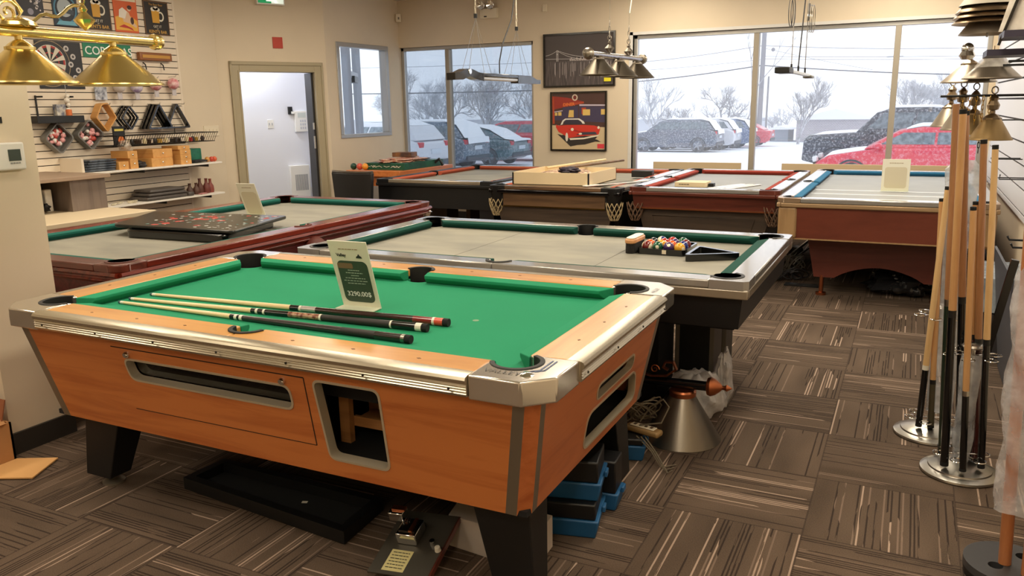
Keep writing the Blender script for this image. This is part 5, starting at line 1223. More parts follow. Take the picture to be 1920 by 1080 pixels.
table_cue((-2.868,2.233),(-1.457,2.293),[(0,.008,mat('cue_tip',(60,90,96),.8),'tip'),(.008,.022,ivory,'ferrule'),(.022,.455,shaft,'shaft'),(.455,.47,blk,'joint'),(.47,.478,ivory,'ring'),(.478,.495,blk,'joint'),(.495,.502,ivory,'ring'),(.502,.58,blk,'forearm'),(.58,.68,mat('cue_burgundy',(104,40,34),.2,coat=.8,c2=(190,150,120),nscale=60),'forearm'),(.68,.686,ivory,'ring'),(.686,.895,leather,'wrap'),(.895,.90,ivory,'ring'),(.90,.968,blk,'sleeve'),(.968,.985,ivory,'ring'),(.985,1,black_matte,'bumper')],'cue with white-ringed black butt, middle one of three on the green cloth')
table_cue((-2.855,2.172),(-1.432,2.150),[(0,.008,mat('cue_tip',(60,90,96),.8),'tip'),(.008,.022,ivory,'ferrule'),(.022,.435,shaft,'shaft'),(.435,.45,blk,'joint'),(.45,.46,ivory,'ring'),(.46,.468,blk,'joint'),(.468,.478,ivory,'ring'),(.478,.80,mat('cue_charcoal',(40,34,34),.3,coat=.5),'forearm'),(.80,.90,leather,'wrap'),(.90,.975,mat('cue_brownblack',(34,24,20),.2,coat=.8),'sleeve'),(.975,.985,nickel,'ring'),(.985,1,black_matte,'bumper')],'plain dark-butted cue nearest the rail on the green cloth')
# price sign holder on the green table
def sign_holder(cx,cy,z,yaw,w,h,tilt,label,front,base_d=.07,lean=1):
    """acrylic L holder; front(mb helper) builds the print in local axes"""
    u=V((math.cos(yaw),math.sin(yaw),0)); f=V((u.y,-u.x,0))  # f = facing direction (toward viewer)
    up=(V((0,0,1))*math.cos(tilt)-f*math.sin(tilt)); c=V((cx,cy,z))
    r=thing('sign_holder',(cx,cy,z),label,'price sign')
    ac=mat('acrylic_edge',(222,224,214),.15)
    MB().obox(c+up*h/2+V((0,0,.003)),u,up,u.cross(up),w,h,.004).build('sign_sheet',mat('sign_paper',(226,222,204),.5),r,smooth=0,bevel=.001)
    MB().obox(c+f*base_d/2+V((0,0,.0035)),u,f,(0,0,1),w,base_d,.004).build('foot',mat('acrylic_foot',(206,212,190),.12),r,smooth=0,bevel=.001)
    nrm=u.cross(up); nrm=nrm if nrm.dot(f)>0 else -nrm
    o=c+up*.003-u*w/2+nrm*.0024+V((0,0,.003))
    front(r,o,u,up,nrm,w,h)
    return r
def dashes(mb,o,u,up,n,cx,y,wid,h,k=5,seed=1):
    # unreadable small print: a row of short ink dashes
    rd=random.Random(seed); x=cx-wid/2
    while x<cx+wid/2:
        w_=rd.uniform(.5,1.3)*wid/k; w_=min(w_,cx+wid/2-x)
        if w_>.001: mb.pprism([(x,y),(x+w_,y),(x+w_,y+h),(x,y+h)],o,u,up,n,.0003)
        x+=w_+wid*.035
def front_price(r,o,u,up,n,w,h):
    P=rrect(w*.12,w*.90,h*.07,h*.70,.022); MB().pprism(P,o,u,up,n,.0006).build('green_panel',mat('sign_dark_green',(58,74,58),.5),r,smooth=0)
    MB().pprism(rrect(w*.125,w*.52,h*.585,h*.665,.006),o+n*.0008,u,up,n,.0004).build('photo_strip',mat('sign_strip',(128,100,74),.5),r,smooth=0)
    g=MB(); text(g,'3290.00$',.029,o+u*w*.52+up*h*.165+n*.0012,u,up,.0004,'CENTER',.0004); g.build('price_lettering',mat('sign_white_ink',(238,240,236),.5),r,smooth=0)
    g=MB()
    for k,(wd_,yy_) in enumerate(((.30,.555),(.44,.515),(.20,.475),(.52,.435),(.62,.395),(.46,.355))): dashes(g,o+n*.0010,u,up,n,w*.52,h*yy_,w*wd_,.003,7,k)
    g.build('small_lettering',mat('sign_grey_ink',(176,190,176),.5),r,smooth=0)
    g=MB(); dashes(g,o+n*.0008,u,up,n,w*.50,h*.87,w*.5,.003,6,9); g.build('header_lettering',mat('sign_header_ink',(150,120,84),.5),r,smooth=0)
    g=MB(); text(g,'Valley',.018,o+u*w*.16+up*h*.765+n*.0008,u,up,.0004,'LEFT',.0006); g.build('logo_lettering',mat('sign_black_ink',(40,40,36),.5),r,smooth=0)
    MB().pprism([(w*.66,h*.75),(w*.82,h*.75),(w*.80,h*.775),(w*.77,h*.785),(w*.74,h*.815),(w*.71,h*.785),(w*.68,h*.775)],o+n*.0008,u,up,n,.0004).build('logo_mark',mat('sign_black_ink',(40,40,36),.5),r,smooth=0)
def front_plain(m):
    def f(r,o,u,up,n,w,h):
        MB().pprism(rrect(w*.10,w*.90,h*.07,h*.74,.022),o,u,up,n,.0006).build('panel_print',m,r,smooth=0)
        g=MB(); dashes(g,o+n*.0008,u,up,n,w*.50,h*.86,w*.5,.004,5,4); g.build('header_lettering',mat('sign_header_ink',(150,120,84),.5),r,smooth=0)
    return f
# ================= ball tray on the black table
BB=.80-.045
r=thing('ball_tray',(-1.09,4.06,BB),'black plastic tray holding pool balls on the slate of the black table','ball tray')
TU=V((math.cos(-.02),math.sin(-.02),0)); TV=V((-TU.y,TU.x,0)); TC=V((-1.12,4.14,BB))
P=rrect(-.115,.115,-.125,.125,.02)
MB().holed([(a*1.09,b*1.09) for a,b in P],[P],TC+V((0,0,.032)),TU,TV,(0,0,-1),.030).build('rim',black_g,r); MB().pprism(P,TC+V((0,0,.002)),TU,TV,(0,0,1),.004).build('floor',black_g,r)
MB().obox(TC-TV*.1375+TU*.02+V((0,0,.018)),TU,TV,(0,0,1),.022,.002,.020).build('sticker',cream,r,smooth=0)
bc=[('yellow',(222,166,52),0),('blue',(28,44,120),0),('red',(176,40,34),0),('purple',(58,34,92),0),('orange',(214,92,36),0),('green',(24,84,58),0),('maroon',(110,34,34),0),('black',(20,20,22),0),
    ('yellow',(222,166,52),1),('blue',(28,44,120),1),('red',(176,40,34),1),('purple',(58,34,92),1),('orange',(214,92,36),1),('green',(24,84,58),1),('maroon',(110,34,34),1)]
def ball_mat(nm,c,stripe):
    key='pool_ball_%s_%d'%(nm,stripe)
    if key in MATS: return MATS[key]
    m=bpy.data.materials.new(key); m.use_nodes=True; nt=m.node_tree; b=nt.nodes['Principled BSDF']; b.inputs['Roughness'].default_value=.08; b.inputs['Coat Weight'].default_value=.5; L=nt.links.new
    tc=nt.nodes.new('ShaderNodeTexCoord'); sp=nt.nodes.new('ShaderNodeSeparateXYZ'); L(tc.outputs['Object'],sp.inputs[0])
    ab=nt.nodes.new('ShaderNodeMath'); ab.operation='ABSOLUTE'; L(sp.outputs[0],ab.inputs[0]); gt=nt.nodes.new('ShaderNodeMath'); gt.operation='GREATER_THAN'
    L(ab.outputs[0],gt.inputs[0]); gt.inputs[1].default_value=.0165 if stripe else .0268
    mx=nt.nodes.new('ShaderNodeMix'); mx.data_type='RGBA'; L(gt.outputs[0],mx.inputs[0]); mx.inputs[6].default_value=srgb(*c); mx.inputs[7].default_value=srgb(236,224,198); L(mx.outputs[2],b.inputs['Base Color'])
    MATS[key]=m; return m
order=[3,5,7,0, 12,8,4,9, 10,3,1,6, 11,2,14]
order=[14,5,3,0,  12,8,4,1,  7,10,11,6,  9,2,13]
names={0:'solid',1:'striped'}
k=0
rows=[(-.085,4),(-.028,4),(.029,4),(.086,3)]
rowname=['front row','second row','third row','back row']; colname=['leftmost','second from left','third from left','rightmost']
for ri,(ty,n) in enumerate(rows):
    for i in range(n):
        nm,c,s_=bc[order[k]]; k+=1
        p=TC+TU*(-.087+.058*i+(.029 if n==3 else 0))+TV*ty
        o=MB().ball((0,0,0),.0285,20,14).build('pool_ball',ball_mat(nm,c,s_),None,'%s %s pool ball, %s in the %s of the black tray'%(names[s_],nm,colname[i if n==4 else i],rowname[ri]),'pool ball','pool balls in the tray',local=True)
        o.location=(p.x,p.y,BB+.0065+.0285); o.rotation_euler=(random.uniform(-1,1),random.uniform(-.6,.6),random.uniform(-2,2))
# brush
r=thing('table_brush',(-1.29,4.03,BB),'pale wooden cloth brush standing at the left of the ball tray','brush')
bu=V((.02,1,0)).normalized(); bv=V((bu.y,-bu.x,0)); P=[(a,b) for a,b in rrect(-.10,.10,-.03,.03,.028)]
MB().pprism(P,(-1.282,4.085,BB+.052),bu,bv,(0,0,1),.024).build('wooden_back',wood('brush_wood',(214,160,110),(190,130,80),'x',.4,.3),r,bevel=.006); 
MB().pprism([(a*.94,b*.8) for a,b in P],(-1.282,4.085,BB+.0765),bu,bv,(0,0,1),.006).build('pale_top',mat('brush_top',(232,224,206),.4),r,bevel=.002)
MB().pprism([(a*.95,b*.9) for a,b in P],(-1.282,4.085,BB+.001),bu,bv,(0,0,1),.052).build('bristles',mat('bristle',(26,24,22),.9,bump=1,bscale=300),r)
# black triangle rack
tri=[(-.965,3.87),(-.715,4.02),(-.965,4.16)]
def ins_poly(pts,th):
    n=len(pts); out=[]
    for i in range(n):
        p=V((*pts[i],0));a=V((*pts[i-1],0));b=V((*pts[(i+1)%n],0)); d1=(p-a).normalized(); d2=(b-p).normalized(); n1=V((-d1.y,d1.x,0)); n2=V((-d2.y,d2.x,0)); bis=(n1+n2).normalized(); q=p+bis*(th/max(bis.dot(n1),.3)); out.append((q.x,q.y))
    return out
MB().holed(rpoly(tri,.03),[rpoly(ins_poly(tri,.016),.02)],(0,0,BB+.002),(1,0,0),(0,1,0),(0,0,1),.034).build('triangle_rack',black_g,None,'black plastic triangle rack lying beside the ball tray on the slate','ball rack',bevel=.003)
sign_holder(-1.885,2.50,BZ,0.06,.172,.285,-.30,'sloped price sign with green panel reading 3290.00$ on the green cloth',front_price,.06)
sign_holder(-4.29,4.49,.80-.045,.10,.16,.27,-.40,'back of a blank beige sign holder standing on the mahogany table',front_plain(mat('sign_beige_panel',(206,196,170),.5)))
sign_holder(-.116,7.67,.80-.045,.0,.215,.27,-.12,'beige sign holder with blank panel on the blue-cushioned table','' or front_plain(mat('sign_beige_panel',(206,196,170),.5)),.07)
# black game board on the mahogany table
r=thing('game_board_case',(-4.1,3.8,.755),'black folding game board with red and white graffiti print on the mahogany table','game board')
gp=[(-4.36,3.42),(-3.57,3.46),(-3.78,4.12),(-4.64,4.06)]
MB().prism(rpoly(gp,.05),.757,.806).build('base_case',black_g,r,bevel=.008)
gp2=[(-4.56,3.44),(-3.53,3.48),(-3.52,3.80),(-3.72,4.16),(-4.66,4.08),(-4.84,3.78)]
gp2=[(-4.52,3.46),(-3.54,3.50),(-3.71,4.17),(-4.83,4.05)]
MB().prism(rpoly(gp2,.05),.808,.828).build('top_board',mat('board_black',(34,36,34),.25),r,bevel=.006)
random.seed(11)
def inq(u,v): # bilinear in gp2
    a,b,c,d=[V((*q,0)) for q in gp2]; p=(a*(1-u)+b*u)*(1-v)+(d*(1-u)+c*u)*v; return p
cols=[('red',(178,58,48),22,.030),('white',(206,204,196),70,.012),('teal',(90,130,124),14,.016)]
for nm,c,n,sz in cols:
    g=MB()
    for k in range(n):
        u=random.uniform(.22,.95); v=random.uniform(.06,.93); p=inq(u,v); s_=sz*random.uniform(.6,1.3); a=random.uniform(0,PI)
        P=[(p.x+s_*random.uniform(.5,1.2)*math.cos(a+2*PI*i/6),p.y+s_*random.uniform(.35,1.2)*math.sin(a+2*PI*i/6)) for i in range(6)]
        zz=.8282+.0003*({'red':0,'teal':1,'white':2}[nm]); g.prism(P,zz,zz+.0004)
    g.build('graffiti_print',mat('graffiti_'+nm,c,.5),r,smooth=0)['kind']='stuff'
# white open box on the walnut table
bz5=.79-.0
r=thing('open_carton',(-3.02,7.2,.79),'open white cardboard tray of parts lying across the walnut table rails','cardboard box')
ct=mat('cream_carton',(226,206,168),.6)
MB().box(-3.39,-2.62,6.93,6.94,.792,.91).box(-3.39,-2.62,7.68,7.69,.792,.91).box(-3.39,-3.38,6.93,7.69,.792,.91).box(-2.63,-2.62,6.93,7.69,.792,.91).box(-3.39,-2.62,6.93,7.69,.790,.80).build('carton_body',ct,r,smooth=0)
MB().box(-3.392,-3.378,6.927,6.935,.80,.905).build('edge_slot',black,r,smooth=0); MB().box(-2.632,-2.618,6.927,6.935,.80,.905).build('edge_slot',black,r,smooth=0)
crumple((-3.0,7.3,.865),.27,.27,.045,mat('packing_foam',(222,190,160),.8,c2=(90,60,50),nscale=26),'packing_material','heap of packing material and parts filling the white carton','packing',12,.3)
crumple((-2.85,7.05,.925),.10,.08,.03,mat('dark_parts',(40,32,48),.5),'dark_parts_bag','dark bag of parts lying on the packing in the white carton','bag',13,.5)
for i,(a,b,z_,lb) in enumerate((((-3.22,7.35),(-2.95,8.30),.93,'pale wooden stick leaning out of the white carton, left one'),((-3.06,7.3),(-2.72,8.22),.935,'brown wooden stick leaning out of the white carton, right one'))):
    MB().cyl((a[0],a[1],.92),(b[0],b[1],.945),.014,.012,n=10).build('wooden_stick',[shaft,walnut][i],None,lb,'stick')
MB().obox((-2.55,8.35,.80),(1,.1,0),(-.1,1,0),(0,0,1),.22,.12,.07).build('black_case',black,None,'small black case on the far rail behind the white carton','case',bevel=.008)
# papers and plastic on walnut table's right
pl=film('clear_wrap',(236,236,236),.65)
for i,(cx,cy,a,w_,l_) in enumerate(((-2.50,7.16,.5,.05,.62),(-2.42,7.3,.5,.05,.62))):
    MB().obox((cx,cy,.800),(math.cos(PI/2-a),math.sin(PI/2-a),0),(-math.sin(PI/2-a),math.cos(PI/2-a),0),(0,0,1),l_,w_,.012).build('wrapped_strip',mat('wrapped_white',(226,224,220),.25),None,['white plastic-wrapped strip at the left on the walnut table rail','white plastic-wrapped strip at the right on the walnut table rail'][i],'wrapped strip','wrapped strips',bevel=.004)
# box and strips on the dark cherry table
r=thing('white_carton',(-1.83,7.55,.755),'small closed cream carton on the slate of the dark cherry table','box')
MB().box(-1.98,-1.69,7.50,7.72,.756,.80).build('body',ct,r,bevel=.003); g=MB(); dashes(g,V((-1.95,7.4995,.772)),V((1,0,0)),V((0,0,1)),V((0,-1,0)),.06,.004,.10,.008,4,3); g.build('ink_marks',mat('carton_ink',(120,104,80),.6),r,smooth=0)
MB().obox((-1.66,7.62,.772),(1,0,0),(0,1,0),(0,0,1),.05,.07,.03).build('black_chalk_holder',black,None,'small black block beside the cream carton','block',bevel=.004)
for i in range(3):
    a=1.15; cx=-1.52+.075*i; MB().obox((cx,7.62,.762),(math.cos(a),math.sin(a),0),(-math.sin(a),math.cos(a),0),(0,0,1),.50,.05,.010).build('wrapped_strip',mat('wrapped_white',(226,224,220),.25),None,['leftmost white wrapped strip on the dark cherry table slate','middle white wrapped strip on the dark cherry table slate','rightmost white wrapped strip on the dark cherry table slate'][i],'wrapped strip','wrapped strips',bevel=.003)
# game table and toys behind the chair
r=thing('game_table',(-5.85,8.7,0),'small orange wooden game table behind the black chair','game table')
ow=wood('orange_game_wood',(206,122,62),(180,96,44),'y',.35,.3)
MB().box(-6.2,-5.42,8.05,9.3,.72,.79).build('table_top',ow,r,bevel=.006); MB().box(-6.12,-5.5,8.13,9.22,.60,.72).build('apron',ow,r,smooth=0)
for x in (-6.12,-5.56):
    for y in (8.13,9.14): MB().box(x,x+.07,y,y+.07,0,.60).build('leg',mat('grey_leg',(150,146,140),.5),r,smooth=0)
r=thing('toy_game_box',(-5.7,8.6,.79),'green boxed table game with white line print lying on the orange game table','game box')
MB().box(-6.02,-5.45,8.2,9.1,.792,.87).build('tray',mat('game_green',(26,92,66),.5,c2=(20,66,50),nscale=12),r,smooth=0)
g=MB(); random.seed(4)
for k in range(14): 
    x=random.uniform(-6.0,-5.48); a=random.uniform(-.6,.6); g.obox((x,8.198,.83),(math.cos(a),0,math.sin(a)),(0,1,0),(-math.sin(a),0,math.cos(a)),.05,.002,.006)
g.build('line_print',mat('game_white',(220,216,200),.5),r,smooth=0)['kind']='stuff'
crumple((-5.74,8.62,.885),.24,.40,.03,mat('game_red_mix',(176,70,44),.5,c2=(214,190,160),nscale=30),'game_pieces','heap of red and cream game pieces on the green game box','game pieces',21,.5)
MB().obox((-5.80,8.75,.945),(1,.2,0),(-.2,1,0),(0,0,1),.26,.20,.055).build('brown_box',mat('brown_gift_box',(156,106,60),.5,c2=(70,50,44),nscale=7),None,'brown printed box on top of the game pieces','box',bevel=.003)
for i,(x,c,nm) in enumerate(((-6.14,(30,70,52),'dark green'),(-6.05,(206,90,70),'coral'),(-5.97,(226,150,50),'orange'))):
    MB().ball((x,8.13,.792+.04),.04,14,10).build('toy_ball',mat('toy_ball_%d'%i,c,.4),None,nm+' ball at the left end of the orange game table','ball','balls on the game table')
MB().tube([(-5.50,8.9,.81),(-5.40,8.93,.88),(-5.36,8.95,.80)],.02,n=8).build('joystick_handle',black,None,'black bent handle at the right end of the game table','handle')
# chair
r=thing('black_chair',(-5.1,6.72,0),'black upholstered chair standing behind the mahogany table','chair')
bk=mat('black_chair_vinyl',(30,30,32),.42)
def curved_back(z0,z1,w0,w1,y,t_,n=10):
    g=MB(); A=[];
    for j in range(6):
        z=z0+(z1-z0)*j/5; w=w0+(w1-w0)*j/5
        for i in range(n+1):
            s_=-1+2*i/n; A.append(V((-5.1+s_*w/2,y+.05*(1-s_*s_)-.0*j,z+ (0 if j<5 else -.012*(1-s_*s_)))))
    m=n+1; f=[(j*m+i,j*m+i+1,(j+1)*m+i+1,(j+1)*m+i) for j in range(5) for i in range(n)]
    B_=[q+V((0,t_,0)) for q in A]; k=len(A); f2=[tuple(k+i for i in q[::-1]) for q in f]
    rim_=[i for i in range(m)]+[j*m+n for j in range(1,6)]+[5*m+i for i in range(n-1,-1,-1)]+[j*m for j in range(4,0,-1)]
    f3=[(rim_[i],rim_[(i+1)%len(rim_)],k+rim_[(i+1)%len(rim_)],k+rim_[i]) for i in range(len(rim_))]
    return g.add(A+B_,f+f2+f3)
curved_back(.50,.885,.43,.50,6.70,.05).build('backrest',bk,r,smooth=60,bevel=.008)
MB().tube([V((-5.1+s_*.25,6.72+.05*(1-s_*s_),.893-.012*(1-s_*s_))) for s_ in [-1+.2*i for i in range(11)]],.014,n=8).build('top_rail',mat('worn_brown_rail',(70,62,54),.35),r)
MB().box(-5.33,-4.87,6.28,6.72,.42,.50).build('seat',bk,r,bevel=.03,bseg=4)
for x in (-5.31,-4.93):
    for y in (6.30,6.66): MB().box(x,x+.035,y,y+.035,0,.42).build('leg',black,r,smooth=0)
# things seen under the back row
grey_f=mat('dark_grey_fabric',(84,84,88),.8)
r=thing('cream_cabinet',(-4.2,8.2,0),'cream shelf unit with dark recess under the leftmost back-row table','shelf unit')
MB().box(-4.45,-3.75,7.9,7.94,.42,.47).box(-4.45,-4.40,7.9,8.4,0,.47).box(-3.8,-3.75,7.9,8.4,0,.47).box(-4.45,-3.75,7.9,8.4,.0,.04).build('frame',mat('cream_shelf',(170,150,124),.5),r,smooth=0); MB().box(-4.40,-3.80,8.3,8.34,.04,.42).build('back_board',mat('dark_recess',(48,44,40),.7),r,smooth=0)
MB().box(-4.78,-4.52,7.6,7.85,0,.46).build('brown_case',walnut_dk,None,'tall dark wooden case under the leftmost back-row table','case',bevel=.006)
r=MB().box(-4.55,-3.70,7.35,7.60,0,.20).build('pale_long_carton',mat('pale_carton',(176,160,140),.6),None,'long pale carton on the carpet under the leftmost back-row table','box',bevel=.004)
MB().box(-2.30,-2.27,8.0,8.5,0,.48).build('partition_board',mat('leaning_white_panel',(216,214,206),.5),None,'white board edge standing between the walnut and cherry tables','panel')
MB().box(-2.95,-2.45,7.9,8.4,.0,.35).build('grey_cabinet',mat('blue_grey_case',(96,104,104),.5),None,'grey case on the floor under the walnut table','case',bevel=.006)
MB().box(-1.78,-1.56,8.2,8.6,.005,.34).build('tan_case',mat('tan_case',(166,150,126),.6),None,'tan case under the dark cherry table, left of the dark one','case',bevel=.004)
MB().obox((-1.45,8.1,.14),(1,.3,.3),(-.3,1,0),(-.3,0,1),.30,.30,.18).build('navy_case',mat('navy_case',(40,42,52),.5),None,'dark navy case tilted under the dark cherry table','case',bevel=.006)
MB().box(-.86,-.70,8.6,9.1,.0,.42).build('grey_case',mat('slate_grey_case',(98,98,100),.6),None,'slate grey case behind the left end of the blue-cushioned table','case',bevel=.006)
# ================= floor things near the green table
r=thing('black_tray',(-2.1,2.24,0),'long shallow black tray with a small white tag under the green table','tray')
tp=[(-2.575,2.15),(-1.70,2.07),(-1.72,2.34),(-2.56,2.36)]
MB().holed(tp,[ins_poly(tp,.035)],(0,0,.004),(1,0,0),(0,1,0),(0,0,1),.05).build('rim',black,r,smooth=0,bevel=.003); MB().prism(ins_poly(tp,.03),.003,.012).build('floor',black_matte,r,smooth=0)
MB().obox((-2.03,2.25,.013),(1,.4,0),(-.4,1,0),(0,0,1),.022,.014,.002).build('tag',ivory,r,smooth=0)
# coin mechanism board leaning
r=thing('coin_mechanism',(-1.42,2.05,0),'grey steel plate with chrome coin slides and a paper label, leaning under the green table','coin mechanism')
mo=V((-1.50,1.93,.03)); mu=V((.215,.02,.012)).normalized(); mv=V((-.115,.24,.07)).normalized(); mw=mu.cross(mv).normalized(); mv=mw.cross(mu)
def mb_(a0,a1,b0,b1,c0,c1,nm,m,**k):
    c=mo+mu*(a0+a1)/2+mv*(b0+b1)/2+mw*(c0+c1)/2
    return MB().obox(c,mu,mv,mw,a1-a0,b1-b0,c1-c0).build(nm,m,r,**k)
mb_(0,.22,0,.285,-.006,0,'plate',mat('gunmetal_plate',(88,84,76),.4,.5),smooth=0)
mb_(.216,.222,0,.285,-.02,0,'wood_edge',mahog_x,smooth=0)
mb_(.045,.125,.015,.105,.0,.0008,'paper_label',mat('yellowed_label',(206,196,140),.6),smooth=0)
g=MB()
for k in range(6): dashes(g,mo+mw*.0010,mu,mv,mw,.085,.092-.013*k,.062,.003,5,k)
g.build('label_lettering',mat('sign_black_ink',(40,40,36),.5),r,smooth=0)
mb_(.05,.125,.13,.21,.0,.045,'slide_housing',chrome,bevel=.004); mb_(.058,.118,.145,.20,.045,.05,'slide_face',black_g,smooth=0)
mb_(.0,.055,.19,.235,.04,.075,'push_slide',chrome,bevel=.003); mb_(.01,.06,.205,.225,.074,.082,'copper_strip',copper,smooth=0); mb_(.10,.112,.14,.20,.05,.058,'copper_strip',copper,smooth=0)
for k in range(6): mb_(.062+.009*k,.066+.009*k,.185,.20,.05,.054,'slide_teeth',steel,smooth=0) if k<3 else None
for a,b,m_ in ((.175,.15,chrome),(.205,.125,ivory)):
    MB().lathe([(0,.018),(.009,.016),(.011,.0)],mo+mu*a+mv*b,mw,n=14).build('lock_barrel',m_,r)
# white boxes
gb=mat('grey_white_carton',(196,184,172),.6)
r=thing('grey_white_box',(-1.18,2.4,0),'plain greyish white carton behind the right front table leg','box')
P=[(-1.475,2.38),(-1.03,2.20),(-.985,2.40),(-1.40,2.60)]
P=[(-1.50,2.36),(-1.01,2.27),(-.965,2.44),(-1.455,2.56)]
MB().prism([(-1.36,2.225),(-1.018,2.19),(-1.025,2.37),(-1.39,2.38)],0,.12).build('carton',gb,r,smooth=0,bevel=.002)
# blue-based black storage bins
bl=mat('bin_blue',(30,88,136),.5)
def bin_(cx,cy,yaw,label,l=.42,w=.20,h=.13,z=0):
    u=V((math.cos(yaw),math.sin(yaw),0)); v=V((-u.y,u.x,0)); r=thing('parts_bin',(cx,cy,z),label,'storage bin','blue and black storage bins')
    c=V((cx,cy,z))
    MB().add([c+u*a*l*.47+v*b*w*.45 for a,b in ((-1,-1),(1,-1),(1,1),(-1,1))]+[c+u*a*l*.5+v*b*w*.5+V((0,0,.07)) for a,b in ((-1,-1),(1,-1),(1,1),(-1,1))],[(0,3,2,1),(4,5,6,7),(0,1,5,4),(1,2,6,5),(2,3,7,6),(3,0,4,7)]).build('blue_base',bl,r,bevel=.006)
    MB().obox(c+V((0,0,.07+(h-.07)/2)),u,v,(0,0,1),l*.94,w*.92,h-.07).build('black_body',black,r,bevel=.006)
    MB().obox(c+u*(l*.5+.006)+V((0,0,.075)),v,(0,0,1),u,.04,.022,.012).build('latch',bl,r,bevel=.003)
bin_(-1.13,2.53,.22,'blue and black storage bin right behind the carton, lowest of its stack',.44,.22)
bin_(-1.13,2.55,.22,'blue and black storage bin, upper of the stack behind the carton',.44,.2,.15,.13)
bin_(-1.10,2.735,.1,'narrow blue and black storage bin between the stack and the rear leg',.40,.12,.2)
bin_(-1.16,3.20,.30,'blue and black storage bin at the far end of the row, carrying the power strip',.42,.2,.10)
bin_(-1.9,2.85,.05,'blue and black storage bin deep under the middle of the green table',.7,.3,.25)
# power strip and wires
r=thing('power_strip',(-.96,3.28,.102),'cream power strip lying with wires on the last storage bin','power strip')
MB().obox((-.965,3.24,.116),(1,-.25,0),(.25,1,0),(0,0,1),.17,.055,.028).build('housing',mat('tan_cable_case',(150,120,76),.5),r,bevel=.01); MB().obox((-.965,3.24,.133),(1,-.25,0),(.25,1,0),(0,0,1),.12,.036,.006).build('outlet_face',cream,r,bevel=.003)
g=MB()
for k in range(4): g.obox(V((-.965,3.24,.137))+V((1,-.25,0)).normalized()*(-.04+.027*k),(1,-.25,0),(.25,1,0),(0,0,1),.012,.016,.002)
g.build('sockets',mat('socket_brown',(90,70,50),.5),r,smooth=0)
random.seed(6)
def wires(name,c,rx,ry,z0,z1,n,m,label,t_=.003,seg=26):
    g=MB()
    for k in range(n):
        a=random.uniform(0,6.28); P=[]; ph=random.uniform(0,6)
        for j in range(seg):
            q=j/seg*2*PI*random.choice((1,1)); rr=.5+.5*math.sin(q*1.7+ph); P.append(V((c[0]+rx*rr*math.cos(q+a),c[1]+ry*rr*math.sin(q*1.3+a),z0+(z1-z0)*(.5+.5*math.sin(q*2.3+ph)))))
        g.tube(P,t_,n=5)
    return g.build(name,m,None,label,'cables')
wires('cable_tangle',(-1.04,3.30),.12,.11,.13,.24,7,mat('grey_brown_wire',(112,102,84),.5),'tangle of grey-brown wires heaped by the floor lamp shade')
MB().tube([(-.99,3.27,.14),(-.95,3.29,.21),(-.89,3.28,.255),(-.855,3.25,.235),(-.88,3.22,.17),(-.98,3.23,.14)],.0035,n=6).build('wire_loop',mat('grey_brown_wire',(112,102,84),.5),None,'single stiff wire loop in front of the floor lamp shade','cable')
for k in range(3): MB().tube([(-.98+.02*k,3.19,.105),(-.90+.01*k,3.14,.07),(-.85+.02*k,3.12-.02*k,.012),(-.80,3.18-.03*k,.008)],.003,n=5).build('loose_wire',mat('grey_brown_wire',(112,102,84),.5),None,['left','middle','right'][k]+' loose wire end drooping from the power strip to the carpet','cable','loose wires')
# big cone lamp lying on the floor
r=thing('cone_billiard_lamp',(-.85,3.46,0),'billiard lamp with brushed cone shade and copper fittings standing on the floor','lamp')
cn=mat('brushed_dark_cone',(128,120,108),.34,.95)
MB().lathe([(.178,.0),(.175,.006),(.058,.205),(.055,.21),(.05,.21),(.171,.004),(.178,0)],(-.86,3.50,.002),n=48).build('shade',cn,r,smooth=30)
MB().lathe([(.056,.205),(.061,.208),(.061,.228),(.054,.236),(.03,.24),(0,.24)],(-.86,3.50,0),n=28).build('shade_collar',copper,r)
MB().cyl((-1.20,3.50,.252),(-.745,3.50,.264),.022,n=20).build('bar',black_g,r)
MB().lathe([(.023,0),(.040,.006),(.044,.02),(.036,.04),(.020,.06),(.010,.07),(.010,.08),(.016,.09),(.010,.10),(0,.115)],(-.752,3.50,.264),(1,0,.03),n=20).build('finial',copper,r)
P=[V((-1.20,3.47,.34)),V((-1.10,3.47,.310)),V((-1.0,3.47,.292)),V((-.93,3.47,.300)),V((-.885,3.47,.335)),V((-.90,3.47,.368)),V((-.935,3.47,.365)),V((-.945,3.47,.34)),V((-.925,3.47,.33))]
g=MB()
for a,b in zip(P,P[1:]): d_=b-a; g.obox((a+b)/2,d_,(0,1,0),d_.cross(V((0,1,0))),d_.length+.006,.022,.007)
g.build('scroll_arm',copper,r,smooth=0)
P=[V((-.985+.022*(1-k/18)*math.cos(k*.6),3.47,.325+.022*(1-k/18)*math.sin(k*.6))) for k in range(16)]; MB().tube(P,.003,n=5).build('curl',copper,r)
# plastic wrap bundles
crumple((-.86,3.80,.11),.13,.10,.13,film('silver_wrap',(236,234,234),.98,.12),'plastic_wrap_bundle','crumpled shiny plastic wrap bundle, lower one by the pedestal leg','plastic wrap',31,.25,None,2.4,56)
crumple((-.775,3.985,.13),.045,.07,.16,film('silver_wrap',(236,234,234),.98,.12),'plastic_wrap_bundle','crumpled shiny plastic wrap bundle, rear one by the pedestal leg','plastic wrap',37,.35,None,2.4,48)
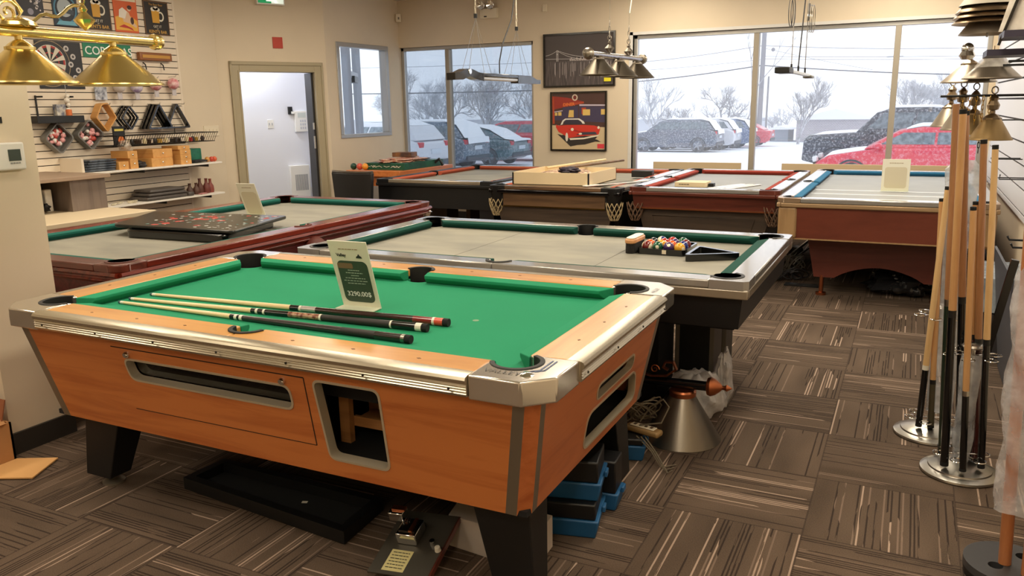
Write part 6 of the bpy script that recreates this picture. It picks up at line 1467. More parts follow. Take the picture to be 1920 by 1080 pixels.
# black plastic bag and cable pile by the red-brown table
crumple((.04,7.05,.085),.27,.20,.10,mat('black_bag_plastic',(34,34,36),.12,coat=.5,bump=1,bscale=18),'black_plastic_bag','shiny black plastic bag heaped beneath the blue-cushioned table','plastic bag',41,.45,None,2.2,64)
wires('cable_pile',(-.93,7.55),.12,.25,.01,.16,10,mat('pale_wire',(176,170,160),.4),'pile of pale looped cables on the floor left of the red-brown table',.005)
wires('dark_cable_loop',(-.86,7.25),.13,.12,.01,.10,3,mat('dark_wire',(60,58,60),.4),'dark cable loop before the pale cable pile',.006)
for i,(a,b,rr) in enumerate((((-1.02,7.7,.06),(-.86,8.5,.16),.014),((-.97,7.7,.05),(-.80,8.5,.13),.010))):
    MB().cyl(a,b,rr,n=10).build('metal_rod',[steel,mat('dark_rod',(60,56,54),.4,.5)][i],None,['grey metal rod lying on the cable pile, left one','dark metal rod lying on the cable pile, right one'][i],'rod')
for i,(x,y) in enumerate(((-1.04,7.9),(-.98,8.5))): MB().lathe([(0,0),(.06,0),(.075,.04),(.06,.09),(0,.10)],(x,y,.0),n=18).build('grey_pot',mat('grey_pot',(128,128,122),.5),None,['round grey pot-shaped fitting before the cable rods','round grey pot-shaped fitting behind the cable rods'][i],'fitting')
MB().obox((-.74,7.05,.006),(1,0,0),(0,1,0),(0,0,1),.30,.10,.010).build('black_mat',black,None,'small black mat with red dots before the table foot','mat')
# ================= right side
def stand(cx,cy,label,h2=.72):
    r=thing('cue_stand',(cx,cy,0),label,'cue stand','round cue stands')
    MB().lathe([(0,.0),(.145,.0),(.150,.006),(.148,.014),(.135,.020),(.120,.024),(.118,.030),(.100,.036),(.06,.044),(.03,.05),(0,.05)],(cx,cy,0),n=48).build('base',steel,r)
    MB().cyl((cx,cy,.04),(cx,cy,h2),.011,n=14).build('pole',steel,r)
    MB().lathe([(0,0),(.036,0),(.04,.006),(.036,.014),(.01,.018),(0,.02)],(cx,cy,h2-.02),n=24).build('hub',steel,r)
    for zz,nm in ((.085,'lower_ring'),(h2-.05,'upper_ring')):
        for k in range(6):
            a=2*PI*k/6+.3; c=V((cx+.085*math.cos(a),cy+.085*math.sin(a),zz))
            MB().tube([c+V((.024*math.cos(b),.024*math.sin(b),0)) for b in [2*PI*j/14 for j in range(14)]],.0025,n=5,closed=True).build(nm,chrome,r)
            MB().cyl((cx,cy,zz),c-V((.024*math.cos(a),.024*math.sin(a),0)),.0025,n=6).build(nm+'_arm',chrome,r)
    return r
S1=(.28,3.60); S2=(.17,3.99)
stand(*S1,'round chrome cue stand nearer to the camera, holding most of the cues',.56); stand(*S2,'round chrome cue stand farther back, partly behind the front one',.62)
pole_ash=ash
def rackcue(b,t_,label,butt_m,shaft_m,split,rb=.0145,rt=.0075,extra=None,two=False):
    b=V(b); t_=V(t_)
    r=thing('pool_cue',b[:],label,'cue','cues in the round stands'); f=lambda k: rb+(rt-rb)*k
    segs=[(0,.012,black_matte,'bumper'),(.012,split-.02,butt_m,'butt'),(split-.02,split,extra or black,'joint'),(split,.988,shaft_m,'shaft'),(.988,1,black_matte if not two else shaft_m,'tip')]
    for a,c,m,nm in segs: MB().cyl(b.lerp(t_,a),b.lerp(t_,c),f(a),f(c),n=14).build(nm,m,r)
    return r
oak2=wood('cue_honey',(206,160,108),(184,136,88),'z',.35,.3)
rackcue((.212,3.65,.052),(.135,3.62,1.494),'tall brown-shafted cue, leftmost long cue of the front stand',mat('cue_green_black',(26,40,28),.25,coat=.5),cue_oak,.465,.014,.013,nickel,True)
rackcue((.219,3.527,.052),(.155,3.497,1.475),'tall honey-shafted cue second from the left in the front stand',black_g,oak2,.46,.016,.013)
rackcue((.278,3.68,.052),(.171,3.65,1.467),'tall brown cue behind the honey one in the front stand',black_g,cue_oak,.48,.016,.013)
rackcue((.284,3.497,.052),(.22,3.467,1.118),'short pale cue with silver joint at the front of the front stand',black_g,oak2,.32,.013,.011,steel)
rackcue((.316,3.65,.052),(.236,3.62,1.122),'short honey cue behind the front short one',mat('cue_maroon',(60,20,18),.25,coat=.5),oak2,.5,.013,.011)
rackcue((.335,3.63,.052),(.239,3.6,1.36),'tall brown cue second from the right in the front stand',mat('cue_maroon',(60,20,18),.25,coat=.5),cue_oak,.40,.015,.012)
rackcue((.352,3.56,.052),(.273,3.521,1.344),'tall pale ash cue, rightmost of the front stand',black_g,ash,.42,.014,.011)
rackcue((.125,3.94,.052),(.146,3.901,1.151),'pale cue in the rear stand, leftmost of all',black_g,ash,.27,.014,.012,ivory)
rackcue((.175,3.945,.052),(.128,3.93,1.097),'honey cue in the rear stand beside the plastic sleeve',mat('cue_olive',(70,62,44),.4),oak2,.22,.014,.011)
fl=film('cue_sleeve_film',(206,212,220),.45,.12)
g=MB().lathe([(.0,.0),(.04,.01),(.045,.3),(.03,.55),(.04,.9),(.055,1.1),(.03,1.14)],(.20,3.95,.12),n=12,sx=1.3,sy=.4); g.build('plastic_sleeve',fl,None,'clear plastic sleeve around the cues in the rear stand','plastic sleeve')
MB().lathe([(.03,.0),(.04,.1),(.034,.25),(.042,.4),(.036,.46)],(S1[0],S1[1]+.0,.056),n=14).build('bubble_wrap_sleeve',film('clear_wrap2',(226,228,232),.4),None,'crinkled clear sleeve around the pole of the front stand','plastic sleeve')
# tall wrapped cue rack at the far right
r=thing('large_cue_rack',(.385,2.8,0),'black round floor rack base with a hole, cut by the bottom right corner','cue rack')
MB().holed(circ(.39,2.80,.135,n=40),[circ(.345,2.765,.022,n=16),circ(.43,2.86,.022,n=16)],(0,0,.03),(1,0,0),(0,1,0),(0,0,1),.025).build('base_disc',mat('dark_grey_plastic',(58,58,60),.35),r,bevel=.005); MB().lathe([(.13,0),(.135,.03),(.06,.03),(0,.03)],(.39,2.80,0),n=36).build('base_foot',black,r)
def pole_(b,t_,rb,rt,m,label,name='wooden_pole',grp='wrapped poles at the right edge'):
    MB().cyl(b,t_,rb,rt,n=18).build(name,m,None,label,'wooden pole',grp)
copperwood=wood('reddish_pole',(182,118,74),(156,94,54),'z',.3,.4)
pole_((.372,2.79,.056),(.318,2.79,1.42),.019,.016,copperwood,'long reddish wooden pole in plastic at the right edge, left one')
pole_((.43,2.74,.056),(.405,2.74,1.40),.019,.016,copperwood,'long reddish wooden pole in plastic at the right edge, right one')
g=MB(); 
g.add([],[])
pf=film('hanging_film',(226,226,230),.35,.2)
A=[];n=26
for j in range(n+1):
    z=.25+1.12*j/n
    for i in range(13):
        a=PI*.35+PI*1.3*i/12; rr=.055+.012*math.sin(j*.9+i*1.1)+.02*(1-abs(j/n-.55)*1.6)
        A.append(V((.385+rr*math.cos(a),2.80+rr*1.0*math.sin(a)-.02,z)))
g.add(A,[(j*13+i,j*13+i+1,(j+1)*13+i+1,(j+1)*13+i) for j in range(n) for i in range(12)]); g.build('plastic_wrap',pf,None,'clear plastic film hanging around the wooden poles at the right edge','plastic film',clean=False)
# slatwall on the right wall
slat_w=mat('slatwall_white',(214,214,220),.5)
slatwall('slatwall_panel',.70,3.2,9.35,.72,2.9,.15,1.36,-1,'white slatwall panel on the right wall beside the window',slat_w,.014)
struct('trim_3',box(.672,.70,9.35,9.40,.70,2.9),slat_w)
# lamp shades hanging (brass) near the right wall
def hang_lamp(x,y,zr,rad,h,m,mc,label,grp,chain_top):
    r=thing('display_lamp_shade',(x,y,zr),label,'lamp shade',grp)
    shade(r,x,y,zr,rad,h,m,mc,.045)
    g=MB(); link_chain(g,(x,y,zr+h*1.12),chain_top,.010,.0025); g.build('chain',mc,r); return r
br2=mat('antique_brass_shade',(168,140,96),.34,.9)
grey_sh=mat('pewter_shade',(150,138,122),.36,.8)
r=thing('shade_rail',(.36,5.6,1.5),'dark hanging bar carrying the row of brass display lamps','rail')
MB().cyl((.12,5.55,1.53),(.69,5.62,1.53),.007,n=8).build('bar',black,r)
for i,(x,y,z,ra,m_,lb) in enumerate(((.40,5.58,1.275,.118,br2,'antique brass cone lampshade, frontmost of the lower display group'),(.315,5.76,1.30,.115,br2,'antique brass cone lampshade, second of the lower display group'),(.255,5.96,1.32,.115,grey_sh,'pewter cone lampshade, third of the lower display group'),(.20,6.16,1.335,.115,grey_sh,'pewter cone lampshade, rearmost of the lower display group'))):
    q=hang_lamp(x,y,z,ra,.15,m_,bronze,lb,'lower display lampshades',.04)
    MB().lathe([(0,0),(.028,.01),(.034,.035),(.02,.06),(.026,.075),(.010,.095),(0,.10)],(x,y,z+.165),n=8).build('finial',bronze,q)
    P=[V((x+.016*math.cos(a),y,z+.285+.02*math.sin(a))) for a in [2*PI*k/12 for k in range(12)]]; MB().tube(P,.004,n=5,closed=True).build('ring',nickel,q)
random.seed(9)
for k in range(5):
    x=.24+.035*k; z=1.36+.02*random.random(); g=MB(); link_chain(g,(x,5.568,z),1.526-z,.009,.0022); g.build('hanging_chain',brass_d,None,['leftmost','second','middle','fourth','rightmost'][k]+' short brass chain dangling from the display bar','chain','display chains')
g=MB(); link_chain(g,(.345,5.57,1.20),.12,.010,.0022); g.build('hanging_chain',black,None,'dark chain hanging below the frontmost brass lampshade','chain')
# upper lamps
up1=hang_lamp(.375,5.6,1.625,.155,.135,grey_sh,bronze,'large pewter lampshade with clear dome top, front one under the dark shelves','upper display lampshades',.03)
MB().lathe([(.155*.62,.065),(.06,.12),(.04,.13)],(.375,5.6,1.625),n=32).build('glass_collar',film('milky_film',(222,216,208),.6),up1)
hang_lamp(.27,5.85,1.61,.155,.135,grey_sh,bronze,'large pewter lampshade behind the glass-domed one, with crystal fitting','upper display lampshades',.03)
MB().ball((.24,5.62,1.80),.035,14,10).lathe([(.03,-.05),(.045,-.03),(.03,0)],(.24,5.62,1.79),n=16).build('crystal_fitting',chrome,None,'chrome globe fitting above the rear pewter lampshade','lamp fitting')
# stack of nested shades at the top
for k,(z,ra,m_) in enumerate(((1.935,.19,bronze),(1.965,.185,bronze),(1.995,.175,bronze),(1.875,.15,grey_sh))):
    r=thing('stacked_lamp_shade',(.33,5.6,z),['lowest bronze lampshade of the nested top stack','middle bronze lampshade of the nested top stack','top bronze lampshade of the nested top stack','pale grey lampshade hanging just below the nested stack'][k],'lamp shade','nested lampshades')
    MB().lathe([(ra,0),(ra*.97,.008),(.07,.11),(.06,.112),(.06,.105),(ra*.96,.002),(ra,0)],(.33,5.6,z),n=44).build('shade',m_,r,smooth=30)
MB().lathe([(.16,2.035),(.05,2.20),(0,2.21)],(.33,5.6,0),n=36).build('pale_top_shade',mat('cream_shade',(206,198,180),.5),None,'large cream lampshade on top of the nested stack, cut by the frame','lamp shade')
MB().cyl((.33,5.6,1.86),(.33,5.6,CZ),.006,n=8).build('hanging_rod',steel,None,'thin rod that carries the nested lampshade stack','rod')
# dark shelves / framed picture top right
MB().box(.33,.68,4.45,4.75,1.785,1.815).build('dark_shelf',mat('dark_purple_shelf',(44,38,54),.4),None,'dark shelf at the right edge, upper of two above the lamps','shelf')
MB().box(.29,.68,4.80,5.10,1.72,1.75).build('dark_shelf',mat('dark_purple_shelf',(44,38,54),.4),None,'dark shelf at the right edge, lower of two above the lamps','shelf')
for k,(y,z) in enumerate(((5.2,1.70),(5.5,1.69))): MB().box(.42,.68,y,y+.02,z,z+.012).build('support_arm',black,None,['black support arm in front under the lower dark shelf','black support arm behind under the lower dark shelf'][k],'support arm')
r=thing('leaning_picture',(.45,4.7,1.83),'pale marbled picture in a thin black frame at the top right corner','picture')
MB().obox((.50,4.66,2.06),(1,0,.25),(0,1,0),(-.25,0,1),.012,.36,.46).build('print',mat('pale_print',(206,198,186),.4,c2=(176,164,150),nscale=12),r,smooth=0)
c_=V((.36,4.62,2.02)); MB().obox((.385,4.60,1.98),(.28,-.05,1),(0,1,0),(1,0,-.28),.46,.02,.012).build('frame',black_g,r,smooth=0)
pu=V((.95,-.2,0)).normalized(); pv=V((.22,0,.97)).normalized()
MB().obox(V((.318,4.62,1.82))+pu*.11+pv*.20,pu,pv,pu.cross(pv),.22,.40,.008).build('print_sheet',mat('pale_print',(206,198,186),.4),r,smooth=0)
# wire brackets on the right wall
for k,(y,z) in enumerate(((6.9,1.36),(6.6,1.10),(5.9,1.02))):
    MB().tube([(.69,y,z),(.50,y,z),(.50,y,z+.03)],.004,n=5).tube([(.69,y+.12,z),(.50,y+.12,z),(.50,y,z)],.004,n=5).build('wire_bracket',black,None,['highest black wire bracket on the right slatwall','middle black wire bracket on the right slatwall','lowest black wire bracket on the right slatwall'][k],'bracket')
for k,(z,x) in enumerate(((.775,.60),(.735,.62))): MB().tube([(.69,5.0,z),(x-.10,5.0,z),(x-.11,5.0,z+.02)],.006,n=6).build('peg_hook',black,None,['upper black peg hook in front of the tan table corner','lower black peg hook in front of the tan table corner'][k],'hook')
# dark boards and leaning rail behind the stands
MB().obox((.50,4.75,.36),(1,.0,.12),(0,1,0),(-.12,0,1),.012,.9,.70).build('leaning_board',mat('grey_leaning_panel',(72,74,82),.5),None,'dark grey board leaning against the right wall behind the cue stands','panel')
MB().cyl((.33,4.2,.02),(.455,4.22,.80),.022,n=4).build('black_rail',black_g,None,'black square rail leaning diagonally behind the cue stands','rail')
MB().box(.40,.66,5.3,5.9,.30,.50).build('storage_carton',mat('blue_white_box',(170,180,190),.5,c2=(90,100,110),nscale=8),None,'pale blue-grey carton under the right end of the blue-cushioned table','box')
MB().box(.36,.66,5.3,5.9,.0,.29).build('dark_carton',mat('dark_carton',(52,48,50),.6),None,'dark carton beneath the pale blue-grey one','box')
crumple((.56,4.3,.70),.06,.12,.22,film('pinkish_bag',(226,206,216),.5),'clear_plastic_bag','clear plastic bag with pink tint hanging on the right wall','plastic bag',51,.3,None,2.2,32)
# ================= exterior
def gz(y): return -.3-.018*(y-10)
snow=mat('snow_ground',(240,243,248),.9,noise=.03,nscale=.5)
g=MB(); nx,ny=40,44
A=[]
for j in range(ny+1):
    y=10.05+(j/ny)**1.7*150
    for i in range(nx+1):
        x=-120+200*i/nx; A.append((x,y,gz(y)+.06*mnoise.noise(V((x*.2,y*.2,0)))))
g.add(A,[(j*(nx+1)+i,j*(nx+1)+i+1,(j+1)*(nx+1)+i+1,(j+1)*(nx+1)+i) for j in range(ny) for i in range(nx)])
g.build('snow_ground',snow,None,'snow covered parking lot outside the windows','ground',kind='structure',smooth=180)
snowm=mat('car_snow',(240,243,247),.85)
carglass=mat('car_glass',(70,84,94),.1,coat=.5,c2=(120,134,142),nscale=10); tyre=mat('tyre',(44,46,50),.8,c2=(110,114,120),nscale=6); hub=mat('hub_grey',(150,156,164),.35,.5)
def dusted(nm,c): # paint with stuck-on snow flecks
    if 'car_'+nm in MATS: return MATS['car_'+nm]
    m=mat('car_'+nm,c,.3,coat=.5,bump=0); nt=m.node_tree; b=nt.nodes['Principled BSDF']; L=nt.links.new
    nz=nt.nodes.new('ShaderNodeTexNoise'); nz.inputs['Scale'].default_value=16; nz.inputs['Detail'].default_value=6; nz.inputs['Roughness'].default_value=.75; tc=nt.nodes.new('ShaderNodeTexCoord'); L(tc.outputs['Object'],nz.inputs['Vector'])
    mr=nt.nodes.new('ShaderNodeMapRange'); mr.inputs[1].default_value=.50; mr.inputs[2].default_value=.60; L(nz.outputs['Fac'],mr.inputs[0]); ml=nt.nodes.new('ShaderNodeMath'); ml.operation='MULTIPLY'; ml.inputs[1].default_value=.22 if nm=='red' else .42; L(mr.outputs[0],ml.inputs[0])
    mx=nt.nodes.new('ShaderNodeMix'); mx.data_type='RGBA'; L(ml.outputs[0],mx.inputs[0]); mx.inputs[6].default_value=srgb(*c); mx.inputs[7].default_value=srgb(226,231,238); L(mx.outputs[2],b.inputs['Base Color'])
    return m
PROF={ # side profile, x from front(0) to rear(L=1), z in metres ; body, roof line
'suv':dict(L=4.6,W=1.85,body=[(0,.35),(.02,.75),(.06,.93),(.24,1.05),(.30,1.10),(.92,1.12),(.985,1.02),(1,.75),(.99,.40),(.93,.28),(.05,.26)],cab=[(.22,1.05),(.36,1.52),(.45,1.62),(.80,1.62),(.90,1.50),(.97,1.08)],wheel=.35,wx=(.19,.80)),
'sedan':dict(L=4.6,W=1.8,body=[(0,.35),(.02,.62),(.08,.78),(.27,.92),(.33,.96),(.86,.98),(.985,.92),(1,.65),(.99,.38),(.93,.24),(.05,.22)],cab=[(.24,.92),(.40,1.34),(.50,1.43),(.66,1.42),(.78,1.30),(.92,.97)],wheel=.32,wx=(.19,.80)),
'pickup':dict(L=5.8,W=2.0,body=[(0,.45),(.005,1.05),(.03,1.16),(.24,1.24),(.30,1.26),(.99,1.28),(1,.62),(.95,.48),(.05,.38)],cab=[(.24,1.22),(.33,1.78),(.40,1.90),(.60,1.90),(.66,1.80),(.68,1.26)],wheel=.40,wx=(.16,.78))}
def car(kind,x0,y0,m,label,snowy=1.0,tail=True,heading=0,roofsnow=True,group=None,name='car',cat='car'):
    p=PROF[kind]; Lc,Wc=p['L'],p['W']; z0=gz(y0)
    r=thing(name,(x0,y0,z0),label,cat,group)
    def X(f): return x0+f*Lc
    body=MB(); pts=[(X(a),b+z0) for a,b in p['body']]; n=len(pts)
    ys=[(-.5,.965),(-.47,1.0),(-.3,1.0),(.3,1.0),(.47,1.0),(.5,.965)]
    cx=X(.5); V_=[]
    for yy,sc in ys: V_+= [V((cx+(a-cx)*(1 if abs(yy)<.48 else .985),y0+yy*Wc,b if abs(yy)<.48 else z0+(b-z0)*.97)) for a,b in pts]
    f=[tuple(range(n))[::-1],tuple(range((len(ys)-1)*n,len(ys)*n))]
    for j in range(len(ys)-1): f+=[(j*n+i,j*n+(i+1)%n,(j+1)*n+(i+1)%n,(j+1)*n+i) for i in range(n)]
    body.add(V_,f); body.build('body',m,r,bevel=.04,bseg=3)
    cab=[(X(a),b+z0) for a,b in p['cab']]; n=len(cab); base=min(b for a,b in cab)
    def cabm(sc0,sc1,shr,zoff=0):
        A=[];
        for s_ in (-1,1):
            for a,b in cab:
                t_=(b-base)/(max(q[1] for q in cab)-base); w=Wc*.5*(sc0*(1-t_)+sc1*t_); A.append(V((cx+(a-cx)*shr,y0+s_*w,b+zoff)))
        return A,[tuple(range(n))[::-1],tuple(range(n,2*n))]+[(i,(i+1)%n,n+(i+1)%n,n+i) for i in range(n)]
    A,f=cabm(.94,.72,1.0); MB().add(A,f).build('cabin',m,r,bevel=.05,bseg=3)
    # side windows, windscreen and rear glass set proud of the cabin
    top=max(b for a,b in p['cab']); bot=min(b for a,b in p['cab'])
    def cx_at(z,front):
        pr=p['cab']; seq=pr if front else pr[::-1]
        for (a,b),(c,d) in zip(seq,seq[1:]):
            if b<=z<=d: return a+(c-a)*(z-b)/(d-b+1e-9)
        return seq[-1][0]
    zl,zh=bot+.12,top-.13
    for s_ in (-1,1):
        def q(fr,z):
            t_=(z-bot)/(top-bot); w=Wc*.5*(.94*(1-t_)+.72*t_)+.012; return V((X(fr),y0+s_*w,z0+z))
        a0,a1=cx_at(zl,1)+.025,cx_at(zh,1)+.03; b0,b1=cx_at(zl,0)-.03,cx_at(zh,0)-.035
        cuts=[0,.46,.86,1] if kind!='pickup' else [0,.55,1]
        for c0,c1 in zip(cuts,cuts[1:]):
            g0=a0+(b0-a0)*c0+.006; g1=a0+(b0-a0)*c1-.006; h0=a1+(b1-a1)*c0+.006; h1=a1+(b1-a1)*c1-.006
            q4=[q(g0,zl),q(g1,zl),q(h1,zh),q(h0,zh)]; nrm=V((0,s_*.01,0)); MB().add(q4+[k-nrm*2 for k in q4],[(0,1,2,3),(7,6,5,4),(0,4,5,1),(3,2,6,7),(0,3,7,4),(1,5,6,2)]).build('side_window',carglass,r,smooth=0)
    # wheels
    for fx in p['wx']:
        for s_ in (-1,1):
            c=V((X(fx),y0+s_*(Wc/2-.10),z0+p['wheel'])); R_=p['wheel']
            w=MB().lathe([(0,-.10),(R_*.6,-.10),(R_*.95,-.10),(R_,-.06),(R_,.06),(R_*.95,.105),(R_*.66,.11),(R_*.62,.07),(0,.07)],c,(0,s_,0),n=28).build('wheel',tyre,r)
            g=MB()
            for k in range(5):
                a=2*PI*k/5; d_=V((math.cos(a),0,math.sin(a))); g.obox(c+d_*R_*.32+V((0,s_*.10,0)),d_,(0,1,0),d_.cross(V((0,1,0))),R_*.62,.02,.06)
            g.ball(c+V((0,s_*.10,0)),.05,8,6); g.build('hub_spokes',hub,w,smooth=0)
            ar=[(c.x+(R_+.055)*math.cos(a),c.z+(R_+.055)*math.sin(a)) for a in [PI*k/12 for k in range(13)]]+[(c.x+(R_+.01)*math.cos(a),c.z+(R_+.01)*math.sin(a)) for a in [PI-PI*k/12 for k in range(13)]]
            MB().pprism(ar,(0,y0+s_*(Wc/2+.002),0),(1,0,0),(0,0,1),(0,s_,0),.012).build('wheel_arch',mat('arch_black',(50,54,60),.7),r,smooth=0)
    bz=max(b for a,b in p['body'])
    for s_ in (-1,1):
        MB().obox((X(.012),y0+s_*Wc*.36,z0+bz*.70),(1,0,.2),(0,1,0),(-.2,0,1),.10,.36,.13).build('headlight',mat('headlight',(214,216,216),.15),r,bevel=.02)
        MB().obox((X(.985),y0+s_*Wc*.40,z0+bz*.86),(1,0,-.2),(0,1,0),(.2,0,1),.10,.26,.16).build('tail_light',mat('tail_light',(196,44,56),.2),r,bevel=.02)
        MB().ball((X(.31),y0+s_*(Wc/2+.08),z0+bz+.02),.10,12,8,.8).build('mirror',m,r)
    MB().box(X(.985)+.02,X(1)+.03,y0-Wc*.42,y0+Wc*.42,z0+.34,z0+.50).build('bumper',mat('bumper_dark',(70,76,84),.6),r,bevel=.02)
    MB().box(X(1)-.005,X(1)+.016,y0-.26,y0+.26,z0+bz*.62,z0+bz*.62+.13).build('licence_plate',mat('plate_white',(206,214,222),.4),r,smooth=0)
    MB().box(X(0)-.01,X(0)+.03,y0-Wc*.28,y0+Wc*.28,z0+bz*.42,z0+bz*.66).build('grille',mat('grille_black',(34,36,40),.5),r,smooth=0)
    if roofsnow:
        A=[];a0,a1=p['cab'][1][0],p['cab'][-2][0]; nx=14
        for i in range(nx+1):
            fr=a0+.03+(a1-a0-.04)*i/nx
            zt=max(cab_z(p['cab'],fr),0)
            for jn in range(7):
                s_=-1+jn/3; A.append(V((X(fr),y0+s_*Wc*.345,z0+zt+.005+.07*snowy*(1-s_**4)*(1-(2*i/nx-1)**6))))
        g=MB().add(A,[(i*7+j,(i+1)*7+j,(i+1)*7+j+1,i*7+j+1) for i in range(nx) for j in range(6)]+[tuple([i*7 for i in range(nx+1)]+[i*7+6 for i in range(nx,-1,-1)])]); g.build('roof_snow',snowm,r,smooth=180)
        fr0,fr1=.05,.26
        A=[]
        for i in range(9):
            fr=fr0+(fr1-fr0)*i/8; zt=body_z(p['body'],fr)
            for jn in range(7):
                s_=-1+jn/3; A.append(V((X(fr),y0+s_*Wc*.44,z0+zt+.004+.05*snowy*(1-s_**4)*(1-(2*i/8-1)**6))))
        MB().add(A,[(i*7+j,(i+1)*7+j,(i+1)*7+j+1,i*7+j+1) for i in range(8) for j in range(6)]).build('hood_snow',snowm,r,smooth=180,clean=False)
    return r
def interp(seq,f):
    best=0
    for (a,b),(c,d) in zip(seq,seq[1:]):
        lo,hi=min(a,c),max(a,c)
        if lo<=f<=hi and hi>lo: best=max(best,b+(d-b)*(f-a)/(c-a))
    return best
def cab_z(c,f): return interp(c,f)
def body_z(c,f): return interp(c,f)
def rearsnow(r,kind,x0,y0):   # thick snow hanging on a rear window and tailgate
    p=PROF[kind]; z0=gz(y0); Lc,Wc=p['L'],p['W']; c=p['cab']
    A=[];seq=[(c[-3][0],c[-3][1]+.05),(c[-2][0]+.01,c[-2][1]+.03),(c[-1][0]+.008,c[-1][1]+.02),(1.004,p['body'][5][1]-.02),(1.012,.9)]
    for fr,z in seq:
        for j in range(7):
            s_=-1+j/3; A.append(V((x0+fr*Lc+.06*(1-s_**4),y0+s_*Wc*.40,z0+z+.02*(1-s_**4))))
    MB().add(A,[(i*7+j,(i+1)*7+j,(i+1)*7+j+1,i*7+j+1) for i in range(len(seq)-1) for j in range(6)]).build('tailgate_snow',snowm,r,smooth=180,clean=False)
white_c=dusted('white',(206,208,214)); bluegrey=dusted('blue_grey',(70,92,112)); teal_c=dusted('slate_teal',(74,104,112)); redc=dusted('red',(206,34,60)); greyc=dusted('grey',(74,84,100)); darkc=dusted('dark',(44,52,66)); bluec=dusted('blue',(60,88,130))
r=car('suv',-17.4,21.0,white_c,'snowy white sport utility vehicle, nearest in the row seen through the left windows')
r=car('suv',-17.75,24.3,bluegrey,'blue-grey sport utility vehicle with snow on its tailgate, second in the left row'); rearsnow(r,'suv',-17.75,24.3)
r=car('sedan',-17.6,27.4,teal_c,'teal-grey sedan with snowy rear window, third in the left row'); rearsnow(r,'sedan',-17.6,27.4)
car('suv',-17.2,31.0,redc,'red sport utility vehicle, farthest of the left window row')
r=car('suv',-13.3,41.5,greyc,'grey snow-flecked sport utility vehicle seen side on through the right window'); rearsnow(r,'suv',-13.3,41.5)
r=car('suv',-13.0,44.5,white_c,'white snow-caked car just behind the grey sport utility vehicle'); rearsnow(r,'suv',-13.0,44.5)
r=car('suv',-12.7,47.5,bluec,'blue car behind the snow-caked white one'); rearsnow(r,'suv',-12.7,47.5)
car('sedan',-12.2,51.0,redc,'dark red sedan peeking right of the blue car by the mullion')
car('pickup',-2.9,26.0,darkc,'dark snow-flecked pickup truck behind the red car at the right',cat='truck',name='pickup_truck')
car('sedan',-2.15,21.5,redc,'bright red car with light snow, large in the right-hand pane')
# buildings
def house(x0,x1,y0,y1,h,rh,wm,label,ridge='x',name='house',cat='house',wins=()):
    z0=gz(y0)-.1; r=thing(name,((x0+x1)/2,(y0+y1)/2,z0),label,cat)
    MB().box(x0,x1,y0,y1,z0,z0+h).build('walls',wm,r,smooth=0)
    o=.3
    if ridge=='x': ym=(y0+y1)/2; MB().add([(x0-o,y0-o,z0+h),(x1+o,y0-o,z0+h),(x1+o,y1+o,z0+h),(x0-o,y1+o,z0+h),(x0+ (y1-y0)*.35,ym,z0+h+rh),(x1-(y1-y0)*.35,ym,z0+h+rh)],[(0,1,5,4),(2,3,4,5),(1,2,5),(3,0,4),(0,3,2,1)]).build('snowy_roof',snowm,r,smooth=0)
    else: xm=(x0+x1)/2; MB().add([(x0-o,y0-o,z0+h),(x1+o,y0-o,z0+h),(x1+o,y1+o,z0+h),(x0-o,y1+o,z0+h),(xm,y0-o,z0+h+rh),(xm,y1+o,z0+h+rh)],[(0,1,4),(1,2,5,4),(2,3,5),(3,0,4,5),(0,3,2,1)]).build('snowy_roof',snowm,r,smooth=0)
    if ridge!='x': xm=(x0+x1)/2; MB().add([(x0,y0-.05,z0+h),(x1,y0-.05,z0+h),(xm,y0-.05,z0+h+rh*.92),(x0,y0,z0+h),(x1,y0,z0+h),(xm,y0,z0+h+rh*.92)],[(0,1,2),(3,5,4),(0,3,4,1),(1,4,5,2),(2,5,3,0)]).build('gable',wm,r,smooth=0)
    for (a,b,c,d,m_) in wins:
        w_=MB().box(a-.08,b+.08,y0-.06,y0-.0,z0+c-.08,z0+d+.08).build('window',mat('house_trim',(226,228,232),.6),r,smooth=0); w_
        g_=MB().box(a,b,y0-.08,y0-.06,z0+c,z0+d); g_.build('pane',m_,w_,smooth=0)
hw_=mat('grey_siding',(150,154,162),.8); hwin=mat('house_glass',(96,104,116),.3)
house(-36.6,-31.2,70,75,1.75,.95,hw_,'small grey house with snowy roof behind the red vehicle in the left window',wins=((-35.4,-34.9,.55,1.1,hwin),(-33.9,-33.2,.3,1.1,hwin),(-32.6,-32.0,.55,1.1,hwin)))
house(-50,-38.0,72,78,1.85,.8,mat('pale_siding',(190,194,202),.8),'long low building with snowy roof behind the white vehicle',wins=((-46,-45,.6,1.2,hwin),(-42,-41,.6,1.2,hwin)))
house(-22.3,-11.9,70,76,1.75,.62,mat('white_siding',(196,200,208),.8),'long white house with snowy roof behind the bare trees in the right window',wins=((-20.6,-19.4,.6,1.3,hwin),(-17.6,-16.4,.6,1.3,hwin),(-15.4,-14.4,.6,1.3,hwin)))
shed_m=mat('shed_brick',(158,150,156),.85); nt=shed_m.node_tree; bk_=nt.nodes.new('ShaderNodeTexBrick'); bk_.inputs['Scale'].default_value=3; bk_.inputs['Color1'].default_value=srgb(160,152,158); bk_.inputs['Color2'].default_value=srgb(148,140,148); bk_.inputs['Mortar'].default_value=srgb(206,206,212); tc_=nt.nodes.new('ShaderNodeTexCoord'); mp_=nt.nodes.new('ShaderNodeMapping'); mp_.inputs['Rotation'].default_value=(PI/2,0,0); nt.links.new(tc_.outputs['Object'],mp_.inputs[0]); nt.links.new(mp_.outputs[0],bk_.inputs['Vector']); nt.links.new(bk_.outputs['Color'],nt.nodes['Principled BSDF'].inputs['Base Color'])
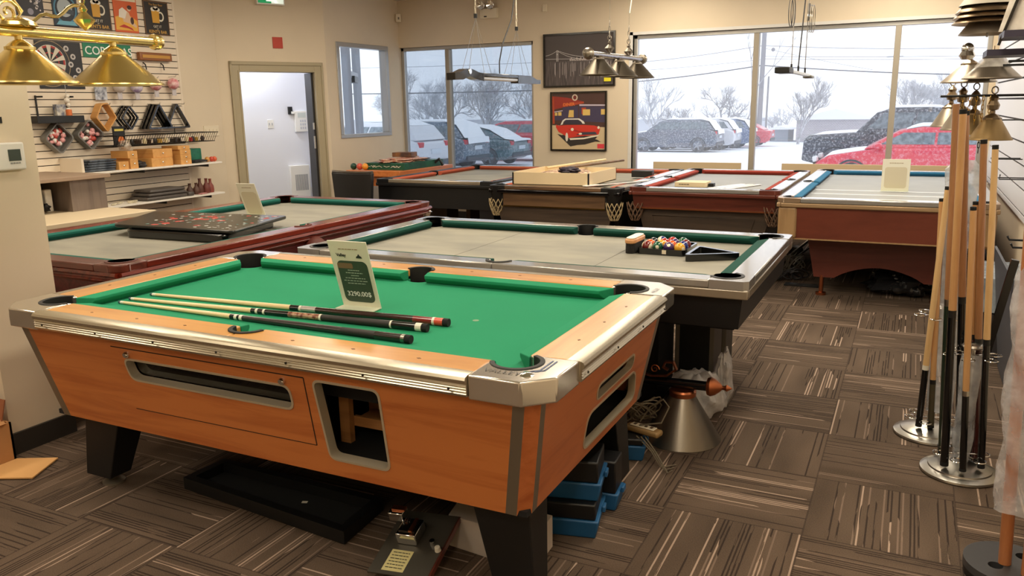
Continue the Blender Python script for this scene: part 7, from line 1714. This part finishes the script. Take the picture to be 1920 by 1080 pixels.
house(-7.4,-2.45,60,66,1.62,.72,shed_m,'grey block shed with low gabled snowy roof in the middle pane','y','shed','shed')
house(-9.35,-8.05,61,64,.95,.25,mat('annex_blue_grey',(136,144,158),.8),'low blue-grey annex at the left of the block shed','y','shed','shed')
house(-14.0,-10.5,66,69,.55,.3,mat('snowy_bank_wall',(176,180,190),.8),'low snow-topped shed left of the utility pole','x','shed','shed')
# utility poles and wires
pm_=mat('weathered_pole',(138,136,140),.8)
r=thing('utility_pole',(-9.1,55,gz(55)),'tall utility pole right of the mullion in the middle pane','utility pole')
MB().cyl((-9.1,55,gz(55)-.2),(-9.0,55,8.2),.17,.13,n=12).build('pole',pm_,r); MB().box(-9.9,-8.1,54.9,55.1,6.9,7.05).build('crossarm',pm_,r,smooth=0); MB().ball((-8.4,54.7,4.75),.12,10,8).build('insulator',pm_,r)
r=thing('utility_pole',(-8.65,57,gz(57)),'thin short utility pole just right of the tall one','utility pole'); MB().cyl((-8.98,57,gz(57)-.2),(-8.95,57,3.2),.07,.06,n=8).build('pole',pm_,r)
r=thing('utility_pole',(2.1,85,gz(85)),'distant utility pole behind the pickup truck','utility pole'); MB().cyl((-2.2,85,gz(85)),(-2.2,85,6.2),.10,.08,n=8).build('pole',pm_,r); MB().box(-2.9,-1.5,84.95,85.05,5.4,5.5).build('crossarm',pm_,r,smooth=0)
def wire(a,b,sag,t_,m,label):
    a=V(a);b=V(b); MB().tube([a.lerp(b,k/16)-V((0,0,sag*math.sin(PI*k/16))) for k in range(17)],t_,n=5).build('utility_wire',m,None,label,'wire','utility wires')
wd_=mat('wire_dark',(66,68,76),.6); wl_=mat('wire_mid',(110,114,124),.6)
wire((-18.1,55,3.0),(-9.1,55,3.83),.08,.035,wd_,'thick dark wire rising to the tall pole in the left pane of the right window')
wire((-9.1,55,3.83),(3.5,55,2.84),.10,.035,wd_,'thick dark wire sloping down right from the tall pole')
wire((-18.1,55,4.27),(-9.1,55,5.04),.10,.018,wl_,'thin high wire rising left of the tall pole')
wire((-9.1,55,5.04),(3.5,55,4.36),.12,.018,wl_,'thin high wire running right from the tall pole')
wire((-9.1,55,4.38),(3.5,55,3.92),.05,.014,wl_,'upper of two close thin wires right of the tall pole')
wire((-9.1,55,4.23),(3.5,55,3.75),.05,.014,wl_,'lower of two close thin wires right of the tall pole')
wire((-9.1,55.3,4.91),(-2.64,56,3.37),.05,.012,wl_,'faint wire crossing down to the shed')
wire((-18.1,55,3.75),(-9.1,55,4.19),.06,.012,wl_,'faint wire below the high one, left of the tall pole')
wire((-36,48,2.58),(-20,48,2.50),.03,.04,wd_,'dark wire across the left windows')
wire((-36,48,4.35),(-20,48,4.2),.05,.014,wl_,'faint wire high across the left windows')
# bare trees
bark=mat('frosted_bark',(126,124,128),.85,c2=(190,192,198),nscale=3); bark2=mat('pale_frosted_bark',(150,152,158),.85,c2=(204,206,212),nscale=3)
def tree(x,y,h,spread,seed,m,label,lv=6,trunk=.2,fork=3,up=.25,th=1.0,name='bare_tree'):
    rd=random.Random(seed); g=MB(); tw=MB(); z0=gz(y)-.1
    def br(p,d,L_,r_,k):
        n=3 if k<3 else 2; pts=[p]; q=p; dd_=d
        for i in range(n):
            dd_=(dd_+V((rd.uniform(-.3,.3),rd.uniform(-.3,.3),rd.uniform(-.1,.16)))).normalized(); q=q+dd_*L_/n; pts.append(q)
        (g if k<2 else tw).tube(pts,[r_*(1-.4*i/n) for i in range(n+1)],n=6 if k<2 else 3)
        if k>=lv: return
        m_=fork+(1 if rd.random()<.5 else 0)
        for i in range(m_):
            a=2*PI*i/m_+rd.uniform(-.5,.5); sp=spread*rd.uniform(.6,1.25); o=dd_.orthogonal().normalized(); o2=dd_.cross(o)
            nd=(dd_+(o*math.cos(a)+o2*math.sin(a))*sp+V((0,0,up*.55))).normalized()
            st=pts[-1] if i<2 or n<2 else pts[rd.randint(1,n-1)]
            br(st,nd,L_*rd.uniform(.62,.80),r_*.63,k+1)
    h=h*1.55
    br(V((x,y,z0)),V((rd.uniform(-.05,.05),0,1)),h*trunk,h*.016*th,0)
    r=thing(name,(x,y,z0),label,'tree','bare trees outside')
    g.build('trunk',m,r,clean=False); tw.build('branches',m,r,clean=False,smooth=0)
tree(-11.76,55,5.0,.75,1,bark,'big spreading bare tree behind the grey vehicles, left pane of the right window',6,.19,3)
tree(-13.9,54,4.0,.85,12,bark,'low twisted bare tree left of the big one, behind the grey vehicle',6,.15,3)
tree(-16.3,56,3.6,.5,3,bark2,'slim bare tree at the far left of the right window',5,.28,3,.4)
tree(-17.4,60,4.6,.6,4,bark2,'pale bare tree at the left edge of the right window',5,.22,3)
tree(-6.66,55,4.0,.45,5,bark,'fan-shaped bare tree before the block shed',6,.24,3,.5)
tree(-.6,62,4.8,.55,6,bark2,'bare tree behind the dark pickup, left of the right mullion',6,.22,3,.35)
tree(2.0,66,4.6,.55,7,bark2,'bare tree to the right of the right mullion',6,.22,3,.35)
tree(-9.9,67,3.0,.7,8,bark2,'low bushy tree right of the tall pole',5,.16,3)
tree(-35.5,55,6.2,.62,9,bark,'big bare tree left in the left windows, behind the white vehicle',6,.2,3)
tree(-31.8,54,5.4,.6,10,bark,'bare tree left of the mullion in the left windows',6,.2,3)
tree(-28.2,53,5.6,.6,11,bark,'bare tree right of the mullion behind the blue-grey vehicle',6,.2,3)
tree(-25.0,54,5.2,.6,13,bark,'bare tree in the middle of the large left pane',6,.2,3)
tree(-38.5,62,6.0,.6,14,bark2,'pale bare tree near the left edge of the left windows',6,.2,3)
tree(-29.5,66,6.4,.6,15,bark2,'distant pale bare tree behind the small grey house',6,.2,3)
tree(-22.6,56,5.4,.6,16,bark,'bare tree at the right side of the large left pane',6,.2,3)
tree(-9.9,52.5,5.2,.25,17,bark,'thin upright bare trunk left of the mullion, right window',4,.40,2,.6,.5)
# distant hedge line of bare bushes
rd=random.Random(77); 
for k in range(15):
    x=-64+5.2*k; tree(x,92+rd.uniform(-3,3),4.2+rd.uniform(-.6,1.6),.8,100+k,bark2,'distant bare bush in the hazy tree line, %s from the left'%['first','second','third','fourth','fifth','sixth','seventh','eighth','ninth','tenth','eleventh','twelfth','thirteenth','fourteenth','fifteenth'][k],5,.14,3,.2,name='distant_bush')
# vestibule seen through the small window
r=thing('entrance_vestibule',(-8.6,10.6,0),'grey aluminium entrance frame outside the small side window','door frame')
vg=mat('vestibule_grey',(120,122,128),.4,.4)
for x,y in ((-7.85,10.35),(-8.55,11.55)): MB().box(x-.05,x+.05,y-.05,y+.05,-.3,3.0).build('post',vg,r,smooth=0)
MB().obox((-8.2,10.95,2.62),(-.7,1.2,0),(1.2,.7,0),(0,0,1),1.4,.06,.08).build('head_rail',vg,r,smooth=0)
MB().obox((-8.2,10.95,2.05),(-.7,1.2,0),(1.2,.7,0),(0,0,1),1.4,.06,.10).build('door_header',vg,r,smooth=0)
MB().obox((-8.2,10.95,1.98),(-.7,1.2,0),(1.2,.7,0),(0,0,1),.5,.14,.10).build('door_closer',black,r,smooth=0)
nt_=MB().obox((-8.1,10.80,1.20),(-.7,1.2,0),(1.2,.7,0),(0,0,1),.34,.008,.30); nt_.build('notice_sheet',mat('notice_grey',(196,200,206),.6),r,smooth=0)
# falling/hanging winter haze between the lot and the trees
hz_=bpy.data.materials.new('winter_haze'); hz_.use_nodes=True; hn=hz_.node_tree; hn.nodes.clear(); ho=hn.nodes.new('ShaderNodeOutputMaterial'); hs=hn.nodes.new('ShaderNodeVolumeScatter'); hs.inputs['Color'].default_value=(1,1,1,1); hs.inputs['Density'].default_value=.005; hs.inputs['Anisotropy'].default_value=.2; hn.links.new(hs.outputs[0],ho.inputs['Volume'])
box(-90,60,12,110,-3,14).build('snowfall_haze',hz_,None,'thin haze of falling snow over the parking lot','haze',kind='stuff',smooth=0)
